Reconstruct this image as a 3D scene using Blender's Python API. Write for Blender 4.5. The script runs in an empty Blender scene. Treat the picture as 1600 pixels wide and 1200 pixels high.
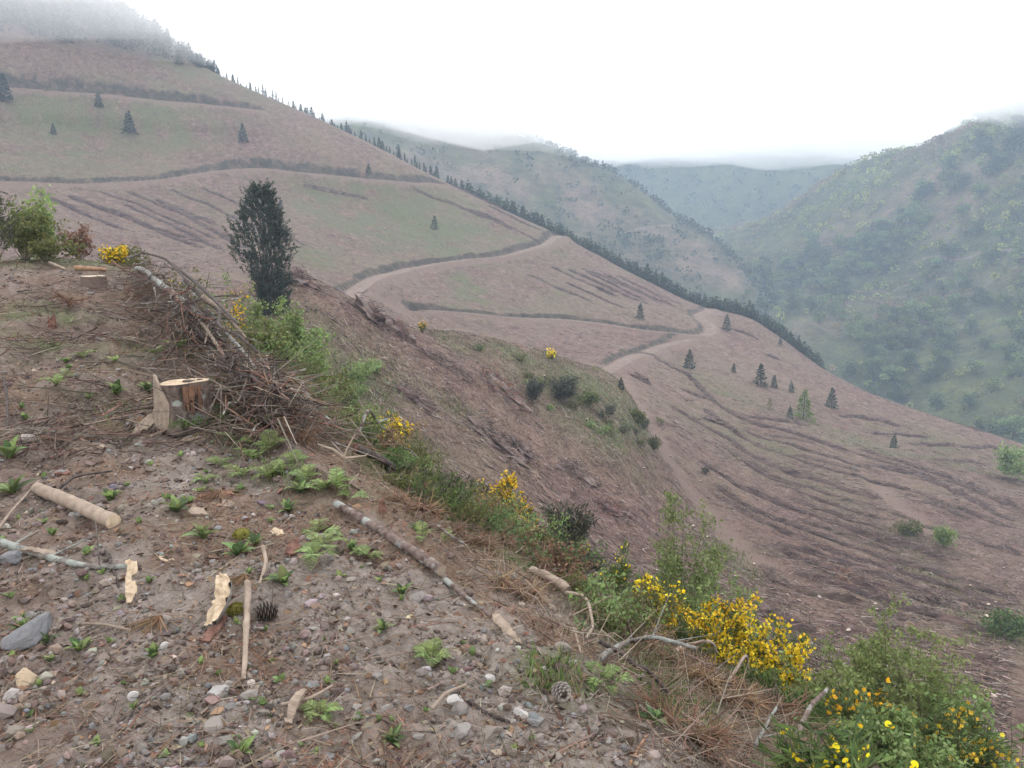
import bpy, math, random
import numpy as np
from mathutils import Vector

# ------------------------------------------------------------------ camera
SC = bpy.context.scene
COL = SC.collection
EYE = 1.6
PITCH = math.radians(10.0)
FPX = 1200.0                      # focal length in pixels of the 1600 px wide photograph
cam_d = bpy.data.cameras.new('camera')
cam = bpy.data.objects.new('camera', cam_d)
COL.objects.link(cam)
cam.location = (0, 0, EYE)
cam.rotation_euler = (math.pi / 2 - PITCH, 0, 0)
cam_d.sensor_width = 36.0
cam_d.lens = 36.0 * FPX / 1600.0
cam_d.clip_start = 0.05
cam_d.clip_end = 9000.0
SC.camera = cam

# ------------------------------------------------------------------ sky, sun, exposure
SUN_EL, SUN_AZ = math.radians(42), math.radians(-6)      # azimuth from +Y towards +X: bright cloud ahead, a little left
world = bpy.data.worlds.new('World')
SC.world = world
world.use_nodes = True
nt = world.node_tree
nt.nodes.clear()
w_out = nt.nodes.new('ShaderNodeOutputWorld')
w_bg = nt.nodes.new('ShaderNodeBackground')
w_sky = nt.nodes.new('ShaderNodeTexSky')
w_sky.sky_type = 'NISHITA'
w_sky.sun_disc = False
w_sky.sun_elevation = SUN_EL
w_sky.sun_rotation = SUN_AZ
w_sky.air_density = 1.0
w_sky.dust_density = 2.0
w_mix = nt.nodes.new('ShaderNodeMix')
w_mix.data_type = 'RGBA'
w_co = nt.nodes.new('ShaderNodeTexCoord')
w_no = nt.nodes.new('ShaderNodeTexNoise')
w_no.inputs['Scale'].default_value = 2.2
w_no.inputs['Detail'].default_value = 4.0
w_ra = nt.nodes.new('ShaderNodeMapRange')
w_ra.inputs['From Min'].default_value = 0.34
w_ra.inputs['From Max'].default_value = 0.60
w_ra.inputs['To Min'].default_value = 0.30
w_ra.inputs['To Max'].default_value = 1.0
nt.links.new(w_co.outputs['Generated'], w_no.inputs['Vector'])
nt.links.new(w_no.outputs['Fac'], w_ra.inputs['Value'])
nt.links.new(w_ra.outputs['Result'], w_mix.inputs['Factor'])
nt.links.new(w_sky.outputs['Color'], w_mix.inputs['A'])
w_mix.inputs['B'].default_value = (9.6, 9.5, 9.5, 1)    # the overcast layer that covers the blue
nt.links.new(w_mix.outputs['Result'], w_bg.inputs['Color'])
w_bg.inputs['Strength'].default_value = 0.15
nt.links.new(w_bg.outputs['Background'], w_out.inputs['Surface'])

sun_d = bpy.data.lights.new('sun', 'SUN')
sun_d.energy = 1.5
sun_d.angle = math.radians(12)
sun_d.color = (1.0, 0.95, 0.88)
sun = bpy.data.objects.new('sun', sun_d)
COL.objects.link(sun)
_sd = Vector((math.sin(SUN_AZ) * math.cos(SUN_EL), math.cos(SUN_AZ) * math.cos(SUN_EL), math.sin(SUN_EL)))
sun.rotation_euler = (-_sd).to_track_quat('-Z', 'Y').to_euler()

SC.view_settings.view_transform = 'Standard'
SC.view_settings.look = 'None'
SC.view_settings.exposure = 0.94
SC.view_settings.gamma = 1.0
SC.view_settings.use_curve_mapping = False
SC.render.engine = 'CYCLES'
cy = SC.cycles
cy.use_denoising = True
cy.max_bounces = 5
cy.diffuse_bounces = 1
cy.glossy_bounces = 1
cy.transmission_bounces = 2
cy.transparent_max_bounces = 6
cy.volume_bounces = 4
cy.use_adaptive_sampling = True
cy.adaptive_threshold = 0.02
cy.caustics_reflective = False
cy.caustics_refractive = False

# ------------------------------------------------------------------ numeric helpers
RNG = np.random.default_rng(7)
random.seed(7)
CP, SP = math.cos(PITCH), math.sin(PITCH)


def ray(u, v):
    """World direction of the photograph's pixel (u, v)."""
    a, b = (u - 800.0) / FPX, (600.0 - v) / FPX
    return np.array([a, CP + b * SP, -SP + b * CP])


def pix(u, v, r):
    """Point on that pixel's ray at horizontal range r metres: (azimuth, range, height)."""
    d = ray(u, v)
    h = math.hypot(d[0], d[1])
    return math.atan2(d[0], d[1]), r, EYE + d[2] * r / h


def project(p):
    p = np.asarray(p, float)
    x, y, z = p[..., 0], p[..., 1], p[..., 2] - EYE
    f = y * CP - z * SP
    up = y * SP + z * CP
    return 800 + FPX * x / f, 600 - FPX * up / f


def hash2(ix, iy, seed):
    n = (ix * 374761393 + iy * 668265263 + seed * 1442695041) & 0x7fffffff
    n = ((n ^ (n >> 13)) * 1274126177) & 0x7fffffff
    n = (n ^ (n >> 16)) & 0xffff
    return n / 65535.0


def vnoise(x, y, seed=0):
    x = np.asarray(x, float); y = np.asarray(y, float)
    ix = np.floor(x).astype(np.int64); iy = np.floor(y).astype(np.int64)
    fx = x - ix; fy = y - iy
    fx = fx * fx * fx * (fx * (fx * 6 - 15) + 10)
    fy = fy * fy * fy * (fy * (fy * 6 - 15) + 10)
    a = hash2(ix, iy, seed); b = hash2(ix + 1, iy, seed)
    c = hash2(ix, iy + 1, seed); d = hash2(ix + 1, iy + 1, seed)
    return (a + (b - a) * fx) * (1 - fy) + (c + (d - c) * fx) * fy - 0.5


def fbm(x, y, seed=0, octaves=4, gain=0.5):
    s = 0.0; a = 1.0; ca, sa = 0.8, 0.6
    for o in range(octaves):
        s = s + a * vnoise(x, y, seed + o * 17)
        x, y = (ca * x - sa * y) * 2.03 + 3.1, (sa * x + ca * y) * 2.03 - 1.7
        a *= gain
    return s


def pchip_slopes(x, y):
    h = np.diff(x, axis=0); d = np.diff(y, axis=0) / h
    m = np.zeros_like(y)
    w1 = 2 * h[1:] + h[:-1]; w2 = h[1:] + 2 * h[:-1]
    ok = (d[:-1] * d[1:]) > 0
    with np.errstate(divide='ignore', invalid='ignore'):
        hm = (w1 + w2) / (w1 / d[:-1] + w2 / d[1:])
    m[1:-1] = np.where(ok, hm, 0.0)
    m[0], m[-1] = d[0], d[-1]
    return m


def hermite(x0, x1, y0, y1, m0, m1, t):
    h = x1 - x0
    t2, t3 = t * t, t * t * t
    return (2 * t3 - 3 * t2 + 1) * y0 + (t3 - 2 * t2 + t) * h * m0 + (-2 * t3 + 3 * t2) * y1 + (t3 - t2) * h * m1


def pchip1(xs, ys, q):
    xs = np.asarray(xs, float); ys = np.asarray(ys, float)
    m = pchip_slopes(xs, ys)
    k = np.clip(np.searchsorted(xs, q) - 1, 0, len(xs) - 2)
    t = (q - xs[k]) / (xs[k + 1] - xs[k])
    r = hermite(xs[k], xs[k + 1], ys[k], ys[k + 1], m[k], m[k + 1], np.clip(t, 0, 1))
    return r


def smooth(a, b, x):
    t = np.clip((x - a) / (b - a), 0, 1)
    return t * t * (3 - 2 * t)


# ------------------------------------------------------------------ mesh helpers
def mesh_from(name, verts, faces, mats=(), smooth_shade=False, cols=None, matidx=None, attrs=None):
    """One mesh from numpy arrays; faces is an (n,3) or (n,4) array or a list of such arrays."""
    verts = np.ascontiguousarray(verts, dtype=np.float32)
    if not isinstance(faces, (list, tuple)):
        faces = [faces]
    faces = [np.asarray(f, dtype=np.int32) for f in faces if len(f)]
    loops = np.concatenate([f.ravel() for f in faces])
    tot = np.concatenate([np.full(len(f), f.shape[1], np.int32) for f in faces])
    start = np.concatenate([[0], np.cumsum(tot)[:-1]]).astype(np.int32)
    me = bpy.data.meshes.new(name)
    me.vertices.add(len(verts)); me.vertices.foreach_set('co', verts.ravel())
    me.loops.add(len(loops)); me.loops.foreach_set('vertex_index', loops)
    me.polygons.add(len(tot)); me.polygons.foreach_set('loop_start', start)
    me.polygons.foreach_set('loop_total', tot)
    for m in mats:
        me.materials.append(m)
    if matidx is not None:
        me.polygons.foreach_set('material_index', np.asarray(matidx, np.int32))
    me.polygons.foreach_set('use_smooth', np.full(len(tot), smooth_shade))
    if cols is not None:
        a = me.color_attributes.new('Col', 'FLOAT_COLOR', 'POINT')
        c = np.ones((len(verts), 4), np.float32); c[:, :cols.shape[1]] = cols
        a.data.foreach_set('color', c.ravel())
    for k, v in (attrs or {}).items():
        a = me.attributes.new(k, 'FLOAT', 'POINT')
        a.data.foreach_set('value', np.ascontiguousarray(v, np.float32))
    me.update(calc_edges=True)
    return me


def link(name, data, parent=None, loc=None, rot=None, scale=None, **props):
    o = bpy.data.objects.new(name, data)
    COL.objects.link(o)
    if parent is not None:
        o.parent = parent
    if loc is not None:
        o.location = loc
    if rot is not None:
        o.rotation_euler = rot
    if scale is not None:
        o.scale = scale if hasattr(scale, '__len__') else (scale,) * 3
    for k, v in props.items():
        if v is not None:
            o[k] = v
    return o


# ------------------------------------------------------------------ materials
def material(name, build, rough=0.9, bump=None, volume=False):
    m = bpy.data.materials.new(name)
    m.use_nodes = True
    n = m.node_tree.nodes
    p = n.get('Principled BSDF')
    p.inputs['Roughness'].default_value = rough
    p.inputs['Specular IOR Level'].default_value = 0.25
    build(m.node_tree, p)
    return m


class NT:
    """Small node-building shorthand."""
    def __init__(self, tree): self.t = tree

    def node(self, kind, **kw):
        n = self.t.nodes.new(kind)
        for k, v in kw.items(): setattr(n, k, v)
        return n

    def link(self, a, b): self.t.links.new(a, b)

    def coord(self, kind='Object'):
        return self.node('ShaderNodeTexCoord').outputs[kind]

    def pos(self): return self.node('ShaderNodeNewGeometry').outputs['Position']

    def mapping(self, vec, scale=(1, 1, 1), rot=(0, 0, 0)):
        n = self.node('ShaderNodeMapping')
        n.inputs['Scale'].default_value = scale; n.inputs['Rotation'].default_value = rot
        self.link(vec, n.inputs['Vector']); return n.outputs['Vector']

    def noise(self, vec, scale, detail=4.0, rough=0.55, dist=0.0):
        n = self.node('ShaderNodeTexNoise')
        n.inputs['Scale'].default_value = scale; n.inputs['Detail'].default_value = detail
        n.inputs['Roughness'].default_value = rough; n.inputs['Distortion'].default_value = dist
        if vec is not None: self.link(vec, n.inputs['Vector'])
        return n.outputs['Fac']

    def voronoi(self, vec, scale, out='Distance', feature='F1'):
        n = self.node('ShaderNodeTexVoronoi', feature=feature)
        n.inputs['Scale'].default_value = scale
        self.link(vec, n.inputs['Vector']); return n.outputs[out]

    def ramp(self, fac, stops):
        n = self.node('ShaderNodeValToRGB')
        e = n.color_ramp.elements
        while len(e) < len(stops): e.new(0.5)
        for i, (p, c) in enumerate(stops):
            e[i].position = p; e[i].color = (*c, 1) if len(c) == 3 else c
        self.link(fac, n.inputs['Fac']); return n.outputs['Color']

    def rng(self, val, a, b, c=0.0, d=1.0):
        n = self.node('ShaderNodeMapRange')
        for k, x in zip(('From Min', 'From Max', 'To Min', 'To Max'), (a, b, c, d)): n.inputs[k].default_value = x
        self.link(val, n.inputs['Value']); return n.outputs['Result']

    def mix(self, fac, a, b, mode='MIX'):
        n = self.node('ShaderNodeMix', data_type='RGBA', blend_type=mode)
        for s, x in (('Factor', fac), ('A', a), ('B', b)):
            if isinstance(x, (int, float)): n.inputs[s].default_value = x
            elif isinstance(x, tuple): n.inputs[s].default_value = (*x, 1) if len(x) == 3 else x
            else: self.link(x, n.inputs[s])
        return n.outputs['Result']

    def math(self, op, a, b=None):
        n = self.node('ShaderNodeMath', operation=op)
        for i, x in enumerate((a, b)):
            if x is None: continue
            if isinstance(x, (int, float)): n.inputs[i].default_value = x
            else: self.link(x, n.inputs[i])
        return n.outputs[0]

    def attr(self, name, out='Fac'):
        n = self.node('ShaderNodeAttribute'); n.attribute_name = name
        return n.outputs[out]

    def bump(self, height, p, dist=0.02, strength=0.6):
        n = self.node('ShaderNodeBump')
        n.inputs['Strength'].default_value = strength; n.inputs['Distance'].default_value = dist
        self.link(height, n.inputs['Height']); self.link(n.outputs['Normal'], p.inputs['Normal'])


def b_near(t, p):
    g = NT(t); c = g.pos()
    n1 = g.noise(c, 0.9, 5, 0.6); n2 = g.noise(c, 9.0, 5, 0.65); n3 = g.noise(c, 60.0, 3, 0.6)
    soil = g.ramp(n2, [(0.25, (0.060, 0.042, 0.032)), (0.5, (0.145, 0.100, 0.081)), (0.75, (0.235, 0.180, 0.150))])
    grey = g.ramp(n2, [(0.25, (0.105, 0.082, 0.068)), (0.5, (0.205, 0.168, 0.143)), (0.78, (0.31, 0.268, 0.235))])
    col = g.mix(g.attr('gravel'), soil, grey)
    col = g.mix(g.rng(n3, 0.35, 0.7, 0.0, 0.5), col, (0.10, 0.075, 0.06))
    needles = g.ramp(n3, [(0.3, (0.095, 0.060, 0.042)), (0.7, (0.21, 0.145, 0.10))])
    col = g.mix(g.attr('needles'), col, needles)
    moss = g.ramp(n3, [(0.3, (0.045, 0.065, 0.022)), (0.7, (0.12, 0.15, 0.055))])
    col = g.mix(g.attr('green'), col, moss)
    g.link(col, p.inputs['Base Color'])
    h = g.math('ADD', g.math('MULTIPLY', n2, 1.0), g.math('MULTIPLY', n3, 0.35))
    g.bump(h, p, 0.05, 0.9)


def b_slope(t, p):
    g = NT(t); c = g.pos()
    # the ground after clear-felling: brown-violet needle litter, grey sticks, patches of new grass
    s = g.mapping(c, (1.0, 0.8, 0.9), (0, 0, 0.5))
    n1 = g.noise(c, 0.045, 4, 0.6); n2 = g.noise(s, 0.55, 6, 0.72, 0.6); n3 = g.noise(s, 4.0, 5, 0.75, 0.4)
    brown = g.ramp(n2, [(0.28, (0.036, 0.022, 0.017)), (0.43, (0.112, 0.062, 0.049)), (0.57, (0.190, 0.112, 0.089)), (0.75, (0.315, 0.225, 0.185))])
    tan = g.ramp(n2, [(0.25, (0.085, 0.055, 0.036)), (0.5, (0.170, 0.118, 0.080)), (0.8, (0.27, 0.205, 0.15))])
    col = g.mix(g.rng(n1, 0.40, 0.62), brown, tan)
    grass = g.ramp(n3, [(0.25, (0.055, 0.070, 0.028)), (0.55, (0.110, 0.130, 0.050)), (0.8, (0.18, 0.185, 0.085))])
    gm = g.math('MULTIPLY', g.attr('green'), g.rng(n2, 0.30, 0.55, 0.35, 1.0))
    col = g.mix(gm, col, grass)
    col = g.mix(g.rng(n3, 0.55, 0.8, 0.0, 0.45), col, (0.33, 0.29, 0.25))
    col = g.mix(g.rng(n3, 0.46, 0.28, 0.0, 0.75), col, (0.05, 0.034, 0.028))
    kA = g.noise(g.mapping(c, (2.6, 6.5, 4.0), (0, 0, 0.9)), 1.0, 3, 0.6); kB = g.noise(g.mapping(c, (6.0, 2.4, 4.0), (0, 0, 0.1)), 1.0, 3, 0.6)
    col = g.mix(g.rng(kA, 0.58, 0.66, 0.0, 0.6), col, (0.34, 0.27, 0.215))
    col = g.mix(g.rng(kB, 0.44, 0.36, 0.0, 0.75), col, (0.052, 0.034, 0.030))
    col = g.mix(g.rng(kB, 0.60, 0.68, 0.0, 0.5), col, (0.27, 0.175, 0.125))
    soil = g.ramp(n3, [(0.3, (0.15, 0.098, 0.076)), (0.7, (0.25, 0.178, 0.142))])
    col = g.mix(g.attr('bare'), col, soil)
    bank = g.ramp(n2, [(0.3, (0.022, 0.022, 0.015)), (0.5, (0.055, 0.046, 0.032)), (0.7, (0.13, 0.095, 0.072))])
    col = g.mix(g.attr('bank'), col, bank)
    g.link(col, p.inputs['Base Color'])
    h = g.math('ADD', n2, g.math('MULTIPLY', n3, 0.4))
    g.bump(h, p, 0.7, 0.9)


def b_far(greenness):
    def f(t, p):
        g = NT(t); c = g.pos()
        n1 = g.noise(c, 0.012, 5, 0.6); n2 = g.noise(c, 0.07, 5, 0.65); n3 = g.noise(c, 0.35, 4, 0.7)
        green = g.ramp(n2, [(0.25, (0.030, 0.038, 0.013)), (0.5, (0.072, 0.082, 0.024)), (0.75, (0.145, 0.15, 0.042))])
        brown = g.ramp(n2, [(0.3, (0.12, 0.075, 0.05)), (0.7, (0.25, 0.17, 0.11))])
        col = g.mix(g.math('MULTIPLY', g.attr('clearing'), g.rng(n2, 0.3, 0.55, 0.3, 1.0)), green, brown)
        col = g.mix(g.rng(n3, 0.5, 0.3, 0.0, 0.7), col, (0.028, 0.035, 0.018))
        g.link(col, p.inputs['Base Color'])
        g.bump(g.math('ADD', n2, g.math('MULTIPLY', n3, 0.4)), p, 5.0, 0.8)
    return f


M_NEAR = material('stony_soil', b_near, 0.95)
M_SLOPE = material('felled_slope', b_slope, 0.95)
M_FAR = material('wooded_slope', b_far(1), 0.95)

# ------------------------------------------------------------------ terrain of the camera's hillside
# Each feature line runs across the view; a point is (u, v, range) for a place seen in the photograph
# or ('h', u, range, height) for ground hidden behind nearer ground.


def line(pts):
    out = []
    for p in pts:
        if p[0] == 'h':
            d = ray(p[1], 600); out.append((math.atan2(d[0], d[1]), p[2], p[3]))
        else:
            out.append(pix(*p))
    out.sort()
    az, r, z = np.array(out).T
    return az, r, z


L_EDGE = line([('h', -900, 26, 2.6), ('h', -400, 24, 2.0), (0, 402, 21), (120, 400, 21), (215, 424, 19), (262, 470, 13), (330, 560, 8.8),
               (430, 665, 6.3), (560, 800, 4.55), (690, 905, 3.65), (820, 1005, 3.05), (1010, 1200, 2.28),
               ('h', 1300, 1.9, -0.15), ('h', 1700, 1.8, -0.2), ('h', 2500, 1.8, -0.2)])
L_BANK = line([('h', -900, 40, 1), ('h', -400, 36, 0.3), ('h', 0, 32, -0.9), ('h', 215, 26, -1.3), ('h', 330, 17, -1.2), (440, 600, 13), (590, 705, 9.0),
               (700, 800, 7.0), (860, 885, 6.0), (1000, 985, 5.2), (1150, 1080, 4.7), (1300, 1170, 4.3), (1450, 1230, 4.2), ('h', 1700, 4.2, -1.6), ('h', 2500, 4.2, -1.8)])
L_M0 = line([('h', -900, 60, -2), ('h', -400, 55, -2), ('h', 0, 52, -3.6), ('h', 215, 52, -4.2), ('h', 330, 52, -5.0), (450, 570, 52), (600, 690, 47.5), (750, 800, 44), (900, 905, 40), (1050, 975, 38),
             (1200, 1040, 36), (1400, 1110, 35), (1600, 1180, 34), ('h', 1900, 34, -19), ('h', 2500, 34, -24)])
L_M1 = line([('h', -900, 75, -2), ('h', -400, 70, -2), ('h', 0, 64, -3.6), ('h', 215, 62, -3.6), ('h', 330, 62, -3.8), (450, 490, 62), (600, 600, 58), (750, 700, 56), (900, 790, 57), (1050, 860, 59), (1200, 905, 60),
             (1400, 970, 57), (1600, 1030, 54), ('h', 1900, 54, -27), ('h', 2500, 54, -36)])
L_C = line([('h', -900, 95, -2), ('h', -400, 85, -2), ('h', 0, 78, -3.0), ('h', 215, 74, -2.6), ('h', 330, 72, -2.2), (455, 428, 71), (520, 455, 72), (640, 508, 76), (760, 531, 84), (860, 557, 92), (960, 592, 99),
            (1030, 690, 98), (1100, 775, 91), (1200, 820, 88), (1400, 880, 84), (1600, 940, 78), ('h', 1900, 78, -35), ('h', 2500, 78, -48)])
L_D0 = line([('h', -900, 170, 2), ('h', -400, 165, 0), (0, 400, 155), (300, 432, 152), (455, 445, 152), (560, 472, 158), (640, 515, 166), (760, 538, 170), (860, 562, 166), (960, 584, 158), (1030, 622, 152),
             (1100, 660, 150), (1200, 700, 145), (1400, 752, 138), (1600, 805, 128), ('h', 1900, 128, -45), ('h', 2500, 128, -62)])
L_D1 = line([('h', -900, 215, 10), ('h', -400, 212, 14), (0, 335, 205), (300, 385, 198), (455, 405, 196), (560, 435, 194), (640, 452, 204), (760, 472, 214), (860, 492, 218), (960, 524, 214), (1030, 545, 212), (1100, 568, 208),
             (1200, 610, 196), (1400, 690, 182), (1600, 750, 166), ('h', 1900, 166, -56), ('h', 2500, 166, -76)])
L_D2 = line([('h', -900, 290, 52), ('h', -400, 288, 56), (0, 205, 285), (300, 262, 282), (560, 335, 272), (760, 392, 266), (880, 425, 262), (960, 455, 258), (1030, 485, 254), (1100, 523, 246), (1200, 568, 236),
             (1400, 650, 214), (1600, 718, 198), ('h', 1900, 198, -64), ('h', 2500, 198, -88)])
L_SK = line([('h', -900, 420, 130), ('h', -400, 410, 128), (0, -30, 400), (180, 34, 390), (350, 124, 368), (540, 206, 350), (700, 288, 334), (880, 370, 318), (1000, 432, 304), (1100, 478, 294), (1160, 492, 288), (1300, 584, 270),
             (1450, 652, 252), (1600, 698, 238), ('h', 1900, 230, -74), ('h', 2500, 225, -100)])


def f_at(L, az):
    return np.exp(pchip1(L[0], np.log(L[1]), az)), pchip1(L[0], L[2], az)


uu = np.concatenate([np.linspace(-900, -72, 34), np.arange(-60, 1661, 4.3), np.linspace(1672, 2500, 34)])
AZ = np.arctan2((uu - 800) / FPX, CP)
feat = []
r0 = np.full_like(AZ, 0.7); z0 = np.zeros_like(AZ)
feat.append((r0, z0))
er, ez = f_at(L_EDGE, AZ)
s1r = np.minimum(er * 0.72, 5.0)
zshelf = np.interp(AZ, [math.radians(a) for a in (-60, -30, -20, -10, 0, 40)], [0.10, 0.08, 0.06, 0.02, -0.03, -0.06])
feat.append((s1r, zshelf * np.clip(s1r / 4, 0, 1)))
# a second shelf line further out on the left, where the bench climbs gently
s2r = np.sqrt(s1r * er)
e10 = np.clip((er - 5) / 14, 0, 1)
feat.append((s2r, ez * (0.30 * e10 + 0.5 * (1 - e10))))
feat.append((er, ez))
br, bz = f_at(L_BANK, AZ)
feat.append((br, bz))
m0r, m0z = f_at(L_M0, AZ)


def hidden(ra, za, rb, zb, w=0.5, f=1.06, extra=0.3):
    r = np.exp(np.log(ra) * (1 - w) + np.log(rb) * w)
    t = np.maximum((EYE - za) / ra, (EYE - zb) / rb)
    return r, EYE - t * r * np.where(t > 0, f, 2 - f) - extra


feat.append(hidden(br, bz, m0r, m0z, 0.5, 1.06, 0.5))
feat.append((m0r, m0z))
feat.append(f_at(L_M1, AZ))
cr, cz = f_at(L_C, AZ)
feat.append((cr, cz))
d0r, d0z = f_at(L_D0, AZ)
hr, hz = hidden(cr, cz, d0r, d0z, 0.5, 1.03, 3.0)
# where the small spur has died out (right of the track) the ground simply runs on
azs = np.arctan2((np.array([960, 1060]) - 800) / FPX, CP)
k = smooth(azs[0], azs[1], AZ)
lr, lz = hr, cz + (d0z - cz) * (hr - cr) / (d0r - cr)
feat.append((hr, hz * (1 - k) + lz * k))
feat.append((d0r, d0z))
feat.append(f_at(L_D1, AZ)); feat.append(f_at(L_D2, AZ))
sr, sz = f_at(L_SK, AZ)
feat.append((sr, sz))
feat.append((sr * 1.10, sz - 14))
feat.append((sr * 1.40, sz - 80))
NSUB = [215, 52, 50, 62, 8, 16, 62, 66, 26, 28, 76, 76, 66, 10, 5]

FR = np.array([f[0] for f in feat]); FZ = np.array([f[1] for f in feat])
LR = np.log(FR)
# height follows range linearly between far features, so slopes stay straight rather than bulging
MS = pchip_slopes(LR, FZ)
rows_r, rows_z, rows_k = [], [], []
for i, n in enumerate(NSUB):
    for j in range(n):
        t = j / n
        rows_r.append(np.exp(LR[i] + (LR[i + 1] - LR[i]) * t))
        rows_z.append(hermite(LR[i], LR[i + 1], FZ[i], FZ[i + 1], MS[i], MS[i + 1], t))
        rows_k.append(i + t)
rows_r.append(FR[-1]); rows_z.append(FZ[-1]); rows_k.append(len(NSUB))
GR = np.array(rows_r); GZ = np.array(rows_z); GK = np.array(rows_k)
GX = GR * np.sin(AZ)[None]; GY = GR * np.cos(AZ)[None]
GZ_BASE = GZ.copy()


def relief(x, y, r, kk):
    """Uneven ground: clods and ruts on the bench, hummocks on the slopes."""
    near = 1 - smooth(7, 26, r)
    d = near * (0.055 * fbm(x * 1.6, y * 1.6, 3, 3) + 0.045 * fbm(x * 6, y * 6, 5, 3)
                + 0.022 * fbm(x * 19, y * 19, 9, 3))
    d = d * smooth(0.7, 2.0, r)
    d = d + smooth(4.5, 9, r) * (1 - smooth(24, 40, r)) * (0.16 * fbm(x * 0.9, y * 0.9, 13, 3) + 0.09 * fbm(x * 3.1, y * 3.1, 15, 3))
    far = smooth(9, 40, r)
    a = 0.5 * x + 0.87 * y; b = 0.87 * x - 0.5 * y
    d = d + far * (0.55 * fbm(x / 7, y / 7, 21, 4) + 0.16 * fbm(x / 1.6, y / 1.6, 23, 3))
    d = d + smooth(120, 220, r) * (1.9 * fbm(a / 26, b / 60, 31, 3))
    return d


GZ = GZ + relief(GX, GY, GR, GK[:, None]) * (1 - 0.6 * np.exp(-((GK[:, None] - 13) / 0.25) ** 2))

NR, NC = GR.shape
LOGR = np.log(GR)


def sample(grid, x, y):
    """Bilinear look-up on the hillside grid at world x, y (arrays)."""
    x = np.atleast_1d(np.asarray(x, float)); y = np.atleast_1d(np.asarray(y, float))
    az = np.arctan2(x, y); lr = np.log(np.maximum(np.hypot(x, y), 1e-3))
    c = np.clip(np.interp(az, AZ, np.arange(NC)), 0, NC - 1.001)
    i = c.astype(int); f = c - i
    out = 0
    for ii, w in ((i, 1 - f), (i + 1, f)):
        lo = np.zeros(len(x), int); hi = np.full(len(x), NR - 1)
        while np.any(hi - lo > 1):
            mid = (lo + hi) // 2
            g = LOGR[mid, ii] <= lr
            lo = np.where(g & (hi - lo > 1), mid, lo); hi = np.where(~g & (hi - lo > 1), mid, hi)
        t = np.clip((lr - LOGR[lo, ii]) / (LOGR[lo + 1, ii] - LOGR[lo, ii]), 0, 1)
        out = out + w * (grid[lo, ii] * (1 - t) + grid[lo + 1, ii] * t)
    return out


def height(x, y):
    return sample(GZ, x, y)


_S = np.concatenate([np.exp(np.linspace(math.log(1.0), math.log(460), 5000))])


def at(u, v, rmin=0.0, rmax=1e9):
    """First point of the hillside that the photograph shows at pixel (u, v), beyond rmin."""
    d = ray(u, v); h = math.hypot(d[0], d[1])
    s = _S[(_S > rmin) & (_S < rmax)] / h
    x, y, z = d[0] * s, d[1] * s, EYE + d[2] * s
    g = height(x, y)
    hit = np.nonzero(z <= g)[0]
    if len(hit) == 0:
        i = int(np.argmin(z - g))
    else:
        i = int(hit[0])
    return np.array([x[i], y[i], g[i]])


def slope_normal(x, y, e=0.3):
    hx = float(height(x + e, y)[0] - height(x - e, y)[0]) / (2 * e)
    hy = float(height(x, y + e)[0] - height(x, y - e)[0]) / (2 * e)
    return Vector((-hx, -hy, 1)).normalized()

# ------------------------------------------------------------------ forest roads cut into the slope
def trace(pts, rmin, step=1.0):
    """Pixel polyline -> ground path, resampled every `step` metres with smoothed heights."""
    P = np.array([at(u, v, rmin) for u, v in pts])
    seg = np.hypot(np.diff(P[:, 0]), np.diff(P[:, 1]))
    s = np.concatenate([[0], np.cumsum(np.maximum(seg, 1e-3))])
    q = np.arange(0, s[-1], step)
    x = pchip1(s, P[:, 0], q); y = pchip1(s, P[:, 1], q)
    w = max(3, int(14 / step)) | 1
    ker = np.hanning(w + 2)[1:-1]; ker /= ker.sum()
    sm = lambda a: np.convolve(np.pad(a, w // 2, mode='edge'), ker, 'valid')
    x, y = sm(x), sm(y)
    z = sm(sm(height(x, y)))
    return np.stack([x, y, z], 1)


ROADS = [
    ('dirt_road', [(528, 474), (540, 466), (560, 452), (592, 433), (640, 419), (700, 411), (770, 404), (820, 392), (858, 380), (878, 368)], 150, 2.3, 'brown forest road climbing across the felled slope to the skyline'),
    ('dirt_road', [(940, 586), (963, 574), (985, 560), (1020, 548), (1060, 535), (1098, 525), (1112, 514), (1104, 503), (1092, 497), (1106, 488), (1112, 480)], 135, 2.3, 'pale forest road with a hairpin on the nose of the spur'),
    ('dirt_road', [(1092, 526), (1060, 522), (1030, 519), (960, 509), (900, 501), (840, 498), (760, 492), (690, 486), (650, 483)], 150, 2.0, 'level forest road running left from the hairpin across the slope'),
    ('dirt_road', [(-80, 280), (0, 284), (80, 288), (150, 288), (230, 283), (300, 274), (350, 267), (400, 263), (440, 267), (500, 273), (560, 279), (620, 284), (700, 291)], 150, 2.2, 'upper forest road crossing the hillside above the dark tree'),
    ('dirt_road', [(-80, 133), (0, 137), (60, 142), (130, 146), (200, 153), (280, 161), (340, 167), (410, 174)], 150, 1.8, 'highest track just under the misty wood on the ridge'),
]
A_BANK = np.zeros_like(GZ); A_BARE = np.zeros_like(GZ)
road_paths = []
for nm, pts, rmin, hw, lab in ROADS:
    road_paths.append(trace(pts, rmin))


def near_path(path, reach, rmin=100.0):
    rows = np.nonzero(GR.max(1) > rmin)[0]
    X, Y = GX[rows], GY[rows]
    d2 = np.full(X.shape, 1e9)
    for p in path[::6]:
        d2 = np.minimum(d2, (X - p[0]) ** 2 + (Y - p[1]) ** 2)
    ii = np.nonzero(d2 < (reach + 6) ** 2)
    x, y = X[ii], Y[ii]
    best = np.full(len(x), 1e9); zc = np.zeros(len(x))
    for p in path:
        d = (x - p[0]) ** 2 + (y - p[1]) ** 2
        m = d < best
        best[m] = d[m]; zc[m] = p[2]
    return (rows[ii[0]], ii[1]), np.sqrt(best), zc


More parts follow.
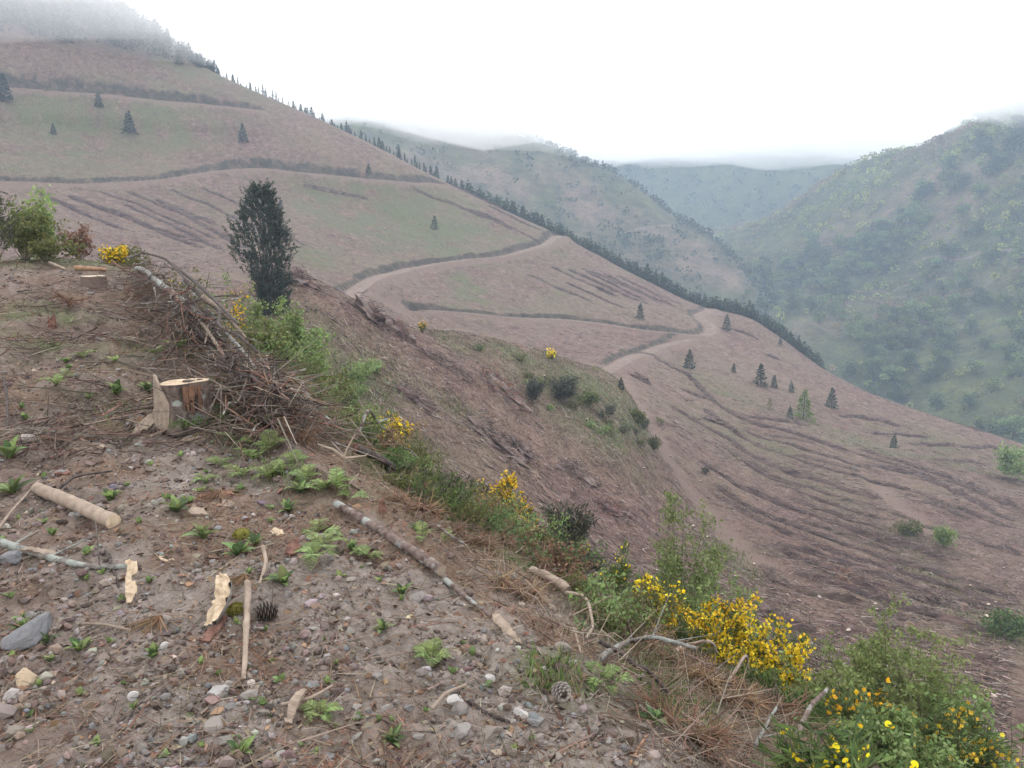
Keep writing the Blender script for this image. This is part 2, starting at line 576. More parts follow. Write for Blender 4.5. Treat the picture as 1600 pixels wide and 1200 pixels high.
for (nm, pts, rmin, hw, lab), path in zip(ROADS, road_paths):
    idx, d, zc = near_path(path, 14)
    nat = GZ[idx]
    hi = zc + np.maximum(d - hw - 0.5, 0) * 1.5
    lo = zc - np.maximum(d - hw - 0.4, 0) * 0.85
    new = np.clip(nat, lo, hi)
    cut = nat - hi
    GZ[idx] = np.where(d < 14, new, nat)
    nz = fbm(GX[idx] / 5, GY[idx] / 5, 77, 3)
    nf = fbm(GX[idx] / 1.7, GY[idx] / 1.7, 79, 3)
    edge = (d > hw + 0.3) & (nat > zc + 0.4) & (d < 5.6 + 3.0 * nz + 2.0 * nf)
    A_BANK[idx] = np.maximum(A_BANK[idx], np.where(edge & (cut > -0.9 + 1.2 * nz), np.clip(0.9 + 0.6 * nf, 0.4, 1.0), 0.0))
    A_BARE[idx] = np.maximum(A_BARE[idx], np.where((d < hw + 1.2) | ((nat < zc - 0.2) & (d < 4.5 + 2 * nz)), 0.6, 0.0))

TRACKS = [
    ([(972, 588), (985, 610), (1005, 645), (1035, 700), (1075, 757), (1125, 820), (1190, 885), (1265, 965)], 60, 1.7),
    ([(1366, 750), (1385, 770), (1412, 793), (1445, 818), (1466, 836)], 60, 1.4),
    ([(1010, 590), (1060, 625), (1130, 655), (1210, 690)], 100, 1.2),
    ([(560, 455), (600, 470), (650, 483)], 150, 2.2),
]
for pts, rmin, hw in TRACKS:
    path = trace(pts, rmin)
    idx, d, zc = near_path(path, 6, 45.0)
    k_ = 1 - smooth(hw * 0.7, hw * 1.6, d + 1.2 * fbm(GX[idx] / 3, GY[idx] / 3, 55, 2))
    A_BARE[idx] = np.maximum(A_BARE[idx], 0.75 * k_)
    GZ[idx] -= 0.35 * k_

# ------------------------------------------------------------------ where things grow
PU, PV = project(np.stack([GX, GY, GZ], -1))


def patch(u, v, ru, rv, ang=0.0):
    ca, sa = math.cos(math.radians(ang)), math.sin(math.radians(ang))
    a = ((PU - u) * ca + (PV - v) * sa) / ru; b = (-(PU - u) * sa + (PV - v) * ca) / rv
    return np.exp(-(a * a + b * b) * 1.2)


is_far = GR > 125; is_mid = (GR > 28) & (GR < 130); is_near = GR < 28
green = np.zeros_like(GZ)
for u, v, ru, rv, an, w in [(640, 345, 230, 60, 12, 0.8), (560, 330, 120, 50, 0, 0.4), (150, 190, 240, 70, 0, 0.6), (80, 250, 140, 40, 0, 0.5), (330, 330, 150, 40, 20, 0.35),
                            (740, 460, 60, 30, 40, 0.7), (770, 485, 90, 12, 5, 0.6), (880, 470, 60, 25, 0, 0.4), (330, 120, 200, 40, 15, 0.4), (1420, 700, 200, 30, 12, 0.45),
                            (1130, 610, 90, 20, 25, 0.4), (500, 400, 60, 25, 0, 0.5), (1180, 690, 120, 22, 25, 0.4), (1000, 425, 80, 14, 28, 0.25)]:
    green = np.maximum(green, 1.45 * w * patch(u, v, ru, rv, an) * is_far)
for u, v, ru, rv, an, w in [(900, 610, 130, 60, 35, 1.0), (960, 660, 70, 60, 45, 0.9), (820, 560, 90, 22, 20, 0.8), (860, 545, 90, 16, 15, 0.7), (700, 530, 60, 20, 30, 0.5), (720, 640, 60, 26, 35, 0.5),
                            (560, 580, 120, 50, 30, 0.8), (500, 520, 90, 70, 20, 0.8), (640, 700, 90, 40, 40, 0.6), (1000, 740, 60, 30, 45, 0.4), (1130, 870, 90, 40, 40, 0.6),
                            (1280, 780, 140, 30, 30, 0.35), (1430, 870, 160, 40, 25, 0.4), (1540, 960, 120, 50, 20, 0.4), (1250, 1000, 80, 40, 30, 0.4)]:
    green = np.maximum(green, w * patch(u, v, ru, rv, an) * is_mid)
nearg = np.zeros_like(GZ)
for u, v, ru, rv, an, w in [(250, 405, 180, 22, 5, 1.0), (90, 405, 140, 14, 0, 0.9), (400, 470, 80, 60, 40, 0.8), (500, 640, 130, 40, 40, 0.7), (600, 730, 90, 40, 40, 0.6),
                            (240, 545, 120, 22, 0, 0.6), (350, 660, 60, 40, 40, 0.5), (420, 720, 90, 40, 30, 0.45), (880, 1090, 90, 60, 45, 0.7), (820, 860, 90, 40, 35, 0.6), (1000, 1000, 120, 60, 40, 0.6),
                            (1250, 1120, 180, 80, 30, 0.8), (1060, 1090, 130, 60, 40, 0.7), (720, 830, 130, 40, 40, 0.6), (60, 500, 120, 30, 0, 0.6), (300, 500, 90, 30, 30, 0.6), (160, 640, 120, 30, 0, 0.4), (120, 560, 90, 25, 0, 0.35), (60, 540, 60, 30, 0, 0.5), (300, 800, 60, 30, 0, 0.3)]:
    nearg = np.maximum(nearg, w * patch(u, v, ru, rv, an) * is_near)
green = green + nearg
green = np.clip(1.15 * green * (0.75 + 1.3 * fbm(GX / 5, GY / 5, 41, 4)) + 0.18 * fbm(GX / 12, GY / 12, 43, 3), 0, 1)
green = np.where(is_near, np.clip(nearg * (0.7 + 2.0 * fbm(GX * 2.5, GY * 2.5, 47, 4)), 0, 0.85), green)
gravel = np.clip(0.5 + 1.1 * (smooth(560, 900, PV) * smooth(-150, 350, PU)) - 0.3 + 1.0 * fbm(GX * 1.4, GY * 1.4, 51, 4), 0, 1)
needles = np.clip(0.22 + 1.6 * fbm(GX * 1.8 + 9, GY * 1.8, 53, 4) - 0.5 * smooth(800, 1000, PV) + 0.75 * (GK[:, None] > 3.05) * (GR < 26), 0, 0.85)

ij = np.arange(NR * NC).reshape(NR, NC)
quads = np.stack([ij[:-1, :-1], ij[:-1, 1:], ij[1:, 1:], ij[1:, :-1]], -1).reshape(-1, 4)
kq = np.repeat(GK[:-1], NC - 1)
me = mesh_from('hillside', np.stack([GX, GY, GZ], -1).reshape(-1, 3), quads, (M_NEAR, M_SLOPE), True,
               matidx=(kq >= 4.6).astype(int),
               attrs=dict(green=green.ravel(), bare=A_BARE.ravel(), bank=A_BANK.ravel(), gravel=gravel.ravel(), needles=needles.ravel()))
hill = link('hillside_ground', me, kind='structure', label='felled brown hillside with a stony bench in front')


def ribbon(name, path, hw, mat, lift, label, zfun=None):
    t = np.gradient(path[:, :2], axis=0); t /= np.linalg.norm(t, axis=1)[:, None] + 1e-9
    n = np.stack([-t[:, 1], t[:, 0]], 1)
    offs = np.array([-1, -0.55, -0.15, 0.15, 0.55, 1.0])
    dz = np.array([0.0, 0.06, 0.10, 0.10, 0.06, 0.0])          # a slightly crowned road between two wheel ruts
    V = []
    for o, d in zip(offs, dz):
        w = hw * (1 + 0.18 * fbm(np.arange(len(path)) / 9.0, np.full(len(path), o * 9), 61, 2))
        xy = path[:, :2] + n * (o * w)[:, None]
        z = path[:, 2] + lift + d if zfun is None else zfun(xy[:, 0], xy[:, 1]) + lift + d
        V.append(np.column_stack([xy, z]))
    V = np.stack(V, 1)
    m, k = V.shape[:2]
    g = np.arange(m * k).reshape(m, k)
    q = np.stack([g[:-1, :-1], g[:-1, 1:], g[1:, 1:], g[1:, :-1]], -1).reshape(-1, 4)
    return link(name, mesh_from(name, V.reshape(-1, 3), q, (mat,), True), kind='structure', label=label)


def b_road(t, p):
    g = NT(t); c = g.pos()
    n = g.noise(c, 0.5, 5, 0.6); f = g.noise(c, 5.0, 3, 0.6)
    col = g.ramp(n, [(0.3, (0.135, 0.092, 0.07)), (0.7, (0.235, 0.175, 0.138))])
    col = g.mix(g.rng(f, 0.5, 0.75, 0, 0.4), col, (0.14, 0.10, 0.08))
    g.link(col, p.inputs['Base Color'])


M_ROAD = material('road_dirt', b_road, 0.95)
for (nm, pts, rmin, hw, lab), path in zip(ROADS, road_paths):
    ribbon(nm, path, hw * 0.78, M_ROAD, 0.06, lab)

# ------------------------------------------------------------------ the hills beyond
def sheet(name, lines, nsub, us, mat, label, amp, seed, clearing=None):
    az = np.arctan2((us - 800) / FPX, CP)
    fr, fz = [], []
    for L in lines:
        a = np.clip(az, L[0][0], L[0][-1])
        r, z = f_at(L, a)
        fr.append(r); fz.append(z)
    fr, fz = np.array(fr), np.array(fz)
    ms = pchip_slopes(fr, fz)
    R, Z = [], []
    for i, n in enumerate(nsub):
        for j in range(n + (i == len(nsub) - 1)):
            t = j / n
            R.append(fr[i] + (fr[i + 1] - fr[i]) * t)
            Z.append(hermite(fr[i], fr[i + 1], fz[i], fz[i + 1], ms[i], ms[i + 1], t))
    R, Z = np.array(R), np.array(Z)
    X, Y = R * np.sin(az), R * np.cos(az)
    Z = Z + amp * (fbm(X / 90, Y / 90, seed, 4) * 1.4 + 0.25 * fbm(X / 18, Y / 18, seed + 5, 3))
    nr, nc = R.shape
    g = np.arange(nr * nc).reshape(nr, nc)
    q = np.stack([g[:-1, :-1], g[:-1, 1:], g[1:, 1:], g[1:, :-1]], -1).reshape(-1, 4)
    pu, pv = project(np.stack([X, Y, Z], -1))
    cl = np.zeros_like(Z)
    for (u, v, ru, rv, an, w) in clearing or []:
        ca, sa = math.cos(math.radians(an)), math.sin(math.radians(an))
        a = ((pu - u) * ca + (pv - v) * sa) / ru; b = (-(pu - u) * sa + (pv - v) * ca) / rv
        cl = np.maximum(cl, w * np.exp(-(a * a + b * b) * 1.2))
    cl = np.clip(cl * (0.8 + 1.2 * fbm(X / 30, Y / 30, seed + 9, 3)), 0, 1)
    o = link(name, mesh_from(name, np.stack([X, Y, Z], -1).reshape(-1, 3), q, (mat,), True, attrs=dict(clearing=cl.ravel())), kind='structure', label=label)
    return dict(X=X, Y=Y, Z=Z, R=R, pu=pu, pv=pv, cl=cl, obj=o)


S_SPUR = sheet('misty_hill', [
    line([('h', 300, 480, -120), ('h', 1400, 470, -150)]),
    line([('h', 300, 600, -20), (500, 265, 620), (650, 305, 620), (820, 365, 605), (900, 400, 595), (1000, 445, 585), (1100, 492, 575), (1170, 525, 570), (1250, 560, 560), ('h', 1400, 560, -120)]),
    line([('h', 300, 800, 120), (500, 190, 820), (560, 178, 830), (650, 176, 850), (740, 190, 840), (820, 212, 830), (900, 246, 800), (1000, 302, 760), (1060, 345, 730), (1120, 380, 690), (1170, 430, 650), (1250, 520, 610), ('h', 1400, 600, -125)]),
    line([('h', 300, 1000, 80), ('h', 1000, 900, -60), ('h', 1400, 760, -170)]),
], [12, 80, 10], np.linspace(300, 1400, 220), M_FAR, 'misty hill of cleared and wooded ground behind the near ridge', 6, 101,
    [(900, 330, 190, 60, 28, 1.2), (1080, 400, 90, 50, 20, 1.2), (740, 260, 190, 60, 20, 1.0), (1130, 430, 60, 35, 0, 1.1)])

S_OPP = sheet('opposite_hillside', [
    line([('h', 900, 880, -60), ('h', 1100, 640, -130), ('h', 1300, 430, -150), ('h', 1600, 290, -150), ('h', 2500, 240, -150)]),
    line([('h', 900, 1000, 20), (1080, 385, 930), (1120, 400, 800), (1170, 455, 650), (1250, 550, 520), (1300, 586, 480), (1450, 662, 400), (1600, 705, 350), ('h', 1900, 320, -95), ('h', 2500, 300, -100)]),
    line([('h', 900, 1040, 30), (1080, 372, 960), (1120, 385, 850), (1170, 400, 760), (1250, 440, 680), (1300, 455, 640), (1450, 480, 580), (1600, 490, 520), ('h', 1900, 480, -10), ('h', 2500, 460, -10)]),
    line([('h', 900, 1060, 30), (1080, 365, 980), (1120, 372, 900), (1200, 336, 860), (1300, 288, 840), (1400, 246, 820), (1480, 218, 810), (1600, 168, 800), ('h', 1900, 760, 150), ('h', 2500, 700, 150)]),
    line([('h', 900, 1300, 0), ('h', 1300, 1050, 40), ('h', 1600, 1000, 90), ('h', 2500, 900, 100)]),
], [10, 84, 92, 10], np.linspace(900, 2500, 320), M_FAR, 'steep wooded hillside across the valley under low cloud', 16, 131,
    [(1420, 310, 160, 34, -28, 1.0), (1300, 370, 100, 24, -25, 0.9), (1480, 330, 120, 40, -20, 0.9), (1330, 400, 60, 18, -15, 0.7), (1260, 520, 90, 26, -30, 0.6), (1560, 270, 80, 40, -10, 0.8), (1440, 500, 110, 25, 10, 0.4), (1500, 440, 120, 25, 0, 0.3)])

S_DIST = sheet('distant_hillside', [
    line([('h', 600, 1050, -100), ('h', 1700, 1050, -100)]),
    line([(800, 330, 1150), (1000, 350, 1130), (1100, 365, 1120), (1300, 300, 1120), ('h', 1700, 1120, 110)]),
    line([(800, 180, 1500), (1000, 170, 1480), (1300, 140, 1420), (1600, 90, 1350), ('h', 1700, 1330, 330)]),
], [10, 60], np.linspace(700, 1700, 200), M_FAR, 'dark blue distant slope vanishing into the cloud', 14, 161)

# ------------------------------------------------------------------ air
def volume_material(name, density, color, aniso):
    m = bpy.data.materials.new(name); m.use_nodes = True
    n = m.node_tree.nodes; n.clear()
    o = n.new('ShaderNodeOutputMaterial'); v = n.new('ShaderNodeVolumePrincipled')
    v.inputs['Color'].default_value = (*color, 1); v.inputs['Density'].default_value = density
    v.inputs['Anisotropy'].default_value = aniso
    m.node_tree.links.new(v.outputs['Volume'], o.inputs['Volume'])
    m.cycles.volume_sampling = 'DISTANCE'
    m.cycles.homogeneous_volume = True
    return m


def box_mesh(name, x0, x1, y0, y1, z0, z1, mat):
    v = np.array([(x, y, z) for z in (z0, z1) for y in (y0, y1) for x in (x0, x1)], float)
    f = np.array([(0, 2, 3, 1), (4, 5, 7, 6), (0, 1, 5, 4), (1, 3, 7, 5), (3, 2, 6, 7), (2, 0, 4, 6)])
    return mesh_from(name, v, f, (mat,))


HAZE = 0.00050
link('haze', box_mesh('haze', -1700, 1700, -30, 1900, -230, 340, volume_material('haze_air', HAZE, (0.66, 0.81, 1.0), 0.1)), kind='stuff', label='thin bluish morning haze filling the valley')


def cloud_mesh():
    """A low cloud deck: flat top, ragged underside, closed round its rim."""
    n = 64
    xs = np.linspace(-1500, 1500, n); ys = np.linspace(120, 1800, n)
    X, Y = np.meshgrid(xs, ys)
    B = 78 + 0.046 * (Y - 350) + 30 * smooth(950, 1200, Y) - 4 * smooth(260, 470, X) + 30 * fbm(X / 170, Y / 170, 201, 4) + 14 * fbm(X / 40, Y / 40, 207, 3)
    T = B + 84
    V = np.concatenate([np.stack([X, Y, B], -1).reshape(-1, 3), np.stack([X, Y, T], -1).reshape(-1, 3)])
    g = np.arange(n * n).reshape(n, n)
    q = np.stack([g[:-1, :-1], g[1:, :-1], g[1:, 1:], g[:-1, 1:]], -1).reshape(-1, 4)
    q2 = np.stack([g[:-1, :-1], g[:-1, 1:], g[1:, 1:], g[1:, :-1]], -1).reshape(-1, 4) + n * n
    rim = np.concatenate([g[0, :], g[1:, -1], g[-1, -2::-1], g[-2:0:-1, 0]])
    r2 = np.roll(rim, -1)
    q3 = np.stack([rim, r2, r2 + n * n, rim + n * n], -1)
    return mesh_from('low_cloud', V, np.concatenate([q, q2, q3]), (volume_material('cloud_air', 0.0090, (1.0, 1.0, 1.0), 0.6),))


link('low_cloud', cloud_mesh(), kind='stuff', label='low white cloud hiding the tops of the hills')

# ---@@OBJ
# ------------------------------------------------------------------ materials of things
def b_col(transl=0.0, var=0.35, scale=30.0):
    def f(t, p):
        g = NT(t)
        c = g.attr('Col', 'Color')
        n = g.noise(g.coord('Object'), scale, 3, 0.6)
        c = g.mix(g.rng(n, 0.3, 0.7, 0.0, var), c, g.mix(1.0, c, (0.45, 0.42, 0.40), 'MULTIPLY'))
        oi = g.node('ShaderNodeObjectInfo')
        hsv = g.node('ShaderNodeHueSaturation')
        g.link(g.rng(oi.outputs['Random'], 0, 1, 0.485, 0.515), hsv.inputs['Hue'])
        g.link(g.rng(oi.outputs['Random'], 0, 1, 0.82, 1.18), hsv.inputs['Value'])
        g.link(c, hsv.inputs['Color'])
        c = hsv.outputs['Color']
        g.link(c, p.inputs['Base Color'])
        if transl:
            tr = g.node('ShaderNodeBsdfTranslucent'); g.link(c, tr.inputs['Color'])
            mx = g.node('ShaderNodeMixShader'); mx.inputs[0].default_value = transl
            g.link(p.outputs[0], mx.inputs[1]); g.link(tr.outputs[0], mx.inputs[2])
            g.link(mx.outputs[0], t.nodes['Material Output'].inputs['Surface'])
    return f


def b_bark(dark, light, lichen=0.0, sc=(14, 14, 3.5)):
    def f(t, p):
        g = NT(t); c = g.coord('Object')
        v = g.voronoi(g.mapping(c, sc), 1.6, 'Distance'); n = g.noise(c, 26, 5, 0.65)
        col = g.mix(g.rng(v, 0.1, 0.6), dark, light)
        col = g.mix(g.rng(n, 0.4, 0.7, 0, 0.6), col, tuple(x * 0.5 for x in dark))
        if lichen:
            l = g.noise(c, 9, 4, 0.6)
            col = g.mix(g.rng(l, 0.62 - 0.25 * lichen, 0.68 - 0.2 * lichen, 0, 0.85), col, (0.27, 0.285, 0.255))
        g.link(col, p.inputs['Base Color'])
        g.bump(g.math('ADD', v, n), p, 0.012, 0.9)
    return f


def b_wood(base, dark, stretch=(40, 40, 3)):
    def f(t, p):
        g = NT(t); c = g.coord('Object')
        n = g.noise(g.mapping(c, stretch), 1.0, 5, 0.6); m = g.noise(c, 9, 4, 0.6)
        col = g.mix(g.rng(n, 0.3, 0.7), base, dark)
        col = g.mix(g.rng(m, 0.55, 0.75, 0, 0.55), col, tuple(x * 0.55 for x in dark))
        g.link(col, p.inputs['Base Color'])
        g.bump(n, p, 0.004, 0.7)
    return f


def b_stone(t, p):
    g = NT(t); c = g.coord('Object')
    oi = g.node('ShaderNodeObjectInfo')
    base = g.ramp(oi.outputs['Random'], [(0.0, (0.25, 0.235, 0.225)), (0.2, (0.225, 0.225, 0.23)), (0.42, (0.27, 0.228, 0.188)), (0.62, (0.22, 0.198, 0.182)), (0.82, (0.34, 0.315, 0.29)), (1.0, (0.24, 0.185, 0.145))])
    n = g.noise(c, 14, 5, 0.65); f = g.noise(c, 70, 3, 0.6)
    col = g.mix(g.rng(n, 0.3, 0.7, 0, 0.55), base, g.mix(1.0, base, (0.55, 0.5, 0.45), 'MULTIPLY'))
    col = g.mix(g.rng(f, 0.5, 0.75, 0, 0.5), col, (0.22, 0.17, 0.13))
    g.link(col, p.inputs['Base Color'])
    g.bump(g.math('ADD', n, g.math('MULTIPLY', f, 0.4)), p, 0.01, 0.6)


def b_slate(t, p):
    g = NT(t); c = g.coord('Object')
    n = g.noise(g.mapping(c, (6, 6, 30)), 1, 5, 0.6); f = g.noise(c, 30, 4, 0.6)
    col = g.ramp(n, [(0.3, (0.10, 0.107, 0.118)), (0.7, (0.185, 0.195, 0.21))])
    col = g.mix(g.rng(f, 0.48, 0.62, 0, 0.8), col, (0.20, 0.155, 0.12))
    g.link(col, p.inputs['Base Color']); g.bump(n, p, 0.006, 0.6)


M_LEAF = material('leaf', b_col(0.4, 0.3, 6.0), 0.6)
M_LITTER = material('litter', b_col(0.0, 0.4, 20.0), 0.9)
M_FLOWER = material('petal', b_col(0.25, 0.1, 5.0), 0.6)
M_PINE_BARK = material('pine_bark', b_bark((0.075, 0.046, 0.039), (0.17, 0.125, 0.106), 0.35, (13, 13, 13)), 0.95)
M_GREY_BARK = material('grey_bark', b_bark((0.10, 0.088, 0.075), (0.20, 0.18, 0.16), 0.55, (13, 13, 13)), 0.95)
M_STUMP_BARK = material('stump_bark', b_bark((0.045, 0.033, 0.028), (0.15, 0.112, 0.092), 0.25, (9, 9, 3)), 0.95)
M_DARK_BARK = material('dark_bark', b_bark((0.04, 0.033, 0.03), (0.095, 0.075, 0.066), 0.0, (15, 15, 15)), 0.95)
M_RED_BARK = material('red_bark', b_bark((0.095, 0.045, 0.034), (0.21, 0.112, 0.082), 0.0, (13, 13, 13)), 0.95)
M_FRESH = material('fresh_wood', b_wood((0.54, 0.43, 0.30), (0.33, 0.235, 0.15)), 0.8)
M_PALE = material('pale_wood', b_wood((0.33, 0.262, 0.20), (0.20, 0.148, 0.11), (22, 22, 22)), 0.85)
M_OLD = material('weathered_wood', b_wood((0.30, 0.24, 0.185), (0.17, 0.125, 0.095), (24, 24, 24)), 0.9)
M_ORANGE = material('orange_wood', b_wood((0.36, 0.225, 0.13), (0.22, 0.12, 0.07)), 0.85)
M_STONE = material('stone', b_stone, 0.85)
M_SLATE = material('slate', b_slate, 0.7)


# ------------------------------------------------------------------ geometry batches
class Geo:
    def __init__(self): self.v, self.q, self.t, self.c, self.n = [], [], [], [], 0

    def add(self, v, quads=None, tris=None, col=None):
        v = np.asarray(v, float).reshape(-1, 3)
        if quads is not None and len(quads): self.q.append(np.asarray(quads).reshape(-1, 4) + self.n)
        if tris is not None and len(tris): self.t.append(np.asarray(tris).reshape(-1, 3) + self.n)
        if col is None: col = (0.5, 0.5, 0.5)
        col = np.asarray(col, float)
        self.c.append(np.broadcast_to(col, (len(v), 3)) if col.ndim == 1 else col)
        self.v.append(v); self.n += len(v)

    def mesh(self, name, mats, smooth_shade=False):
        f = []
        if self.q: f.append(np.concatenate(self.q))
        if self.t: f.append(np.concatenate(self.t))
        return mesh_from(name, np.concatenate(self.v), f, mats if isinstance(mats, (list, tuple)) else (mats,), smooth_shade, np.concatenate(self.c))


def unit(a):
    return a / (np.linalg.norm(a, axis=-1, keepdims=True) + 1e-12)


def frames(d):
    d = unit(d)
    h = np.where(np.abs(d[..., 2:3]) < 0.9, np.array([0, 0, 1.0]), np.array([1.0, 0, 0]))
    a = unit(np.cross(d, h)); return a, np.cross(d, a)


def sticks(geo, P0, P1, r0, r1, col, sides=3):
    """A batch of straight tapered sticks."""
    P0, P1 = np.asarray(P0, float), np.asarray(P1, float); n = len(P0)
    if n == 0: return
    a, b = frames(P1 - P0)
    ang = np.arange(sides) * 2 * math.pi / sides
    ring = a[:, None] * np.cos(ang)[None, :, None] + b[:, None] * np.sin(ang)[None, :, None]
    r0 = np.broadcast_to(r0, (n,))[:, None, None]; r1 = np.broadcast_to(r1, (n,))[:, None, None]
    V = np.concatenate([P0[:, None] + ring * r0, P1[:, None] + ring * r1], 1)
    k = np.arange(sides); k2 = (k + 1) % sides
    q = np.stack([k, k2, k2 + sides, k + sides], -1)
    Q = (np.arange(n) * 2 * sides)[:, None, None] + q[None]
    col = np.asarray(col, float)
    C = np.broadcast_to(col[:, None] if col.ndim == 2 else col, (n, 2 * sides, 3)).reshape(-1, 3)
    geo.add(V.reshape(-1, 3), quads=Q.reshape(-1, 4), col=C)


def leaf_quads(geo, C, length, width, col, rng, up=0.0, dirs=None):
    """A batch of diamond leaves at C, random orientation unless dirs is given."""
    n = len(C)
    if n == 0: return
    d = unit(rng.normal(size=(n, 3)) + np.array([0, 0, up])) if dirs is None else unit(dirs)
    s = unit(np.cross(d, rng.normal(size=(n, 3))))
    L = np.broadcast_to(length, (n,))[:, None]; W = np.broadcast_to(width, (n,))[:, None]
    V = np.stack([C - d * L * 0.5, C + s * W * 0.5, C + d * L * 0.5, C - s * W * 0.5], 1)
    Q = np.arange(n * 4).reshape(n, 4)
    col = np.asarray(col, float)
    Cc = np.broadcast_to(col[:, None] if col.ndim == 2 else col, (n, 4, 3)).reshape(-1, 3)
    geo.add(V.reshape(-1, 3), quads=Q, col=Cc)


def tints(rng, n, cols, jit=0.15):
    c = np.asarray(cols, float)[rng.integers(0, len(cols), n)]
    return np.clip(c * (1 + jit * rng.normal(size=(n, 1))) * (1 + 0.05 * rng.normal(size=(n, 3))), 0.004, 0.95)


def tube(geo, pts, rad, sides=8, col=(0.5, 0.5, 0.5), rough=0.0, rng=None, cap=True, endcol=None):
    """One bent limb through pts; rough displaces its surface."""
    pts = np.asarray(pts, float); n = len(pts)
    rad = np.broadcast_to(rad, (n,)) if np.ndim(rad) else np.full(n, rad)
    t = unit(np.gradient(pts, axis=0))
    a, b = frames(t[:1]); a = a[0]
    V = []
    ang = np.arange(sides) * 2 * math.pi / sides
    for i in range(n):
        a = a - t[i] * np.dot(a, t[i]); a = a / (np.linalg.norm(a) + 1e-9); b_ = np.cross(t[i], a)
        rr = rad[i] * (1 + (rough * rng.normal(size=sides) if rough else 0))
        V.append(pts[i] + (np.cos(ang) * rr)[:, None] * a + (np.sin(ang) * rr)[:, None] * b_)
    V = np.concatenate(V)
    k = np.arange(sides); k2 = (k + 1) % sides
    q = np.concatenate([np.stack([k, k2, k2 + sides, k + sides], -1) + i * sides for i in range(n - 1)])
    geo.add(V, quads=q, col=col)
    if cap:
        for i, rev in ((0, True), (n - 1, False)):
            ring = V[i * sides:(i + 1) * sides]
            c = ring.mean(0)
            f = np.stack([k, k2, np.full(sides, sides)], -1)
            geo.add(np.vstack([ring, c]), tris=f[:, ::-1] if rev else f, col=endcol if endcol is not None else col)


def densify(pts, n):
    pts = np.asarray(pts, float)
    s = np.concatenate([[0], np.cumsum(np.linalg.norm(np.diff(pts, axis=0), axis=1) + 1e-6)])
    q = np.linspace(0, s[-1], n)
    if len(pts) == 2:
        return np.stack([np.interp(q, s, pts[:, i]) for i in range(3)], 1)
    return np.stack([pchip1(s, pts[:, i], q) for i in range(3)], 1)


def thing(name, parts, loc, label, category, group=None, rotz=0.0, scale=1.0, rot=None):
    """An Empty at the thing's base with its parts: parts = [(name, mesh, [(sub, mesh), ...])]."""
    e = link(name, None, loc=loc, rot=rot if rot is not None else (0, 0, rotz), scale=scale, label=label, category=category, group=group)
    e.empty_display_size = 0.1
    for p in parts:
        o = link(p[0], p[1], e)
        if p[0] in ('branches', 'needles', 'foliage', 'flowers', 'twigs', 'stems', 'moss', 'scales', 'crown'): o['kind'] = 'stuff'
        for s in (p[2] if len(p) > 2 else ()):
            link(s[0], s[1], o)
    return e


def ground_rot(x, y, spin, e=0.3):
    n = slope_normal(x, y, e)
    q = Vector((0, 0, 1)).rotation_difference(n)
    from mathutils import Euler
    return (q @ Euler((0, 0, spin)).to_quaternion()).to_euler()


def span(u, vtop, r):
    """Ground point at the pixel column's azimuth and range r, and the height that reaches row vtop."""
    d = ray(u, vtop); h = math.hypot(d[0], d[1])
    x, y = d[0] * r / h, d[1] * r / h
    zt = EYE + d[2] * r / h
    z = float(height(x, y)[0])
    return np.array([x, y, z]), max(zt - z, 0.05)


# ------------------------------------------------------------------ plants
GREENS = dict(
    fresh=[(0.215, 0.28, 0.095), (0.27, 0.34, 0.125), (0.17, 0.23, 0.075)],
    birch=[(0.19, 0.26, 0.09), (0.15, 0.21, 0.075), (0.24, 0.31, 0.115)],
    broom=[(0.085, 0.125, 0.038), (0.125, 0.17, 0.052), (0.055, 0.082, 0.028)],
    dark=[(0.075, 0.080, 0.055), (0.105, 0.108, 0.076), (0.055, 0.058, 0.042)],
    holly=[(0.048, 0.066, 0.046), (0.070, 0.090, 0.062), (0.032, 0.046, 0.034)],
    dead=[(0.26, 0.145, 0.085), (0.19, 0.10, 0.06), (0.32, 0.205, 0.13), (0.22, 0.15, 0.10)],
    olive=[(0.13, 0.15, 0.045), (0.17, 0.17, 0.06), (0.10, 0.11, 0.04)],
    bramble=[(0.105, 0.155, 0.055), (0.145, 0.20, 0.075), (0.075, 0.115, 0.042)],
    pine=[(0.040, 0.060, 0.038), (0.060, 0.085, 0.052), (0.028, 0.044, 0.030)],
    larch=[(0.16, 0.21, 0.055), (0.20, 0.26, 0.07)])


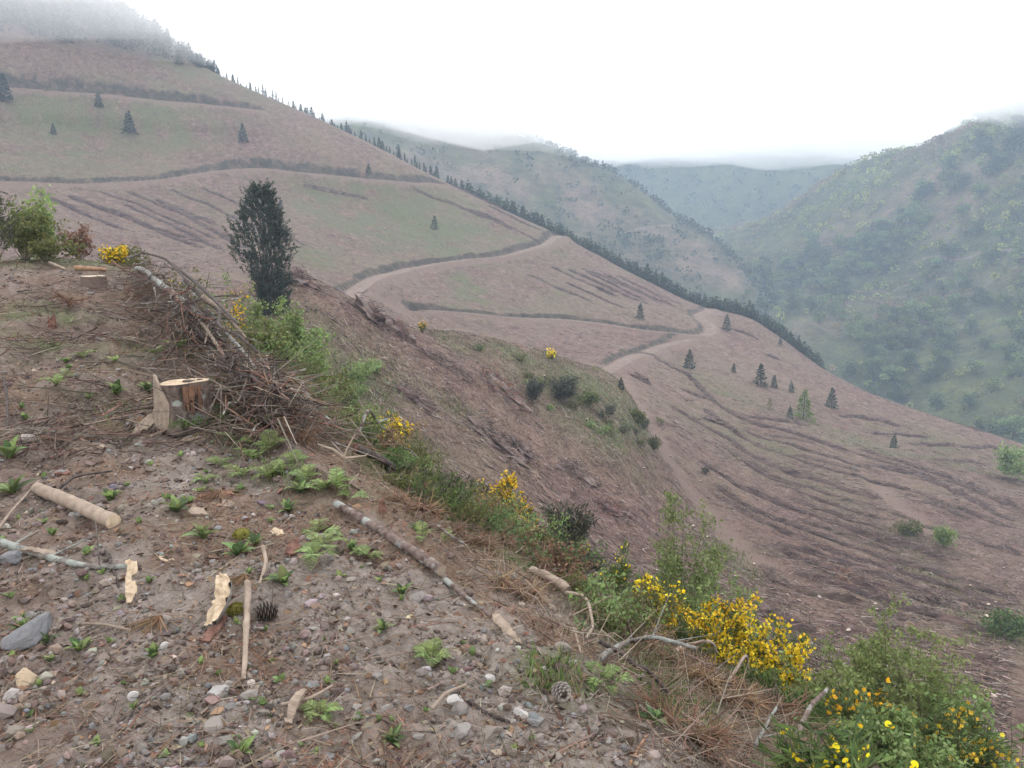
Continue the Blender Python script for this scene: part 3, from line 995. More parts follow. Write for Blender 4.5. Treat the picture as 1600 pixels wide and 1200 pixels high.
def shrub(seed, h, w, kind, leaf, n, flower=0, fsize=0.02, stem_r=0.008, nstem=14, upright=0.5, stemcol=(0.12, 0.09, 0.06), flower_top=0.35, fcol=((0.80, 0.56, 0.02), (0.72, 0.46, 0.015), (0.86, 0.66, 0.05))):
    """Stems from one foot with side twigs, leaves along the twigs and, on broom, flowers near the tips."""
    rng = np.random.default_rng(seed)
    S, F, B = Geo(), Geo(), Geo()
    tw0, tw1 = [], []
    for i in range(nstem):
        a = rng.uniform(0, 2 * math.pi); sp = (rng.uniform(0.15, 1.0) ** 0.7) * w * 0.5
        hh = h * rng.uniform(0.62, 1.0) * (1 - 0.25 * (sp / (w * 0.5 + 1e-6)) ** 2)
        tip = np.array([math.cos(a) * sp, math.sin(a) * sp, hh])
        mid = np.array([tip[0] * (1 - upright) * 0.9, tip[1] * (1 - upright) * 0.9, hh * 0.5]) + rng.normal(size=3) * 0.05 * h
        pts = densify([np.array([math.cos(a), math.sin(a), 0]) * 0.04 * w, mid, tip], 6)
        tube(S, pts, np.linspace(stem_r, stem_r * 0.25, 6), 3, stemcol, cap=False)
        m = 9
        for k in range(m):
            t = rng.uniform(0.25, 1.0); p = pts[min(int(t * 5), 4)] * (1 - (t * 5) % 1) + pts[min(int(t * 5) + 1, 5)] * ((t * 5) % 1)
            d = unit(rng.normal(size=3) * np.array([1, 1, 0.6]) + np.array([math.cos(a) * 0.5, math.sin(a) * 0.5, 0.3 + 1.2 * upright]))
            tw0.append(p); tw1.append(p + d * rng.uniform(0.12, 0.30) * min(h, w) * (1.25 - 0.6 * t))
    tw0, tw1 = np.array(tw0), np.array(tw1)
    tw0[:, 2] = np.maximum(tw0[:, 2], 0.02); tw1[:, 2] = np.maximum(tw1[:, 2], 0.02)
    sticks(S, tw0, tw1, stem_r * 0.35, stem_r * 0.12, tints(rng, len(tw0), [stemcol]))
    k = rng.integers(0, len(tw0), n); t = rng.uniform(0, 1.05, n)[:, None]
    C = tw0[k] * (1 - t) + tw1[k] * t + rng.normal(size=(n, 3)) * leaf * 0.8
    C[:, 2] = np.maximum(C[:, 2], 0.01)
    leaf_l = leaf * rng.uniform(0.6, 1.4, n)
    if kind in ('broom', 'dark'):
        d = unit(tw1 - tw0)[k] + rng.normal(size=(n, 3)) * 0.35
        leaf_quads(F, C, leaf_l * 2.2, leaf_l * 0.35, tints(rng, n, GREENS[kind]), rng, dirs=d)
    else:
        leaf_quads(F, C, leaf_l, leaf_l * 0.6, tints(rng, n, GREENS[kind]), rng, up=0.3)
    parts = [('stems', S.mesh('stems', M_LITTER)), ('foliage', F.mesh('foliage', M_LEAF))]
    if flower:
        wgt = np.clip((tw1[:, 2] / h - flower_top), 0, 1) + 0.02
        kk = rng.choice(len(tw0), flower, p=wgt / wgt.sum()); t = rng.uniform(0.2, 1.1, flower)[:, None]
        C = tw0[kk] * (1 - t) + tw1[kk] * t + rng.normal(size=(flower, 3)) * fsize * 0.8
        fs = fsize * rng.uniform(0.6, 1.3, flower)
        cc = tints(rng, flower, fcol, 0.1)
        for _ in range(2):
            leaf_quads(B, C, fs, fs * 0.8, cc, rng, up=0.4)
        parts.append(('flowers', B.mesh('flowers', M_FLOWER)))
    return parts


def dead_bough(seed, w, h, n):
    """A felled pine branch: limbs lying low with sprays of rust-brown needles."""
    rng = np.random.default_rng(seed)
    S, F = Geo(), Geo()
    base = []
    for i in range(5):
        a = rng.uniform(-0.7, 0.7) + (math.pi if i % 2 else 0)
        tip = np.array([math.cos(a) * w * 0.55, math.sin(a) * w * 0.4, h * rng.uniform(0.3, 1.0)])
        pts = densify([np.array([0, 0, 0.02]), tip * 0.5 + np.array([0, 0, h * 0.25]), tip], 6)
        tube(S, pts, np.linspace(0.018, 0.006, 6), 5, (0.13, 0.075, 0.05), cap=False)
        for k in range(10):
            p = pts[rng.integers(1, 6)]
            q = p + unit(rng.normal(size=3) + np.array([math.cos(a), math.sin(a), 0.1])) * rng.uniform(0.08, 0.22) * w
            q[2] = max(q[2], 0.01); base.append((p, q))
    p0 = np.array([b[0] for b in base]); p1 = np.array([b[1] for b in base])
    sticks(S, p0, p1, 0.005, 0.002, (0.15, 0.085, 0.055))
    k = rng.integers(0, len(p0), n); t = rng.uniform(0.35, 1.0, n)[:, None]
    C = p0[k] * (1 - t) + p1[k] * t
    d = unit(unit(p1 - p0)[k] + rng.normal(size=(n, 3)) * 0.55 + np.array([0, 0, -0.15]))
    L = rng.uniform(0.06, 0.13, n)
    sticks(F, C, C + d * L[:, None], 0.0022, 0.0008, tints(rng, n, GREENS['dead']))
    return [('limbs', S.mesh('limbs', M_LITTER)), ('needles', F.mesh('needles', M_LITTER))]


def conifer(seed, n=420, col='pine', slim=0.36, ragged=0.25):
    """A unit-height young conifer: leader, whorls of drooping boughs, needles as short blades."""
    rng = np.random.default_rng(seed)
    T, F = Geo(), Geo()
    tube(T, np.array([[0, 0, -0.03], [0, 0, 0.5], [0.01, 0, 1.0]]), np.array([0.022, 0.013, 0.003]), 5, (0.09, 0.07, 0.055), cap=False)
    z = 1 - rng.uniform(0, 0.95, n) ** 0.75
    z = np.clip(z, 0.04, 1)
    rad = slim * 0.62 * (1 - z) ** 0.8 * (1 + ragged * np.sin(z * 37 + seed)) + 0.015
    a = rng.uniform(0, 2 * math.pi, n); rr = rad * np.sqrt(rng.uniform(0.15, 1, n)) * (1 + ragged * 0.6 * np.sin(a * 3 + seed))
    C = np.stack([np.cos(a) * rr, np.sin(a) * rr, z - rr * 0.25], 1)
    d = np.stack([np.cos(a), np.sin(a), np.full(n, 0.25)], 1) + rng.normal(size=(n, 3)) * 0.35
    leaf_quads(F, C, 0.10 * rng.uniform(0.6, 1.3, n), 0.045, tints(rng, n, GREENS[col], 0.25), rng, dirs=d)
    return [('trunk', T.mesh('trunk', M_LITTER)), ('crown', F.mesh('crown', M_LEAF))]


def broadleaf(seed, n=260, cols='fresh', lobes=16):
    """A unit-height spreading tree: trunk with limbs, crown of leaf clumps round the limb ends."""
    rng = np.random.default_rng(seed)
    T, F = Geo(), Geo()
    tube(T, np.array([[0, 0, -0.05], [0.01, 0, 0.25], [0.02, 0.01, 0.6]]), np.array([0.03, 0.022, 0.008]), 5, (0.10, 0.085, 0.07), cap=False)
    cen = []
    for i in range(lobes):
        a = rng.uniform(0, 2 * math.pi); rr = rng.uniform(0.05, 0.34)
        c = np.array([math.cos(a) * rr, math.sin(a) * rr, rng.uniform(0.26, 0.86)])
        cen.append(c)
        tube(T, densify([[0, 0, 0.22], c * np.array([0.5, 0.5, 0.8]), c], 4), np.linspace(0.014, 0.004, 4), 4, (0.10, 0.085, 0.07), cap=False)
    cen = np.array(cen)
    k = rng.integers(0, lobes, n)
    o = unit(rng.normal(size=(n, 3))) * (rng.uniform(0.35, 1, n) ** 0.6)[:, None] * 0.19 * np.array([1, 1, 0.8])
    C = cen[k] + o
    shade = tints(rng, lobes, GREENS[cols], 0.2)[k]
    leaf_quads(F, C, 0.075 * rng.uniform(0.6, 1.3, n), 0.058, shade * rng.uniform(0.8, 1.2, (n, 1)), rng, dirs=o + rng.normal(size=(n, 3)) * 0.1)
    return [('trunk', T.mesh('trunk', M_LITTER)), ('crown', F.mesh('crown', M_LEAF))]


def frond_mesh(seed):
    """One bracken frond of unit length: arching stalk, paired tapering pinnae with toothed leaflets."""
    rng = np.random.default_rng(seed)
    G = Geo()
    s = np.linspace(0, 1, 9)
    bend = rng.uniform(0.45, 0.85)
    P = np.stack([s * 0.75, rng.uniform(-0.1, 0.1) * s * s, s * 0.75 - bend * s ** 2.4], 1)
    tube(G, P, np.linspace(0.014, 0.004, 9), 4, (0.16, 0.20, 0.06), cap=False)
    for t in np.linspace(0.20, 0.98, 15):
        p = np.array([np.interp(t, s, P[:, i]) for i in range(3)])
        tx = unit(np.array([np.interp(min(t + 0.05, 1), s, P[:, i]) for i in range(3)]) - p + 1e-6)
        L = 0.30 * math.sin(math.pi * (1 - t) ** 0.75 * 0.62 + 0.12)
        for sd in (-1, 1):
            d = unit(np.array([tx[0] * 0.5, sd * 1.0, tx[2] * 0.5 - 0.1]) + rng.normal(size=3) * 0.08)
            q = p + d * L * rng.uniform(0.85, 1.1)
            side = unit(np.cross(d, np.array([0, 0, 1.0])))
            col = tints(rng, 1, GREENS['fresh'])[0]
            V = [p]; m = 4
            for i in range(1, m + 1):
                c = p + (q - p) * i / (m + 0.4); ww = 0.032 * L / 0.30 * (1 - i / (m + 1.5)) + 0.008
                V += [c + side * ww, c - side * ww]
            V.append(q)
            V = np.array(V)
            f = [(0, 1, 2)]
            for i in range(m - 1):
                b = 1 + 2 * i
                f += [(b, b + 2, b + 1), (b + 1, b + 2, b + 3)]
            b = 1 + 2 * (m - 1); f.append((b, 2 * m + 1, b + 1))
            G.add(V, tris=f, col=col)
    return G.mesh('frond', M_LEAF)


def leaf_mesh(seed, cols='bramble', width=0.32):
    """One long basal leaf of unit length, folded along its midrib and arching over."""
    rng = np.random.default_rng(seed)
    G = Geo()
    s = np.linspace(0, 1, 7); bend = rng.uniform(0.2, 0.5)
    c = tints(rng, 1, GREENS[cols])[0]
    V = []
    for t in s:
        w = width * 0.5 * math.sin(math.pi * min(0.12 + 0.88 * t, 1.0) ** 0.9) + 0.008
        x, z = t * 0.85, 0.55 * t - bend * t * t
        V += [(x, -w, z + 0.35 * w), (x, 0, z), (x, w, z + 0.35 * w)]
    V = np.array(V); q = []
    for i in range(6):
        b = i * 3; q += [(b, b + 3, b + 4, b + 1), (b + 1, b + 4, b + 5, b + 2)]
    cc = np.tile(c, (len(V), 1)); cc[1::3] *= 1.35
    G.add(V, quads=q, col=cc)
    return G.mesh('leaf', M_LEAF, True)


# ------------------------------------------------------------------ solids
def ico(sub):
    t = (1 + 5 ** 0.5) / 2
    v = [(-1, t, 0), (1, t, 0), (-1, -t, 0), (1, -t, 0), (0, -1, t), (0, 1, t), (0, -1, -t), (0, 1, -t), (t, 0, -1), (t, 0, 1), (-t, 0, -1), (-t, 0, 1)]
    f = [(0, 11, 5), (0, 5, 1), (0, 1, 7), (0, 7, 10), (0, 10, 11), (1, 5, 9), (5, 11, 4), (11, 10, 2), (10, 7, 6), (7, 1, 8), (3, 9, 4), (3, 4, 2), (3, 2, 6), (3, 6, 8), (3, 8, 9), (4, 9, 5), (2, 4, 11), (6, 2, 10), (8, 6, 7), (9, 8, 1)]
    v = [tuple(unit(np.array(p))) for p in v]
    for _ in range(sub):
        cache, nf = {}, []

        def mid(a, b):
            k = (min(a, b), max(a, b))
            if k not in cache:
                v.append(tuple(unit((np.array(v[a]) + np.array(v[b])) / 2))); cache[k] = len(v) - 1
            return cache[k]
        for a, b, c in f:
            x, y, z = mid(a, b), mid(b, c), mid(c, a)
            nf += [(a, x, z), (b, y, x), (c, z, y), (x, y, z)]
        f = nf
    return np.array(v), np.array(f)


ICO0, ICO1, ICO2 = ico(0), ico(1), ico(2)


def rock(seed, mat=None, cuts=9, sub=2, flat=1.0):
    """An angular broken stone: a ball cut by random planes, then roughened."""
    rng = np.random.default_rng(seed)
    v, f = (ICO2 if sub == 2 else ICO1); v = v.copy()
    for _ in range(cuts):
        n = unit(rng.normal(size=3)); d = rng.uniform(0.45, 0.8)
        s = v @ n
        v = np.where((s > d)[:, None], v - n * (s - d)[:, None], v)
    v *= rng.uniform(0.7, 1.15, 3) * np.array([1, 1, flat])
    v += 0.02 * rng.normal(size=v.shape)
    G = Geo(); G.add(v, tris=f)
    return G.mesh('stone', mat or M_STONE)

# ------------------------------------------------------------------ trees on and behind the ridge
CONIFERS = [conifer(300 + i) for i in range(5)]
LEAN_CON = [conifer(320 + i, 260, slim=0.26, ragged=0.4) for i in range(4)]
BROAD = [broadleaf(340 + i, 1100, ['larch', 'birch', 'bramble', 'larch', 'olive', 'bramble'][i]) for i in range(6)]


def tree(name, parts, x, y, z, h, label, group, category='tree', wide=1.0, seed=None):
    return thing(name, parts, (x, y, z), label, category, group, rotz=random.uniform(0, 6.28), scale=(h * wide, h * wide, h))


# lone conifers left standing on the felled slope: (u, base v, height px, label)
LONE = [(380, 223, 26, 'dark conifer left of centre on the high felled slope between two roads', 0), (203, 209, 30, 'blurred wide conifer in mist high on the left slope', 0),
        (84, 211, 14, 'tiny dark conifer farthest left on the high slope', 0), (576, 272, 15, 'small conifer just above the upper forest road', 0), (679, 358, 20, 'small conifer alone on the greenish middle slope', 0),
        (438, 325, 14, 'small bluish conifer on the slope right of the dark tree top', 0), (1000, 498, 24, 'dark bushy conifer just above the level forest road', 0),
        (1135, 516, 24, 'slim conifer on the nose beside the road hairpin', 0), (1077, 576, 30, 'bluish conifer below the hairpin road, leftmost of its slope', 0),
        (1146, 582, 14, 'faint small conifer between the bluish one and the tall pointed one', 0), (1188, 603, 34, 'tallest dark pointed conifer on the lower slope', 0),
        (1209, 606, 20, 'smaller conifer close beside the tallest pointed one', 0), (1236, 613, 17, 'small conifer above the yellow-green larch', 0), (1299, 637, 30, 'dark conifer right of the yellow-green larch', 0),
        (1234, 654, 19, 'small very dark conifer touching the yellow-green larch', 0), (1202, 641, 19, 'faint olive young tree left of the larch', 2), (1255, 656, 46, 'yellow-green larch standing among the dark conifers', 1),
        (1396, 700, 20, 'round dark little conifer alone on the lower right slope', 0), (970, 608, 20, 'small dark conifer at the top of the bare track', 0), (1219, 540, 12, 'tiny conifer near the ridge right of the hairpin', 0),
        (8, 160, 34, 'dark tree at the picture edge beside the highest track', 0), (155, 168, 20, 'misty tree below the highest track', 0)]
LARCH = [conifer(331, 620, 'larch', 0.62, 0.3)]
OLIVE = [conifer(335, 300, 'olive', 0.6, 0.4)]
for i, (u, v, hp, lab, kd) in enumerate(LONE):
    p = at(u, v, 95)
    h = hp * np.linalg.norm(p - [0, 0, EYE]) / 1200
    tree('larch_tree' if kd == 1 else 'young_tree' if kd == 2 else 'conifer_tree', LARCH[0] if kd == 1 else OLIVE[0] if kd == 2 else CONIFERS[i % 5], p[0], p[1], p[2] - 0.1, h, lab, None, wide=1.35 if kd == 0 else 1.0)

# plantation rows just over the skyline
sk_az, sk_r, sk_z = L_SK


def skyline_tree(u, beyond, h, label, group, protos):
    d = ray(u, 500); az = math.atan2(d[0], d[1])
    r = float(f_at(L_SK, np.array([az]))[0][0]) + beyond
    x, y = r * math.sin(az), r * math.cos(az)
    tree('conifer_tree', random.choice(protos), x, y, float(height(x, y)[0]) - 0.2, h, label, group, wide=random.uniform(0.8, 1.25))


for i in range(66):
    u = 356 + (690 - 356) * (i + random.uniform(0, 0.9)) / 66
    skyline_tree(u, random.uniform(1, 9), random.uniform(3.6, 6.2), 'conifer in the open line along the skyline of the felled hill', 'conifers along the skyline', LEAN_CON + CONIFERS[:2])
for u in (703, 708, 714):
    skyline_tree(u, 3, random.uniform(4, 5.2), 'conifer in the small clump at the end of the upper road', 'clump by the upper road', CONIFERS)
for i in range(120):
    u = 722 + (1262 - 722) * (i + random.uniform(0, 0.9)) / 120
    skyline_tree(u, random.uniform(4, 16), random.uniform(4.6, 7.0) + 1.2 * ((i * 7) % 3 == 0), 'conifer in the dark belt just behind the ridge line', 'conifer belt behind the ridge', LEAN_CON + CONIFERS)
# the wood on the misty summit
n = 0
for i in range(600):
    u = random.uniform(-70, 352); low = 62 + (max(u, 0) / 350) ** 1.6 * 60
    d = ray(u, 300); az = math.atan2(d[0], d[1])
    rs = float(f_at(L_SK, np.array([az]))[0][0]); p = at(u, low, 150)
    r = random.uniform(math.hypot(p[0], p[1]), rs + 10)
    if rs - math.hypot(p[0], p[1]) < 1 and random.random() < 0.7: continue
    x, y = r * math.sin(az), r * math.cos(az)
    tree('conifer_tree', random.choice(LEAN_CON + CONIFERS), x, y, float(height(x, y)[0]) - 0.2, random.uniform(7, 10.5) * (1 - 0.45 * smooth(200, 352, u)), 'tree of the dark misty wood on the summit', 'summit wood', wide=1.25)
    n += 1
    if n >= 95: break

def conifer_mass(spots, name, label, seed):
    """The rest of a plantation, too crowded to pick apart: small pointed conifers in one mesh."""
    rng = np.random.default_rng(seed); G = Geo()
    P = np.array([s[:3] for s in spots]); h = np.array([s[3] for s in spots]); n, per = len(P), 32
    a = np.repeat(np.arange(n), per); z = 1 - rng.uniform(0, 0.95, n * per) ** 0.75
    t = rng.uniform(0, 2 * math.pi, n * per); rr = (0.30 * (1 - z) ** 0.6 + 0.02) * np.sqrt(rng.uniform(0.1, 1, n * per))
    C = P[a] + np.column_stack([np.cos(t) * rr, np.sin(t) * rr, z]) * h[a][:, None]
    leaf_quads(G, C, h[a] * 0.165, h[a] * 0.085, tints(rng, n * per, GREENS['pine'], 0.25), rng, dirs=np.column_stack([np.cos(t), np.sin(t), np.full(n * per, 0.3)]) + rng.normal(size=(n * per, 3)) * 0.3)
    sticks(G, P, P + np.array([0, 0, 0.9]) * h[:, None], h * 0.018, h * 0.004, (0.09, 0.07, 0.055))
    link(name, G.mesh(name, M_LEAF), kind='stuff', label=label)


def ridge_spot(u, beyond, h):
    d = ray(u, 500); az = math.atan2(d[0], d[1])
    r = float(f_at(L_SK, np.array([az]))[0][0]) + beyond
    x, y = r * math.sin(az), r * math.cos(az)
    return (x, y, float(height(x, y)[0]) - 0.2, h)


conifer_mass([ridge_spot(random.uniform(722, 1290), random.uniform(2, 15), random.uniform(3.6, 6.2)) for _ in range(950)], 'ridge_wood', 'dark plantation behind the ridge line', 3)
sw = []
for i in range(900):
    u = random.uniform(-70, 345)
    low = 60 + (max(u, 0) / 350) ** 1.6 * 58
    p = at(u, low, 150); d = ray(u, 300); az = math.atan2(d[0], d[1])
    r = random.uniform(math.hypot(p[0], p[1]), float(f_at(L_SK, np.array([az]))[0][0]) + 10)
    x, y = r * math.sin(az), r * math.cos(az)
    sw.append((x, y, float(height(x, y)[0]) - 0.2, random.uniform(6.5, 10) * (1 - 0.5 * smooth(200, 345, u))))
conifer_mass(sw, 'summit_wood', 'dark wood on the summit fading into cloud', 4)

# ------------------------------------------------------------------ woods on the hills beyond
def pick(S, n, rng, dens):
    """Random ground points of a far sheet, weighted by dens."""
    w = np.clip(dens, 0, None)[:-1, :-1] * np.abs(np.diff(S['X'], axis=1)[:-1]) * np.abs(np.diff(S['R'], axis=0)[:, :-1])
    w = w / w.sum()
    k = rng.choice(w.size, n, p=w.ravel())
    i, j = np.unravel_index(k, w.shape); a, b = rng.uniform(size=n), rng.uniform(size=n)
    L = lambda g: (g[i, j] * (1 - a) + g[i + 1, j] * a) * (1 - b) + (g[i, j + 1] * (1 - a) + g[i + 1, j + 1] * a) * b
    return np.stack([L(S['X']), L(S['Y']), L(S['Z'])], 1)


rng = np.random.default_rng(11)
vis = (S_OPP['pu'] > 1050) & (S_OPP['pu'] < 1640) & (S_OPP['pv'] < 760) & (S_OPP['pv'] > 150)
clump = 0.35 + 1.8 * np.clip(fbm(S_OPP['X'] / 38, S_OPP['Y'] / 38, 171, 4) + 0.12, 0, 1)
dens = vis * clump * (1 - 0.85 * S_OPP['cl'])
P = pick(S_OPP, 4300, rng, dens)
dist = np.linalg.norm(P, axis=1); hh = rng.uniform(4.5, 10.5, len(P)) * (0.75 + 0.7 * (vnoise(P[:, 0] / 60, P[:, 1] / 60, 5) + 0.3))
order = np.argsort(-(hh / dist))
tops = order[:260]
kinds = np.clip((vnoise(P[:, 0] / 45, P[:, 1] / 45, 9) + 0.5) * 7 + rng.normal(size=len(P)) * 0.9, 0, 5.9).astype(int)
for k in tops:
    tree('broadleaf_tree', BROAD[[0, 2, 5, 1, 2, 3][kinds[k]]], P[k, 0], P[k, 1], P[k, 2] - 0.4, hh[k] * 1.1, ['yellow-green', 'dark green', 'deep green', 'light green', 'dull green', 'pale yellow-green'][kinds[k]] + ' broadleaf tree on the slope across the valley', 'trees on the opposite hillside', wide=1.25)


def crowns(points, heights, cols, per, name, label, rng, leafy=0.18, trunks=True):
    """A far wood that reads as one mass: many small crowns of leaf clumps in one mesh."""
    G = Geo(); n = len(points)
    a = np.repeat(np.arange(n), per)
    o = unit(rng.normal(size=(n * per, 3))) * (rng.uniform(0.3, 1, n * per) ** 0.5)[:, None]
    o[:, 2] *= 0.85
    C = points[a] + o * heights[a][:, None] * 0.42 + np.array([0, 0, 0.5]) * heights[a][:, None]
    base = cols[a] * rng.uniform(0.75, 1.25, (n * per, 1))
    leaf_quads(G, C, heights[a] * leafy, heights[a] * leafy * 0.8, base, rng, dirs=o + rng.normal(size=o.shape) * 0.2)
    if trunks: sticks(G, points - np.array([0, 0, 0.5]), points + np.array([0, 0, 0.5]) * heights[:, None], heights * 0.025, heights * 0.012, (0.10, 0.085, 0.07))
    return link(name, G.mesh(name, M_LEAF), kind='stuff', label=label)


rest = order[260:]
pal = np.array([(0.19, 0.235, 0.05), (0.23, 0.27, 0.06), (0.115, 0.155, 0.04), (0.29, 0.30, 0.075), (0.14, 0.14, 0.05), (0.22, 0.155, 0.09)])
crowns(P[rest], hh[rest] * 0.9, pal[kinds[rest]] * rng.uniform(0.95, 1.45, (len(rest), 1)), 28, 'hillside_wood', 'wooded cover of the hillside across the valley', rng, 0.215)
P = pick(S_OPP, 9000, rng, vis * (0.5 + clump) * (1 - 0.5 * S_OPP['cl']))
hs = rng.uniform(0.9, 2.6, len(P))
crowns(P, hs, tints(rng, len(P), [(0.16, 0.185, 0.045), (0.12, 0.14, 0.04), (0.21, 0.20, 0.06), (0.20, 0.135, 0.08), (0.10, 0.125, 0.035)], 0.25), 8, 'hillside_undergrowth', 'scrub between the trees across the valley', rng, 0.40, False)
vs = (S_SPUR['pu'] > 480) & (S_SPUR['pu'] < 1280) & (S_SPUR['pv'] < 600)
ridge = np.exp(-((S_SPUR['R'] - S_SPUR['R'][92][None]) / 22) ** 2)
ds = vs * (0.10 + 1.6 * ridge + 0.9 * np.clip(fbm(S_SPUR['X'] / 60, S_SPUR['Y'] / 60, 175, 3), 0, 1) + 1.5 * np.exp(-((S_SPUR['pu'] - 1000) / 90) ** 2 - ((S_SPUR['pv'] - 395) / 35) ** 2)) * (1 - 0.8 * np.clip(S_SPUR['cl'], 0, 1))
P = pick(S_SPUR, 2400, rng, ds)
crowns(P, rng.uniform(3, 9, len(P)), tints(rng, len(P), [(0.05, 0.085, 0.04), (0.07, 0.11, 0.045), (0.035, 0.06, 0.035)], 0.2), 14, 'misty_wood', 'trees on the misty hill behind the ridge', rng, 0.28, False)
P = pick(S_DIST, 1600, rng, (S_DIST['pu'] > 820) & (S_DIST['pu'] < 1500) & (S_DIST['pv'] > 150))
crowns(P, rng.uniform(7, 13, len(P)), tints(rng, len(P), [(0.04, 0.07, 0.035), (0.06, 0.09, 0.04)], 0.2), 12, 'distant_wood', 'forest on the distant blue slope', rng, 0.33, False)


def far_track(S, pts, hw, label):
    """A forest track on one of the far sheets, draped on its surface."""
    from mathutils.bvhtree import BVHTree
    if 'bvh' not in S:
        m = S['obj'].data
        S['bvh'] = BVHTree.FromPolygons([v.co[:] for v in m.vertices], [p.vertices[:] for p in m.polygons])
    hit = []
    for u, v in pts:
        h = S['bvh'].ray_cast(Vector((0, 0, EYE)), Vector(ray(u, v)).normalized())
        if h[0] is not None: hit.append(np.array(h[0]))
    path = densify(hit, 80)

    def zf(x, y):
        o = []
        for a, b in zip(x, y):
            h = S['bvh'].ray_cast(Vector((a, b, 900)), Vector((0, 0, -1)))
            o.append(h[0].z if h[0] is not None else 0)
        return np.array(o)
    ribbon('forest_track', path, hw, M_ROAD, 0.35, label, zf)


far_track(S_SPUR, [(968, 366), (990, 361), (1020, 356), (1050, 353), (1062, 352)], 1.3, 'track across the cleared tip of the misty hill')
far_track(S_SPUR, [(1085, 424), (1110, 427), (1140, 428), (1165, 429)], 1.1, 'lower track on the tip of the misty hill')
far_track(S_OPP, [(1306, 430), (1314, 444), (1330, 452), (1360, 457), (1388, 459)], 1.0, 'track bending on the wooded hillside, upper piece')
far_track(S_OPP, [(1372, 478), (1395, 486), (1415, 496), (1440, 501), (1462, 507)], 1.0, 'track on the wooded hillside, lower piece')
far_track(S_OPP, [(1370, 411), (1420, 408), (1475, 404), (1530, 396), (1600, 390)], 0.7, 'thin level track high on the wooded hillside')
far_track(S_OPP, [(1395, 456), (1420, 445), (1450, 437)], 0.7, 'grassy path rising right on the wooded hillside')

# ------------------------------------------------------------------ slash rows, brush and stumps on the felled slopes
SLASH = [(0.10, 0.066, 0.056), (0.16, 0.105, 0.088), (0.21, 0.16, 0.14), (0.075, 0.05, 0.042), (0.19, 0.12, 0.09), (0.27, 0.22, 0.19)]


def zoomA(p): return [(1040 + x / 2.857, 450 + y / 2.857) for x, y in p]


def zoomB(p): return [(1040 + x / 2.857, 780 + y / 2.857) for x, y in p]


ROWS = [zoomA(p) for p in (
    [(0, 520), (100, 570), (220, 640), (330, 710), (420, 770), (520, 820), (640, 850), (760, 880), (890, 930), (1000, 960)],
    [(150, 770), (220, 820), (300, 870), (400, 920), (500, 970), (600, 1000), (700, 1030), (800, 1070), (900, 1110), (1000, 1140), (1080, 1180)],
    [(250, 930), (330, 990), (420, 1050), (560, 1100), (700, 1150)], [(420, 650), (520, 665), (600, 680), (690, 700)], [(560, 740), (680, 770), (800, 800), (900, 830)],
    [(830, 710), (920, 735), (1020, 765), (1120, 800), (1220, 830), (1330, 880), (1450, 930), (1600, 1000)],
    [(880, 790), (1000, 800), (1100, 830), (1200, 870), (1300, 910), (1400, 960), (1500, 1020), (1590, 1060)], [(1130, 940), (1220, 970), (1300, 1010), (1400, 1050)],
    [(770, 575), (900, 580), (1000, 600), (1070, 630)], [(900, 650), (1050, 655), (1200, 670)], [(1080, 700), (1250, 705), (1400, 715), (1530, 720)], [(1190, 770), (1300, 775), (1420, 780)],
    [(1420, 840), (1500, 850), (1600, 870)], [(280, 180), (350, 200), (430, 240)], [(430, 290), (480, 310), (530, 330)], [(340, 770), (440, 840), (560, 880), (660, 900)], [(1000, 1050), (1100, 1090), (1180, 1110)],
    [(350, 580), (450, 585), (560, 600), (650, 620)], [(50, 440), (120, 480), (210, 492)], [(1250, 580), (1350, 610), (1430, 650)])]
ROWS += [zoomB(p) for p in (
    [(640, 190), (760, 240), (880, 280), (1000, 310), (1130, 350), (1260, 390), (1400, 440), (1560, 490)], [(760, 110), (850, 150), (950, 180), (1050, 215)],
    [(470, 200), (560, 240), (640, 290), (730, 310), (820, 360), (900, 400), (1000, 440), (1130, 490)], [(370, 490), (470, 520), (560, 570), (660, 600), (760, 630), (850, 680)],
    [(950, 570), (1050, 600)], [(1300, 690), (1420, 720), (1550, 760)], [(1160, 450), (1220, 475), (1290, 495)], [(1480, 200), (1540, 235), (1620, 275)], [(1450, 620), (1520, 640), (1600, 660)], [(1000, 160), (1090, 190), (1160, 215)])]
ROWS += [[(905, 418), (960, 440), (1010, 462), (1060, 482)], [(930, 440), (975, 462), (1020, 478)], [(880, 440), (930, 462), (985, 486)], [(820, 428), (870, 450), (930, 475)], [(960, 430), (1010, 452), (1070, 478)],
         [(110, 308), (170, 330), (230, 352), (290, 372), (350, 392)], [(190, 318), (250, 345), (310, 372), (355, 392)], [(150, 296), (220, 322), (285, 350), (340, 375)], [(240, 310), (300, 335), (345, 355)], [(60, 300), (120, 330), (200, 362)],
         [(470, 288), (520, 300), (580, 312)], [(700, 245), (740, 268), (790, 296)], [(760, 320), (810, 345), (850, 362)]]


ROWS += [[(80 + 46 * k, 306 - 3 * k), (150 + 46 * k, 332 - 2 * k), (235 + 40 * k, 366 - 2 * k), (300 + 36 * k, 392 - k)] for k in (0.5, 2.5, 4, 5)]
ROWS += [[(846 + 30 * k, 414 + 4 * k), (900 + 28 * k, 438 + 4 * k), (960 + 24 * k, 464 + 4 * k)] for k in (0.4, 1.3, 2.2, 3.1, 4.0)]
ROWS += [[(640 + 50 * k, 292 + 18 * k), (700 + 50 * k, 316 + 20 * k), (760 + 46 * k, 342 + 20 * k)] for k in (0, 1, 2)]
refA = np.array([(1040, 632), (1117, 674), (1187, 720), (1264, 748), (1351, 775), (1390, 786), (1480, 815), (1600, 855)], float)
refB = np.array([(1128, 778), (1190, 822), (1264, 846), (1350, 878), (1400, 893), (1436, 904), (1530, 934), (1610, 958)], float)
rr0 = random.Random(3)
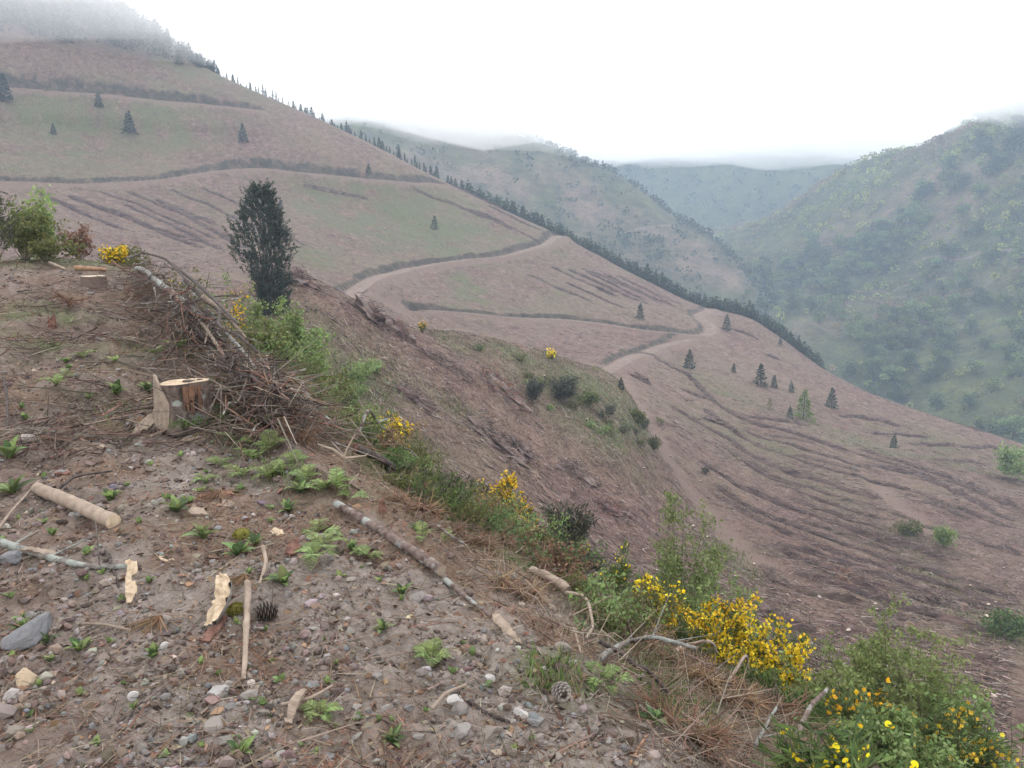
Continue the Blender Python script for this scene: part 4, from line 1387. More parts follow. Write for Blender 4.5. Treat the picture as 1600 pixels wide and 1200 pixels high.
for t_ in (-0.6, -0.42, -0.25, 0.14, 0.28, 0.42, 0.56, 0.70, 0.84, 1.15, 1.32, 1.5, 1.7, 1.95):
    c_ = refA * (1 - t_) + refB * t_
    a_ = rr0.randint(0, 2); e_ = rr0.randint(6, 8)
    ROWS.append([tuple(x) for x in c_[a_:e_]])


def windrow(pts, rng):
    """A long low heap of branches and tops raked along the slope."""
    P = trace(pts, 42, 0.8)
    m = len(P)
    if m < 4: return None
    base = P[0].copy()
    d = float(np.linalg.norm(base))
    wid = 0.85 * (0.8 + 0.4 * rng.random()) * (1.0 if d < 150 else 1.25)
    t = unit(np.gradient(P[:, :2], axis=0)); nrm = np.stack([-t[:, 1], t[:, 0]], 1)
    nrm = np.where((nrm @ np.array([0, 1.0]) < 0)[:, None], -nrm, nrm)
    prof = np.array([-1, -0.6, -0.2, 0.2, 0.6, 1.0]); hgt = np.array([-0.25, 0.30, 0.62, 0.58, 0.26, -0.25])
    s = np.arange(m)
    env = np.clip(0.75 + 1.0 * fbm(s / 9.0, np.full(m, d), 63, 3), 0.40, 1.2) * np.minimum(1, np.minimum(s + 1, m - s) / 5)
    V = []
    for o, hh in zip(prof, hgt):
        jit = 0.3 * rng.normal(size=m)
        xy = P[:, :2] + nrm * ((o * wid) * (0.6 + 0.5 * env) + jit * 0.3)[:, None]
        V.append(np.column_stack([xy, height(xy[:, 0], xy[:, 1]) + hh * env * wid * 0.75 * (1 + 0.2 * rng.normal(size=m))]))
    V = np.stack(V, 1); k = len(prof)
    g = np.arange(m * k).reshape(m, k)
    G = Geo()
    cc = tints(rng, m * k, [(0.055, 0.036, 0.03), (0.085, 0.055, 0.045), (0.12, 0.08, 0.066)], 0.25)
    G.add((V - base).reshape(-1, 3), quads=np.stack([g[:-1, :-1], g[:-1, 1:], g[1:, 1:], g[1:, :-1]], -1).reshape(-1, 4), col=cc)
    S = Geo(); n = int(m * (19 if d < 150 else 10))
    i = rng.integers(0, m, n); ex = np.clip(env[i], 0.2, 1.2)
    c = P[i] + np.column_stack([nrm[i] * (rng.normal(size=n) * wid * 0.6)[:, None], np.zeros(n)])
    c[:, 2] = height(c[:, 0], c[:, 1]) + rng.uniform(0.05, 0.75, n) * wid * ex
    dr = unit(np.column_stack([t[i] + rng.normal(size=(n, 2)) * 0.7, rng.normal(size=n) * 0.30]))
    L = rng.uniform(0.25, 1.2, n)[:, None] * (1 if d < 150 else 1.4)
    sticks(S, c - dr * L * 0.5 - base, c + dr * L * 0.5 - base, rng.uniform(0.012, 0.040, n), 0.010, tints(rng, n, SLASH[:5] + SLASH[:4], 0.3))
    return base, [('brush_heap', G.mesh('brush_heap', M_LITTER)), ('branches', S.mesh('branches', M_LITTER))]


rng = np.random.default_rng(21)
for r_ in ROWS:
    w_ = windrow(r_, rng)
    if w_ is None: continue
    lab = 'low row of raked brown branches ' + ('on the lower right slope' if r_[0][0] > 1000 and r_[0][1] > 560 else 'on the nose right of the hairpin road' if r_[0][0] > 1000 else 'below the upper road on the left hillside' if r_[0][0] < 400 else 'on the slope under the skyline')
    thing('slash_windrow', w_[1], w_[0], lab, 'brush row', 'raked slash rows on the slopes')


def brush_pile(u, v, rmin, wpx, hpx, label, seed, red=0.0):
    rng = np.random.default_rng(seed)
    p = at(u, v, rmin); sc = np.linalg.norm(p - [0, 0, EYE]) / 1200; w, h = wpx * sc, hpx * sc
    G = Geo(); n = 420
    c = rng.normal(size=(n, 3)) * np.array([w * 0.22, w * 0.16, 0])
    c[:, 2] = np.abs(rng.normal(size=n)) * h * 0.45 * np.exp(-(c[:, 0] / (w * 0.4)) ** 2)
    c[:, 2] += height(p[0] + c[:, 0], p[1] + c[:, 1]) - p[2]
    d = unit(rng.normal(size=(n, 3)) * np.array([1, 0.7, 0.35]) + np.array([0.3, -0.2, -0.15])); L = rng.uniform(0.2, 0.7, n)[:, None] * w * 0.3
    cols = tints(rng, n, SLASH + ([(0.27, 0.11, 0.06)] * 3 if red else []), 0.25)
    sticks(G, c - d * L * 0.5, c + d * L * 0.5, 0.006 * w, 0.003 * w, cols)
    v_, f_ = ICO2
    m = v_ * np.array([w * 0.40, w * 0.26, h * 0.55]) * (1 + 0.25 * rng.normal(size=(len(v_), 1)))
    m[:, 2] += height(p[0] + m[:, 0], p[1] + m[:, 1]) - p[2]
    K = Geo(); K.add(m, tris=f_, col=tints(rng, len(v_), SLASH[:4], 0.2))
    thing('brush_pile', [('brush_heap', K.mesh('brush_heap', M_LITTER)), ('branches', G.mesh('branches', M_LITTER))], p, label, 'brush pile')


for i, (u, v, rm, w, h, lab, red) in enumerate([
        (585, 500, 45, 70, 34, 'dark brush pile sticking up from the crest of the near slope', 0), (628, 524, 45, 50, 24, 'brush pile with rusty needles just below the crest pile', 1),
        (470, 440, 40, 60, 20, 'brush heap on the crest at the foot of the dark tree', 0), (772, 690, 40, 110, 22, 'long brush heap of dark branches in the middle of the near slope', 0),
        (810, 705, 40, 60, 24, 'rounded brush heap at the lower end of the long dark heap', 0), (790, 615, 40, 90, 20, 'reddish brush heap left of the two round bushes', 1), (715, 580, 40, 60, 14, 'small brush heap high on the near slope', 0),
        (1000, 593, 100, 34, 12, 'bright rust-red brush beside the top of the bare track', 1), (1320, 905, 45, 60, 16, 'dark brush heap with rust tint on the lower right slope', 1), (1210, 965, 40, 60, 20, 'brown brush heap above the yellow broom', 0),
        (1395, 985, 40, 40, 18, 'small rounded dark brush heap above the airy green shrub', 0), (1120, 660, 90, 40, 10, 'low brush heap on the lower slope left of the larch', 0), (1470, 945, 40, 60, 20, 'blackish brush heap at the right of the lower slope', 0),
        (680, 560, 45, 50, 14, 'low brush heap under the crest', 0), (650, 625, 40, 70, 16, 'flat brush heap left of the long dark heap', 0), (905, 740, 40, 70, 14, 'flat brush heap on the lower near slope', 0), (960, 800, 40, 60, 14, 'flat brush heap above the leafy shrub', 1)]):
    brush_pile(u, v, rm, w, h, lab, 500 + i, red)


def pale_stump(seed):
    rng = np.random.default_rng(seed)
    a = np.arange(10) * 2 * math.pi / 10; rr = 1 + 0.1 * rng.normal(size=10)
    ring = lambda k, z: np.column_stack([np.cos(a) * rr * k, np.sin(a) * rr * k, np.full(10, z) + 0.04 * rng.normal(size=10)])
    V = np.vstack([ring(1.3, -0.5), ring(1.05, 0.15), ring(1.0, 0.9)])
    k = np.arange(10); k2 = (k + 1) % 10
    B = Geo(); B.add(V, quads=np.concatenate([np.stack([k, k2, k2 + 10, k + 10], -1) + 10 * i for i in range(2)]), col=(0.13, 0.09, 0.075))
    T = Geo(); T.add(np.vstack([V[20:], [0, 0, 0.95]]), tris=np.stack([k, k2, np.full(10, 10)], -1), col=(0.50, 0.42, 0.33))
    return [('bark', B.mesh('bark', M_LITTER)), ('cut_face', T.mesh('cut_face', M_LITTER))]


STUMPS = [pale_stump(700 + i) for i in range(3)]
spots = [(746, 568), (866, 537), (854, 549), (851, 589), (889, 654), (917, 657), (940, 645), (945, 629), (1001, 630), (1017, 615), (1006, 733), (1055, 753), (1248, 942), (1291, 903), (1370, 955), (1326, 988), (1362, 1020), (1546, 1140), (700, 600), (730, 650), (640, 590), (665, 640)]
rr_ = random.Random(5)
for i in range(46):
    spots.append((rr_.uniform(1010, 1590), 0))
for i, (u, v) in enumerate(spots):
    if v == 0:
        v = 600 + (u - 1000) * 0.33 + rr_.uniform(20, 300)
        if v > 1000: continue
    p = at(u, v, 42)
    s = rr_.uniform(0.08, 0.15)
    thing('tree_stump', STUMPS[i % 3], (p[0], p[1], p[2] + 0.05), 'small pale-topped stump dotted over the felled slope', 'stump', 'cut stumps on the slopes', rotz=i, scale=(s, s, s * 1.1), rot=(-0.25, 0.15, i))

# loose sticks and tops lying all over the slopes
def slope_litter(n, rlo, rhi, umin, umax, lrange, rad, seed, name, label):
    rng = np.random.default_rng(seed)
    r = np.exp(rng.uniform(math.log(rlo), math.log(rhi), n)); u = rng.uniform(umin, umax, n)
    az = np.arctan2((u - 800) / FPX, CP)
    x, y = r * np.sin(az), r * np.cos(az)
    keep = vnoise(x / 3.2, y / 3.2, seed) + 0.8 * vnoise(x / 11, y / 11, seed + 3) + 0.25 * rng.normal(size=n) > -0.12
    keep &= sample(A_BARE, x, y) < 0.3
    x, y = x[keep], y[keep]; n = len(x)
    z = height(x, y)
    a = rng.uniform(0, 6.28, n)
    L = rng.uniform(*lrange, n)
    dx, dy = np.sin(a) * L / 2, np.cos(a) * L / 2 * -1
    P0 = np.column_stack([x - dx, y - dy, height(x - dx, y - dy) + rng.uniform(0.0, 0.16, n)])
    P1 = np.column_stack([x + dx, y + dy, height(x + dx, y + dy) + rng.uniform(0.0, 0.16, n)])
    G = Geo()
    sticks(G, P0, P1, rng.uniform(*rad, n), 0.006, tints(rng, n, SLASH + [(0.40, 0.33, 0.285), (0.13, 0.08, 0.065), (0.30, 0.20, 0.165), (0.06, 0.04, 0.034)], 0.25))
    link(name, G.mesh(name, M_LITTER), kind='stuff', label=label)


slope_litter(56000, 33, 128, 430, 1640, (0.2, 0.95), (0.010, 0.04), 31, 'felling_debris', 'brown twigs and branch ends strewn over the near slope')
slope_litter(26000, 120, 330, -40, 1640, (0.4, 1.8), (0.02, 0.08), 37, 'slope_debris', 'brown branch litter strewn over the farther felled slope')


def grass_mass(name, label, n, rlo, rhi, hgt, wid, cols, seed, umin=-60, umax=1660, thr=0.25):
    rng = np.random.default_rng(seed)
    r = np.exp(rng.uniform(math.log(rlo), math.log(rhi), n)); u = rng.uniform(umin, umax, n)
    az = np.arctan2((u - 800) / FPX, CP); x, y = r * np.sin(az), r * np.cos(az)
    gm = sample(green, x, y)
    keep = gm > thr + 0.25 * rng.uniform(size=n)
    x, y = x[keep], y[keep]; n = len(x)
    P0 = np.column_stack([x, y, height(x, y) - 0.01])
    d = np.column_stack([rng.normal(size=(n, 2)) * 0.5, np.ones(n)])
    L = rng.uniform(0.4, 1.2, n) * hgt
    G = Geo()
    s = unit(np.cross(d, rng.normal(size=(n, 3)))) * wid
    V = np.stack([P0 - s, P0 + s, P0 + unit(d) * L[:, None]], 1)
    G.add(V.reshape(-1, 3), tris=np.arange(n * 3).reshape(n, 3), col=np.repeat(tints(rng, n, cols, 0.2), 3, 0))
    link(name, G.mesh(name, M_LEAF), kind='stuff', label=label)


grass_mass('slope_grass', 'rough new grass in patches on the slopes', 90000, 34, 300, 0.5, 0.045, [(0.13, 0.16, 0.055), (0.18, 0.19, 0.075), (0.09, 0.12, 0.04), (0.24, 0.21, 0.11)], 43)
grass_mass('bank_grass', 'grass and low weeds on the bank and bench', 90000, 1.9, 27, 0.10, 0.004, [(0.11, 0.17, 0.045), (0.16, 0.21, 0.06), (0.08, 0.13, 0.035), (0.22, 0.19, 0.10)], 47)

# ------------------------------------------------------------------ shrubs on the near slope and along the bank
def foot(u, v, rmin=42):
    p = at(u, v, rmin); return math.hypot(p[0], p[1])


def bush(name, u, vtop, r, wpx, kind, label, seed, cat='bush', leaf_px=3.0, n=1500, flower=0, f_px=4.0, group=None, wide=1.0, sink=0.0, **kw):
    p, h = span(u, vtop, r)
    sc = math.hypot(r, p[2] - EYE) / 1200
    w = wpx * sc
    k_ = (1.6, 1.15) if kind in ('broom', 'dark') else (2.4, 1.35)
    parts = shrub(seed, h + sink, w * wide, kind, leaf_px * sc * k_[1], int(n * k_[0]), flower, f_px * sc, **kw)
    return thing(name, parts, (p[0], p[1], p[2] - sink), label, cat, group)


b = 900
# half-way down the near slope
bush('round_bush', 832, 588, foot(832, 628), 36, 'dark', 'round greyish bush left of the grey twiggy one on the grassy spur', b + 1, leaf_px=3, n=900)
bush('round_bush', 884, 578, foot(884, 634), 50, 'dark', 'grey twiggy bush on the grassy spur right of the round one', b + 2, leaf_px=3, n=900, nstem=22)
bush('broom_bush', 862, 549, foot(862, 562), 16, 'broom', 'small yellow broom high on the grassy spur', b + 3, leaf_px=2, n=250, flower=160, f_px=3)
bush('broom_bush', 1022, 684, foot(1022, 704), 18, 'olive', 'yellowish little bush beside the bare track', b + 4, leaf_px=2.5, n=350)
bush('broom_bush', 996, 640, foot(996, 664), 26, 'olive', 'light green bush at the upper right of the grassy spur', b + 5, leaf_px=2.5, n=500)
bush('round_bush', 920, 610, foot(920, 634), 36, 'olive', 'low olive scrub between the twiggy bush and the bare track', b + 6, leaf_px=2.5, n=500)
bush('young_tree', 1478, 820, foot(1478, 856), 26, 'fresh', 'bright green sapling on the lower right slope', b + 7, leaf_px=2.5, n=420, cat='sapling')
bush('young_tree', 1592, 690, 160, 50, 'fresh', 'green treetop at the edge of the slope on the far right', b + 8, leaf_px=3, n=600, cat='sapling')
bush('round_bush', 1580, 958, foot(1580, 1000), 60, 'bramble', 'green bush on the lower slope at the picture edge', b + 9, leaf_px=3, n=500)
bush('round_bush', 1420, 812, foot(1420, 836), 40, 'olive', 'low grassy bush left of the bright sapling', b + 10, leaf_px=2.5, n=300)
bush('young_tree', 560, 562, foot(560, 602), 44, 'fresh', 'fresh green low shrub at the foot of the near slope', b + 11, leaf_px=3, n=500)
bush('young_tree', 585, 562, foot(585, 582), 24, 'fresh', 'bright small shrub above the twiggy bank', b + 12, leaf_px=2.5, n=280)
bush('young_tree', 550, 596, foot(550, 634), 46, 'birch', 'light green shrub under the bright small one', b + 13, leaf_px=3, n=500)
bush('broom_bush', 660, 502, foot(660, 520), 14, 'broom', 'tiny yellow broom just below the crest heaps', b + 14, leaf_px=2, n=160, flower=70, f_px=2.5)

# the dark evergreen on the crest
def evergreen():
    rng = np.random.default_rng(61)
    p, h = span(414, 270, 62)
    sc = math.hypot(62, p[2]) / 1200
    T, F = Geo(), Geo(); tw = []
    for i in range(13):                       # several stems rising together, leaning left
        a = rng.uniform(0, 2 * math.pi); sp = rng.uniform(0.1, 0.75) * 46 * sc; hh = h * rng.uniform(0.6, 0.97)
        pts = densify([np.array([math.cos(a) * 0.3, math.sin(a) * 0.3, 0]), np.array([math.cos(a) * sp * 0.4, math.sin(a) * sp * 0.4, hh * 0.45]), np.array([math.cos(a) * sp * (1 - hh / h) - 0.10 * hh, math.sin(a) * sp * 0.6, hh])], 8)
        tube(T, pts, np.linspace(0.075, 0.012, 8), 5, (0.06, 0.052, 0.045), cap=False)
    zk = [0, 0.10, 0.25, 0.42, 0.6, 0.78, 0.92, 1.0]; wl = np.array([0.20, 0.22, 0.32, 0.84, 0.98, 0.80, 0.42, 0.05]) * 50 * sc; wr = np.array([0.36, 0.52, 0.66, 0.72, 0.56, 0.42, 0.24, 0.05]) * 50 * sc
    for k in range(950):
        z = rng.uniform(0.02, 0.98); a = rng.uniform(0, 2 * math.pi)
        L_, R_ = np.interp(z, zk, wl), np.interp(z, zk, wr)
        rad = (R_ if math.cos(a) > 0 else L_) * math.sqrt(rng.uniform(0.12, 1.0)) * (0.94 + 0.26 * math.sin(a * 3 + z * 17) * math.sin(z * 29 + a) + 0.14 * rng.normal())
        q = np.array([math.cos(a) * rad - 0.02 * h, math.sin(a) * rad * 0.85, z * h * 0.93])
        d = unit(np.array([math.cos(a) * 0.6, math.sin(a) * 0.6, 0.9]) + rng.normal(size=3) * 0.45)
        tw.append((q, q + d * rng.uniform(0.4, 1.0)))
    p0 = np.array([x[0] for x in tw]); p1 = np.array([x[1] for x in tw])
    sticks(T, p0, p1, 0.012, 0.004, (0.055, 0.05, 0.042))
    n = 38000
    k = rng.integers(0, len(p0), n); t = rng.uniform(0.1, 1.08, n)[:, None]
    C = p0[k] * (1 - t) + p1[k] * t + rng.normal(size=(n, 3)) * 0.05
    C[:, 2] = np.maximum(C[:, 2], 0.05)
    leaf_quads(F, C, 0.17 * rng.uniform(0.6, 1.3, n), 0.065, tints(rng, n, GREENS['holly'], 0.3), rng, up=0.4)
    thing('evergreen_tree', [('trunk', T.mesh('trunk', M_LITTER)), ('crown', F.mesh('crown', M_LEAF))], p - np.array([0, 0, 0.3]), 'dark many-stemmed evergreen standing on the crest left of centre', 'tree')


evergreen()

# left end of the bench
bush('leafy_shrub', 30, 312, 19, 84, 'olive', 'tall olive and brown shrub at the left picture edge', b + 20, leaf_px=3.6, n=1100, nstem=22)
bush('leafy_shrub', 58, 284, 20, 56, 'fresh', 'fresh green top of a shrub above the olive one at the edge', b + 21, leaf_px=4, n=500, nstem=10, upright=0.7)
bush('leafy_shrub', -20, 300, 18, 70, 'dark', 'dark twiggy shrub cut by the left picture edge', b + 22, leaf_px=3.5, n=600)
bush('leafy_shrub', 118, 352, 20, 40, 'dead', 'brown twiggy dead bush right of the tall edge shrub', b + 23, leaf_px=3.5, n=320, nstem=16)
bush('leafy_shrub', 70, 362, 18.5, 90, 'olive', 'low olive bush below the tall edge shrub', b + 24, leaf_px=3.2, n=520)
bush('leafy_shrub', 200, 376, 22, 60, 'olive', 'grassy olive bush on the bench rim', b + 25, leaf_px=3, n=800)
bush('broom_bush', 176, 386, 19.5, 44, 'broom', 'yellow broom on the rim of the bench at far left', b + 26, leaf_px=2.6, n=500, flower=420, f_px=4)
bush('broom_bush', 250, 384, 24, 40, 'olive', 'pale broom with few flowers on the rim right of the yellow one', b + 27, leaf_px=3, n=500, flower=80, f_px=3)
bush('round_bush', 258, 404, 20, 22, 'pine', 'small round dark green plant on the grassy rim', b + 28, leaf_px=3, n=400)
bush('leafy_shrub', 290, 392, 24, 70, 'olive', 'low green scrub on the rim before the misty slope', b + 29, leaf_px=3, n=800)
bush('leafy_shrub', 345, 412, 22, 60, 'birch', 'low pale scrub left of the dark evergreen', b + 30, leaf_px=3, n=700)
bush('broom_bush', 364, 446, 15.5, 36, 'broom', 'small yellow broom behind the branch pile', b + 31, leaf_px=2.6, n=350, flower=160, f_px=4)
# light green shrubs below the dark tree
for i, (u, vt, r, w, kd, lab) in enumerate([
        (400, 424, 17, 90, 'birch', 'light green shrub right under the dark evergreen, uppermost of its thicket'), (445, 446, 16, 80, 'birch', 'light green shrub in the upper middle of the thicket under the evergreen'),
        (412, 478, 15, 80, 'olive', 'olive green shrub nearest the branch pile'), (476, 476, 16, 76, 'birch', 'pale shrub on the right side of the thicket under the evergreen'), (440, 505, 14.5, 110, 'birch', 'broad green shrub in the lower middle of the thicket'),
        (485, 520, 15, 80, 'birch', 'pale green shrub at the right foot of the thicket'), (455, 560, 13.5, 110, 'bramble', 'dark green bramble at the foot of the thicket'), (520, 560, 14, 80, 'olive', 'olive brown scrub right of the bramble'),
        (530, 620, 12.5, 70, 'bramble', 'dark green low bush above the twiggy root'), (478, 615, 12.5, 60, 'olive', 'olive scrub beside the end of the branch pile')]):
    bush('leafy_shrub', u, vt + 10, r, w * 0.9, kd, lab, b + 40 + i, leaf_px=3.4, n=1150, nstem=18)
# along the bank, left to right
bush('broom_bush', 604, 646, 10.8, 76, 'broom', 'yellow broom with a bare branch across it on the upper bank', b + 60, leaf_px=3, n=1200, flower=520, f_px=4.5, flower_top=0.45)
bush('broom_bush', 540, 640, 11.5, 36, 'broom', 'small dark broom with few flowers left of the yellow one', b + 61, leaf_px=3, n=600, flower=50, f_px=4)
bush('leafy_shrub', 650, 665, 10.5, 90, 'olive', 'thin olive scrub right of the upper yellow broom', b + 62, leaf_px=3, n=800)
bush('leafy_shrub', 610, 715, 9.0, 90, 'bramble', 'low dark green bramble under the upper yellow broom', b + 63, leaf_px=3.5, n=900)
bush('broom_bush', 788, 738, 9.0, 84, 'broom', 'tall yellow broom in the middle of the bank', b + 64, leaf_px=3, n=1500, flower=900, f_px=4.6, flower_top=0.3, upright=0.7)
bush('broom_bush', 812, 800, 8.2, 70, 'broom', 'lower yellow broom leaning right of the tall one', b + 65, leaf_px=3, n=1000, flower=420, f_px=4.6)
bush('leafy_shrub', 800, 840, 7.6, 120, 'bramble', 'low green scrub under the middle broom', b + 66, leaf_px=3.5, n=1100)
bush('heather_bush', 886, 768, 8.2, 80, 'dark', 'dark upright twiggy bush right of the middle broom', b + 67, leaf_px=4.5, n=3000, nstem=34, upright=0.8)
bush('leafy_shrub', 640, 760, 8.2, 80, 'dark', 'dark low scrub beneath the rusty needles', b + 68, leaf_px=4, n=1200)
bush('leafy_shrub', 735, 800, 8.0, 90, 'dark', 'dark green low scrub beside the white bent stick', b + 69, leaf_px=4, n=1200)
bush('broom_bush', 955, 850, 7.4, 110, 'broom', 'sparse broom with scattered flowers right of the dark twiggy bush', b + 70, leaf_px=4, n=2200, flower=150, f_px=4.5)
bush('leafy_shrub', 1075, 765, 9.5, 150, 'birch', 'airy pale green shrub on the slope above the big broom', b + 71, leaf_px=3.6, n=4200, nstem=34)
bush('leafy_shrub', 1130, 880, 8.5, 110, 'birch', 'thin green shrub behind the big yellow broom', b + 72, leaf_px=3.6, n=2600, nstem=24)
bush('broom_bush', 1026, 886, 7.0, 80, 'broom', 'tall open broom at the upper left of the big yellow clump', b + 73, leaf_px=3.6, n=1300, flower=900, f_px=6, upright=0.7, flower_top=0.2)
bush('broom_bush', 1112, 938, 6.6, 170, 'broom', 'big yellow broom in the middle of the flowering clump', b + 74, leaf_px=3.8, n=2400, flower=3400, f_px=4.8, flower_top=0.05, nstem=24)
bush('broom_bush', 1205, 984, 6.2, 140, 'broom', 'big yellow broom at the right of the flowering clump', b + 75, leaf_px=3.8, n=2200, flower=2700, f_px=4.8, flower_top=0.05, nstem=22)
bush('leafy_shrub', 1060, 985, 6.0, 120, 'broom', 'dark green broom stems below the big yellow clump', b + 76, leaf_px=4, n=1600)
bush('leafy_shrub', 1290, 1050, 5.4, 150, 'fresh', 'leafy light green shrub right of the flowering clump', b + 77, leaf_px=4.6, n=2600, nstem=22)
bush('broom_bush', 1350, 1068, 5.0, 110, 'broom', 'broom with sparse orange-yellow flowers in front of the airy green shrub', b + 78, leaf_px=4.5, n=1500, flower=190, f_px=6.5, fcol=((0.80, 0.46, 0.02), (0.75, 0.40, 0.02)))
bush('leafy_shrub', 1425, 955, 6.8, 190, 'fresh', 'large airy green shrub at lower right', b + 79, leaf_px=3.4, n=8500, nstem=44, upright=0.3)
bush('leafy_shrub', 1500, 1030, 6.4, 70, 'birch', 'green shrub at the right side of the large airy one', b + 80, leaf_px=4, n=1200)
nb = bush('broom_bush', 1340, 1120, 2.5, 230, 'broom', 'nearest broom with large bright yellow flowers at the bottom edge', b + 81, leaf_px=9, n=1500, upright=0.6)


def pea_flower():
    """A broom flower: upright rounded banner, two wings and a keel."""
    G = Geo(); y1, y2 = (0.84, 0.66, 0.02), (0.78, 0.52, 0.015)
    a = np.linspace(-0.2, math.pi + 0.2, 9)
    ban = np.vstack([[0, 0, 0], np.column_stack([np.cos(a) * 0.42, 0.10 + 0.10 * np.sin(a), 0.35 + np.sin(a) * 0.40])])
    G.add(ban, tris=[(0, i, i + 1) for i in range(1, 9)], col=y1)
    for s_ in (-1, 1):
        G.add(np.array([[0, 0, 0], [s_ * 0.20, -0.25, 0.18], [s_ * 0.24, -0.58, 0.10], [s_ * 0.06, -0.62, -0.08], [s_ * 0.05, -0.25, -0.12]]), tris=[(0, 1, 4), (1, 2, 3), (1, 3, 4)], col=y2)
    G.add(np.array([[0, 0, 0], [0.07, -0.3, -0.12], [0, -0.66, -0.02], [-0.07, -0.3, -0.12]]), quads=[(0, 1, 2, 3)], col=y1)
    return G.mesh('flower', M_FLOWER)


PEA = pea_flower()
rf = np.random.default_rng(5)
st = [c for c in nb.children if c.name.startswith('foliage')][0].data
co = np.empty(len(st.vertices) * 3, np.float32); st.vertices.foreach_get('co', co); co = co.reshape(-1, 3)
tall = co[co[:, 2] > np.percentile(co[:, 2], 62)]
for q in tall[rf.integers(0, len(tall), 44)]:
    link('flower', PEA, nb, loc=q, rot=(rf.uniform(-0.6, 0.6), rf.uniform(-0.5, 0.5), rf.uniform(-1.5, 1.5)), scale=0.027 * rf.uniform(0.7, 1.15))
bush('broom_bush', 1480, 1118, 5.0, 190, 'broom', 'yellowish broom scrub in the bottom right corner', b + 82, leaf_px=5, n=2200, flower=260, f_px=6, fcol=((0.60, 0.42, 0.04), (0.55, 0.34, 0.03)))
bush('leafy_shrub', 1595, 1085, 7.0, 80, 'birch', 'light green shrub cut by the right picture edge', b + 83, leaf_px=4, n=900)
bush('leafy_shrub', 1240, 1110, 4.6, 120, 'broom', 'dark green broom stems below the leafy shrub', b + 84, leaf_px=6, n=1500)
bush('leafy_shrub', 1420, 1130, 4.3, 150, 'birch', 'leafy green scrub between the two bottom brooms', b + 85, leaf_px=5, n=1700)
bush('leafy_shrub', 1180, 1060, 5.2, 110, 'broom', 'dark green undergrowth at the foot of the right big broom', b + 86, leaf_px=5, n=1400)

# scrub on the grassy spur
rs = random.Random(18)
for i in range(30):
    u, v = rs.gauss(915, 62), 0
    v = 560 + (u - 800) * 0.42 + rs.uniform(0, 70)
    p = at(u, v, 60)
    hgt = rs.uniform(0.5, 1.5)
    thing('low_scrub', shrub(1400 + i, hgt, hgt * rs.uniform(1.3, 2.2), rs.choice(['olive', 'bramble', 'birch', 'dark', 'olive']), 0.16, 260, nstem=10, stem_r=0.015), (p[0], p[1], p[2] - 0.03), 'low scrub tuft on the grassy spur beside the bare track', 'scrub', 'scrub on the grassy spur')

# ragged low growth filling the bank between the named bushes
rs = random.Random(8)
for i in range(56):
    t = i / 55; u = 450 + 540 * t ** 1.1 + rs.uniform(-25, 25); az_ = math.atan2((u - 800) / FPX, CP)
    rb = float(np.exp(pchip1(L_BANK[0], np.log(L_BANK[1]), np.array([az_])))[0]) * rs.uniform(0.72, 1.25)
    d_ = ray(u, 700); hh_ = math.hypot(d_[0], d_[1]); x_, y_ = d_[0] * rb / hh_, d_[1] * rb / hh_
    hgt = rs.uniform(0.14, 0.5) * (1.25 - 0.5 * t)
    thing('low_scrub', shrub(1300 + i, hgt, hgt * rs.uniform(1.6, 2.6), rs.choice(['olive', 'dead', 'bramble', 'broom', 'olive', 'birch', 'dark']), 0.026, 900, nstem=14, stem_r=0.005), (x_, y_, float(height(x_, y_)[0]) - 0.01), 'low ragged scrub filling the bank below the bench', 'scrub', 'low scrub on the bank')
G = Geo(); rb_ = np.random.default_rng(12); n = 11000
u = rb_.uniform(330, 1330, n); az_ = np.arctan2((u - 800) / FPX, CP)
ra = np.exp(pchip1(L_EDGE[0], np.log(L_EDGE[1]), az_)); rb = np.exp(pchip1(L_BANK[0], np.log(L_BANK[1]), az_)) * 1.2
r = ra + (rb - ra) * rb_.uniform(0.05, 1, n); x, y = r * np.sin(az_), r * np.cos(az_)
d = unit(rb_.normal(size=(n, 3)) * np.array([1, 1, 0.55]) + np.array([0.2, -0.1, 0.12])); L = np.clip(rb_.lognormal(math.log(0.085), 0.5, n), 0.03, 0.32)[:, None]
P0 = np.column_stack([x, y, height(x, y) + np.abs(rb_.normal(size=n)) * 0.05]); P1 = P0 + d * L
P1[:, 2] = np.maximum(P1[:, 2], height(P1[:, 0], P1[:, 1]) + 0.005)
sticks(G, P0, P1, np.clip(L[:, 0] * 0.014, 0.0015, 0.007), 0.001, tints(rb_, n, [(0.17, 0.12, 0.09), (0.23, 0.18, 0.135), (0.12, 0.085, 0.066), (0.20, 0.12, 0.085), (0.28, 0.225, 0.17), (0.09, 0.065, 0.05)], 0.25))
link('bank_debris', G.mesh('bank_debris', M_LITTER), kind='stuff', label='tangle of broken twigs and dry stalks on the bank')

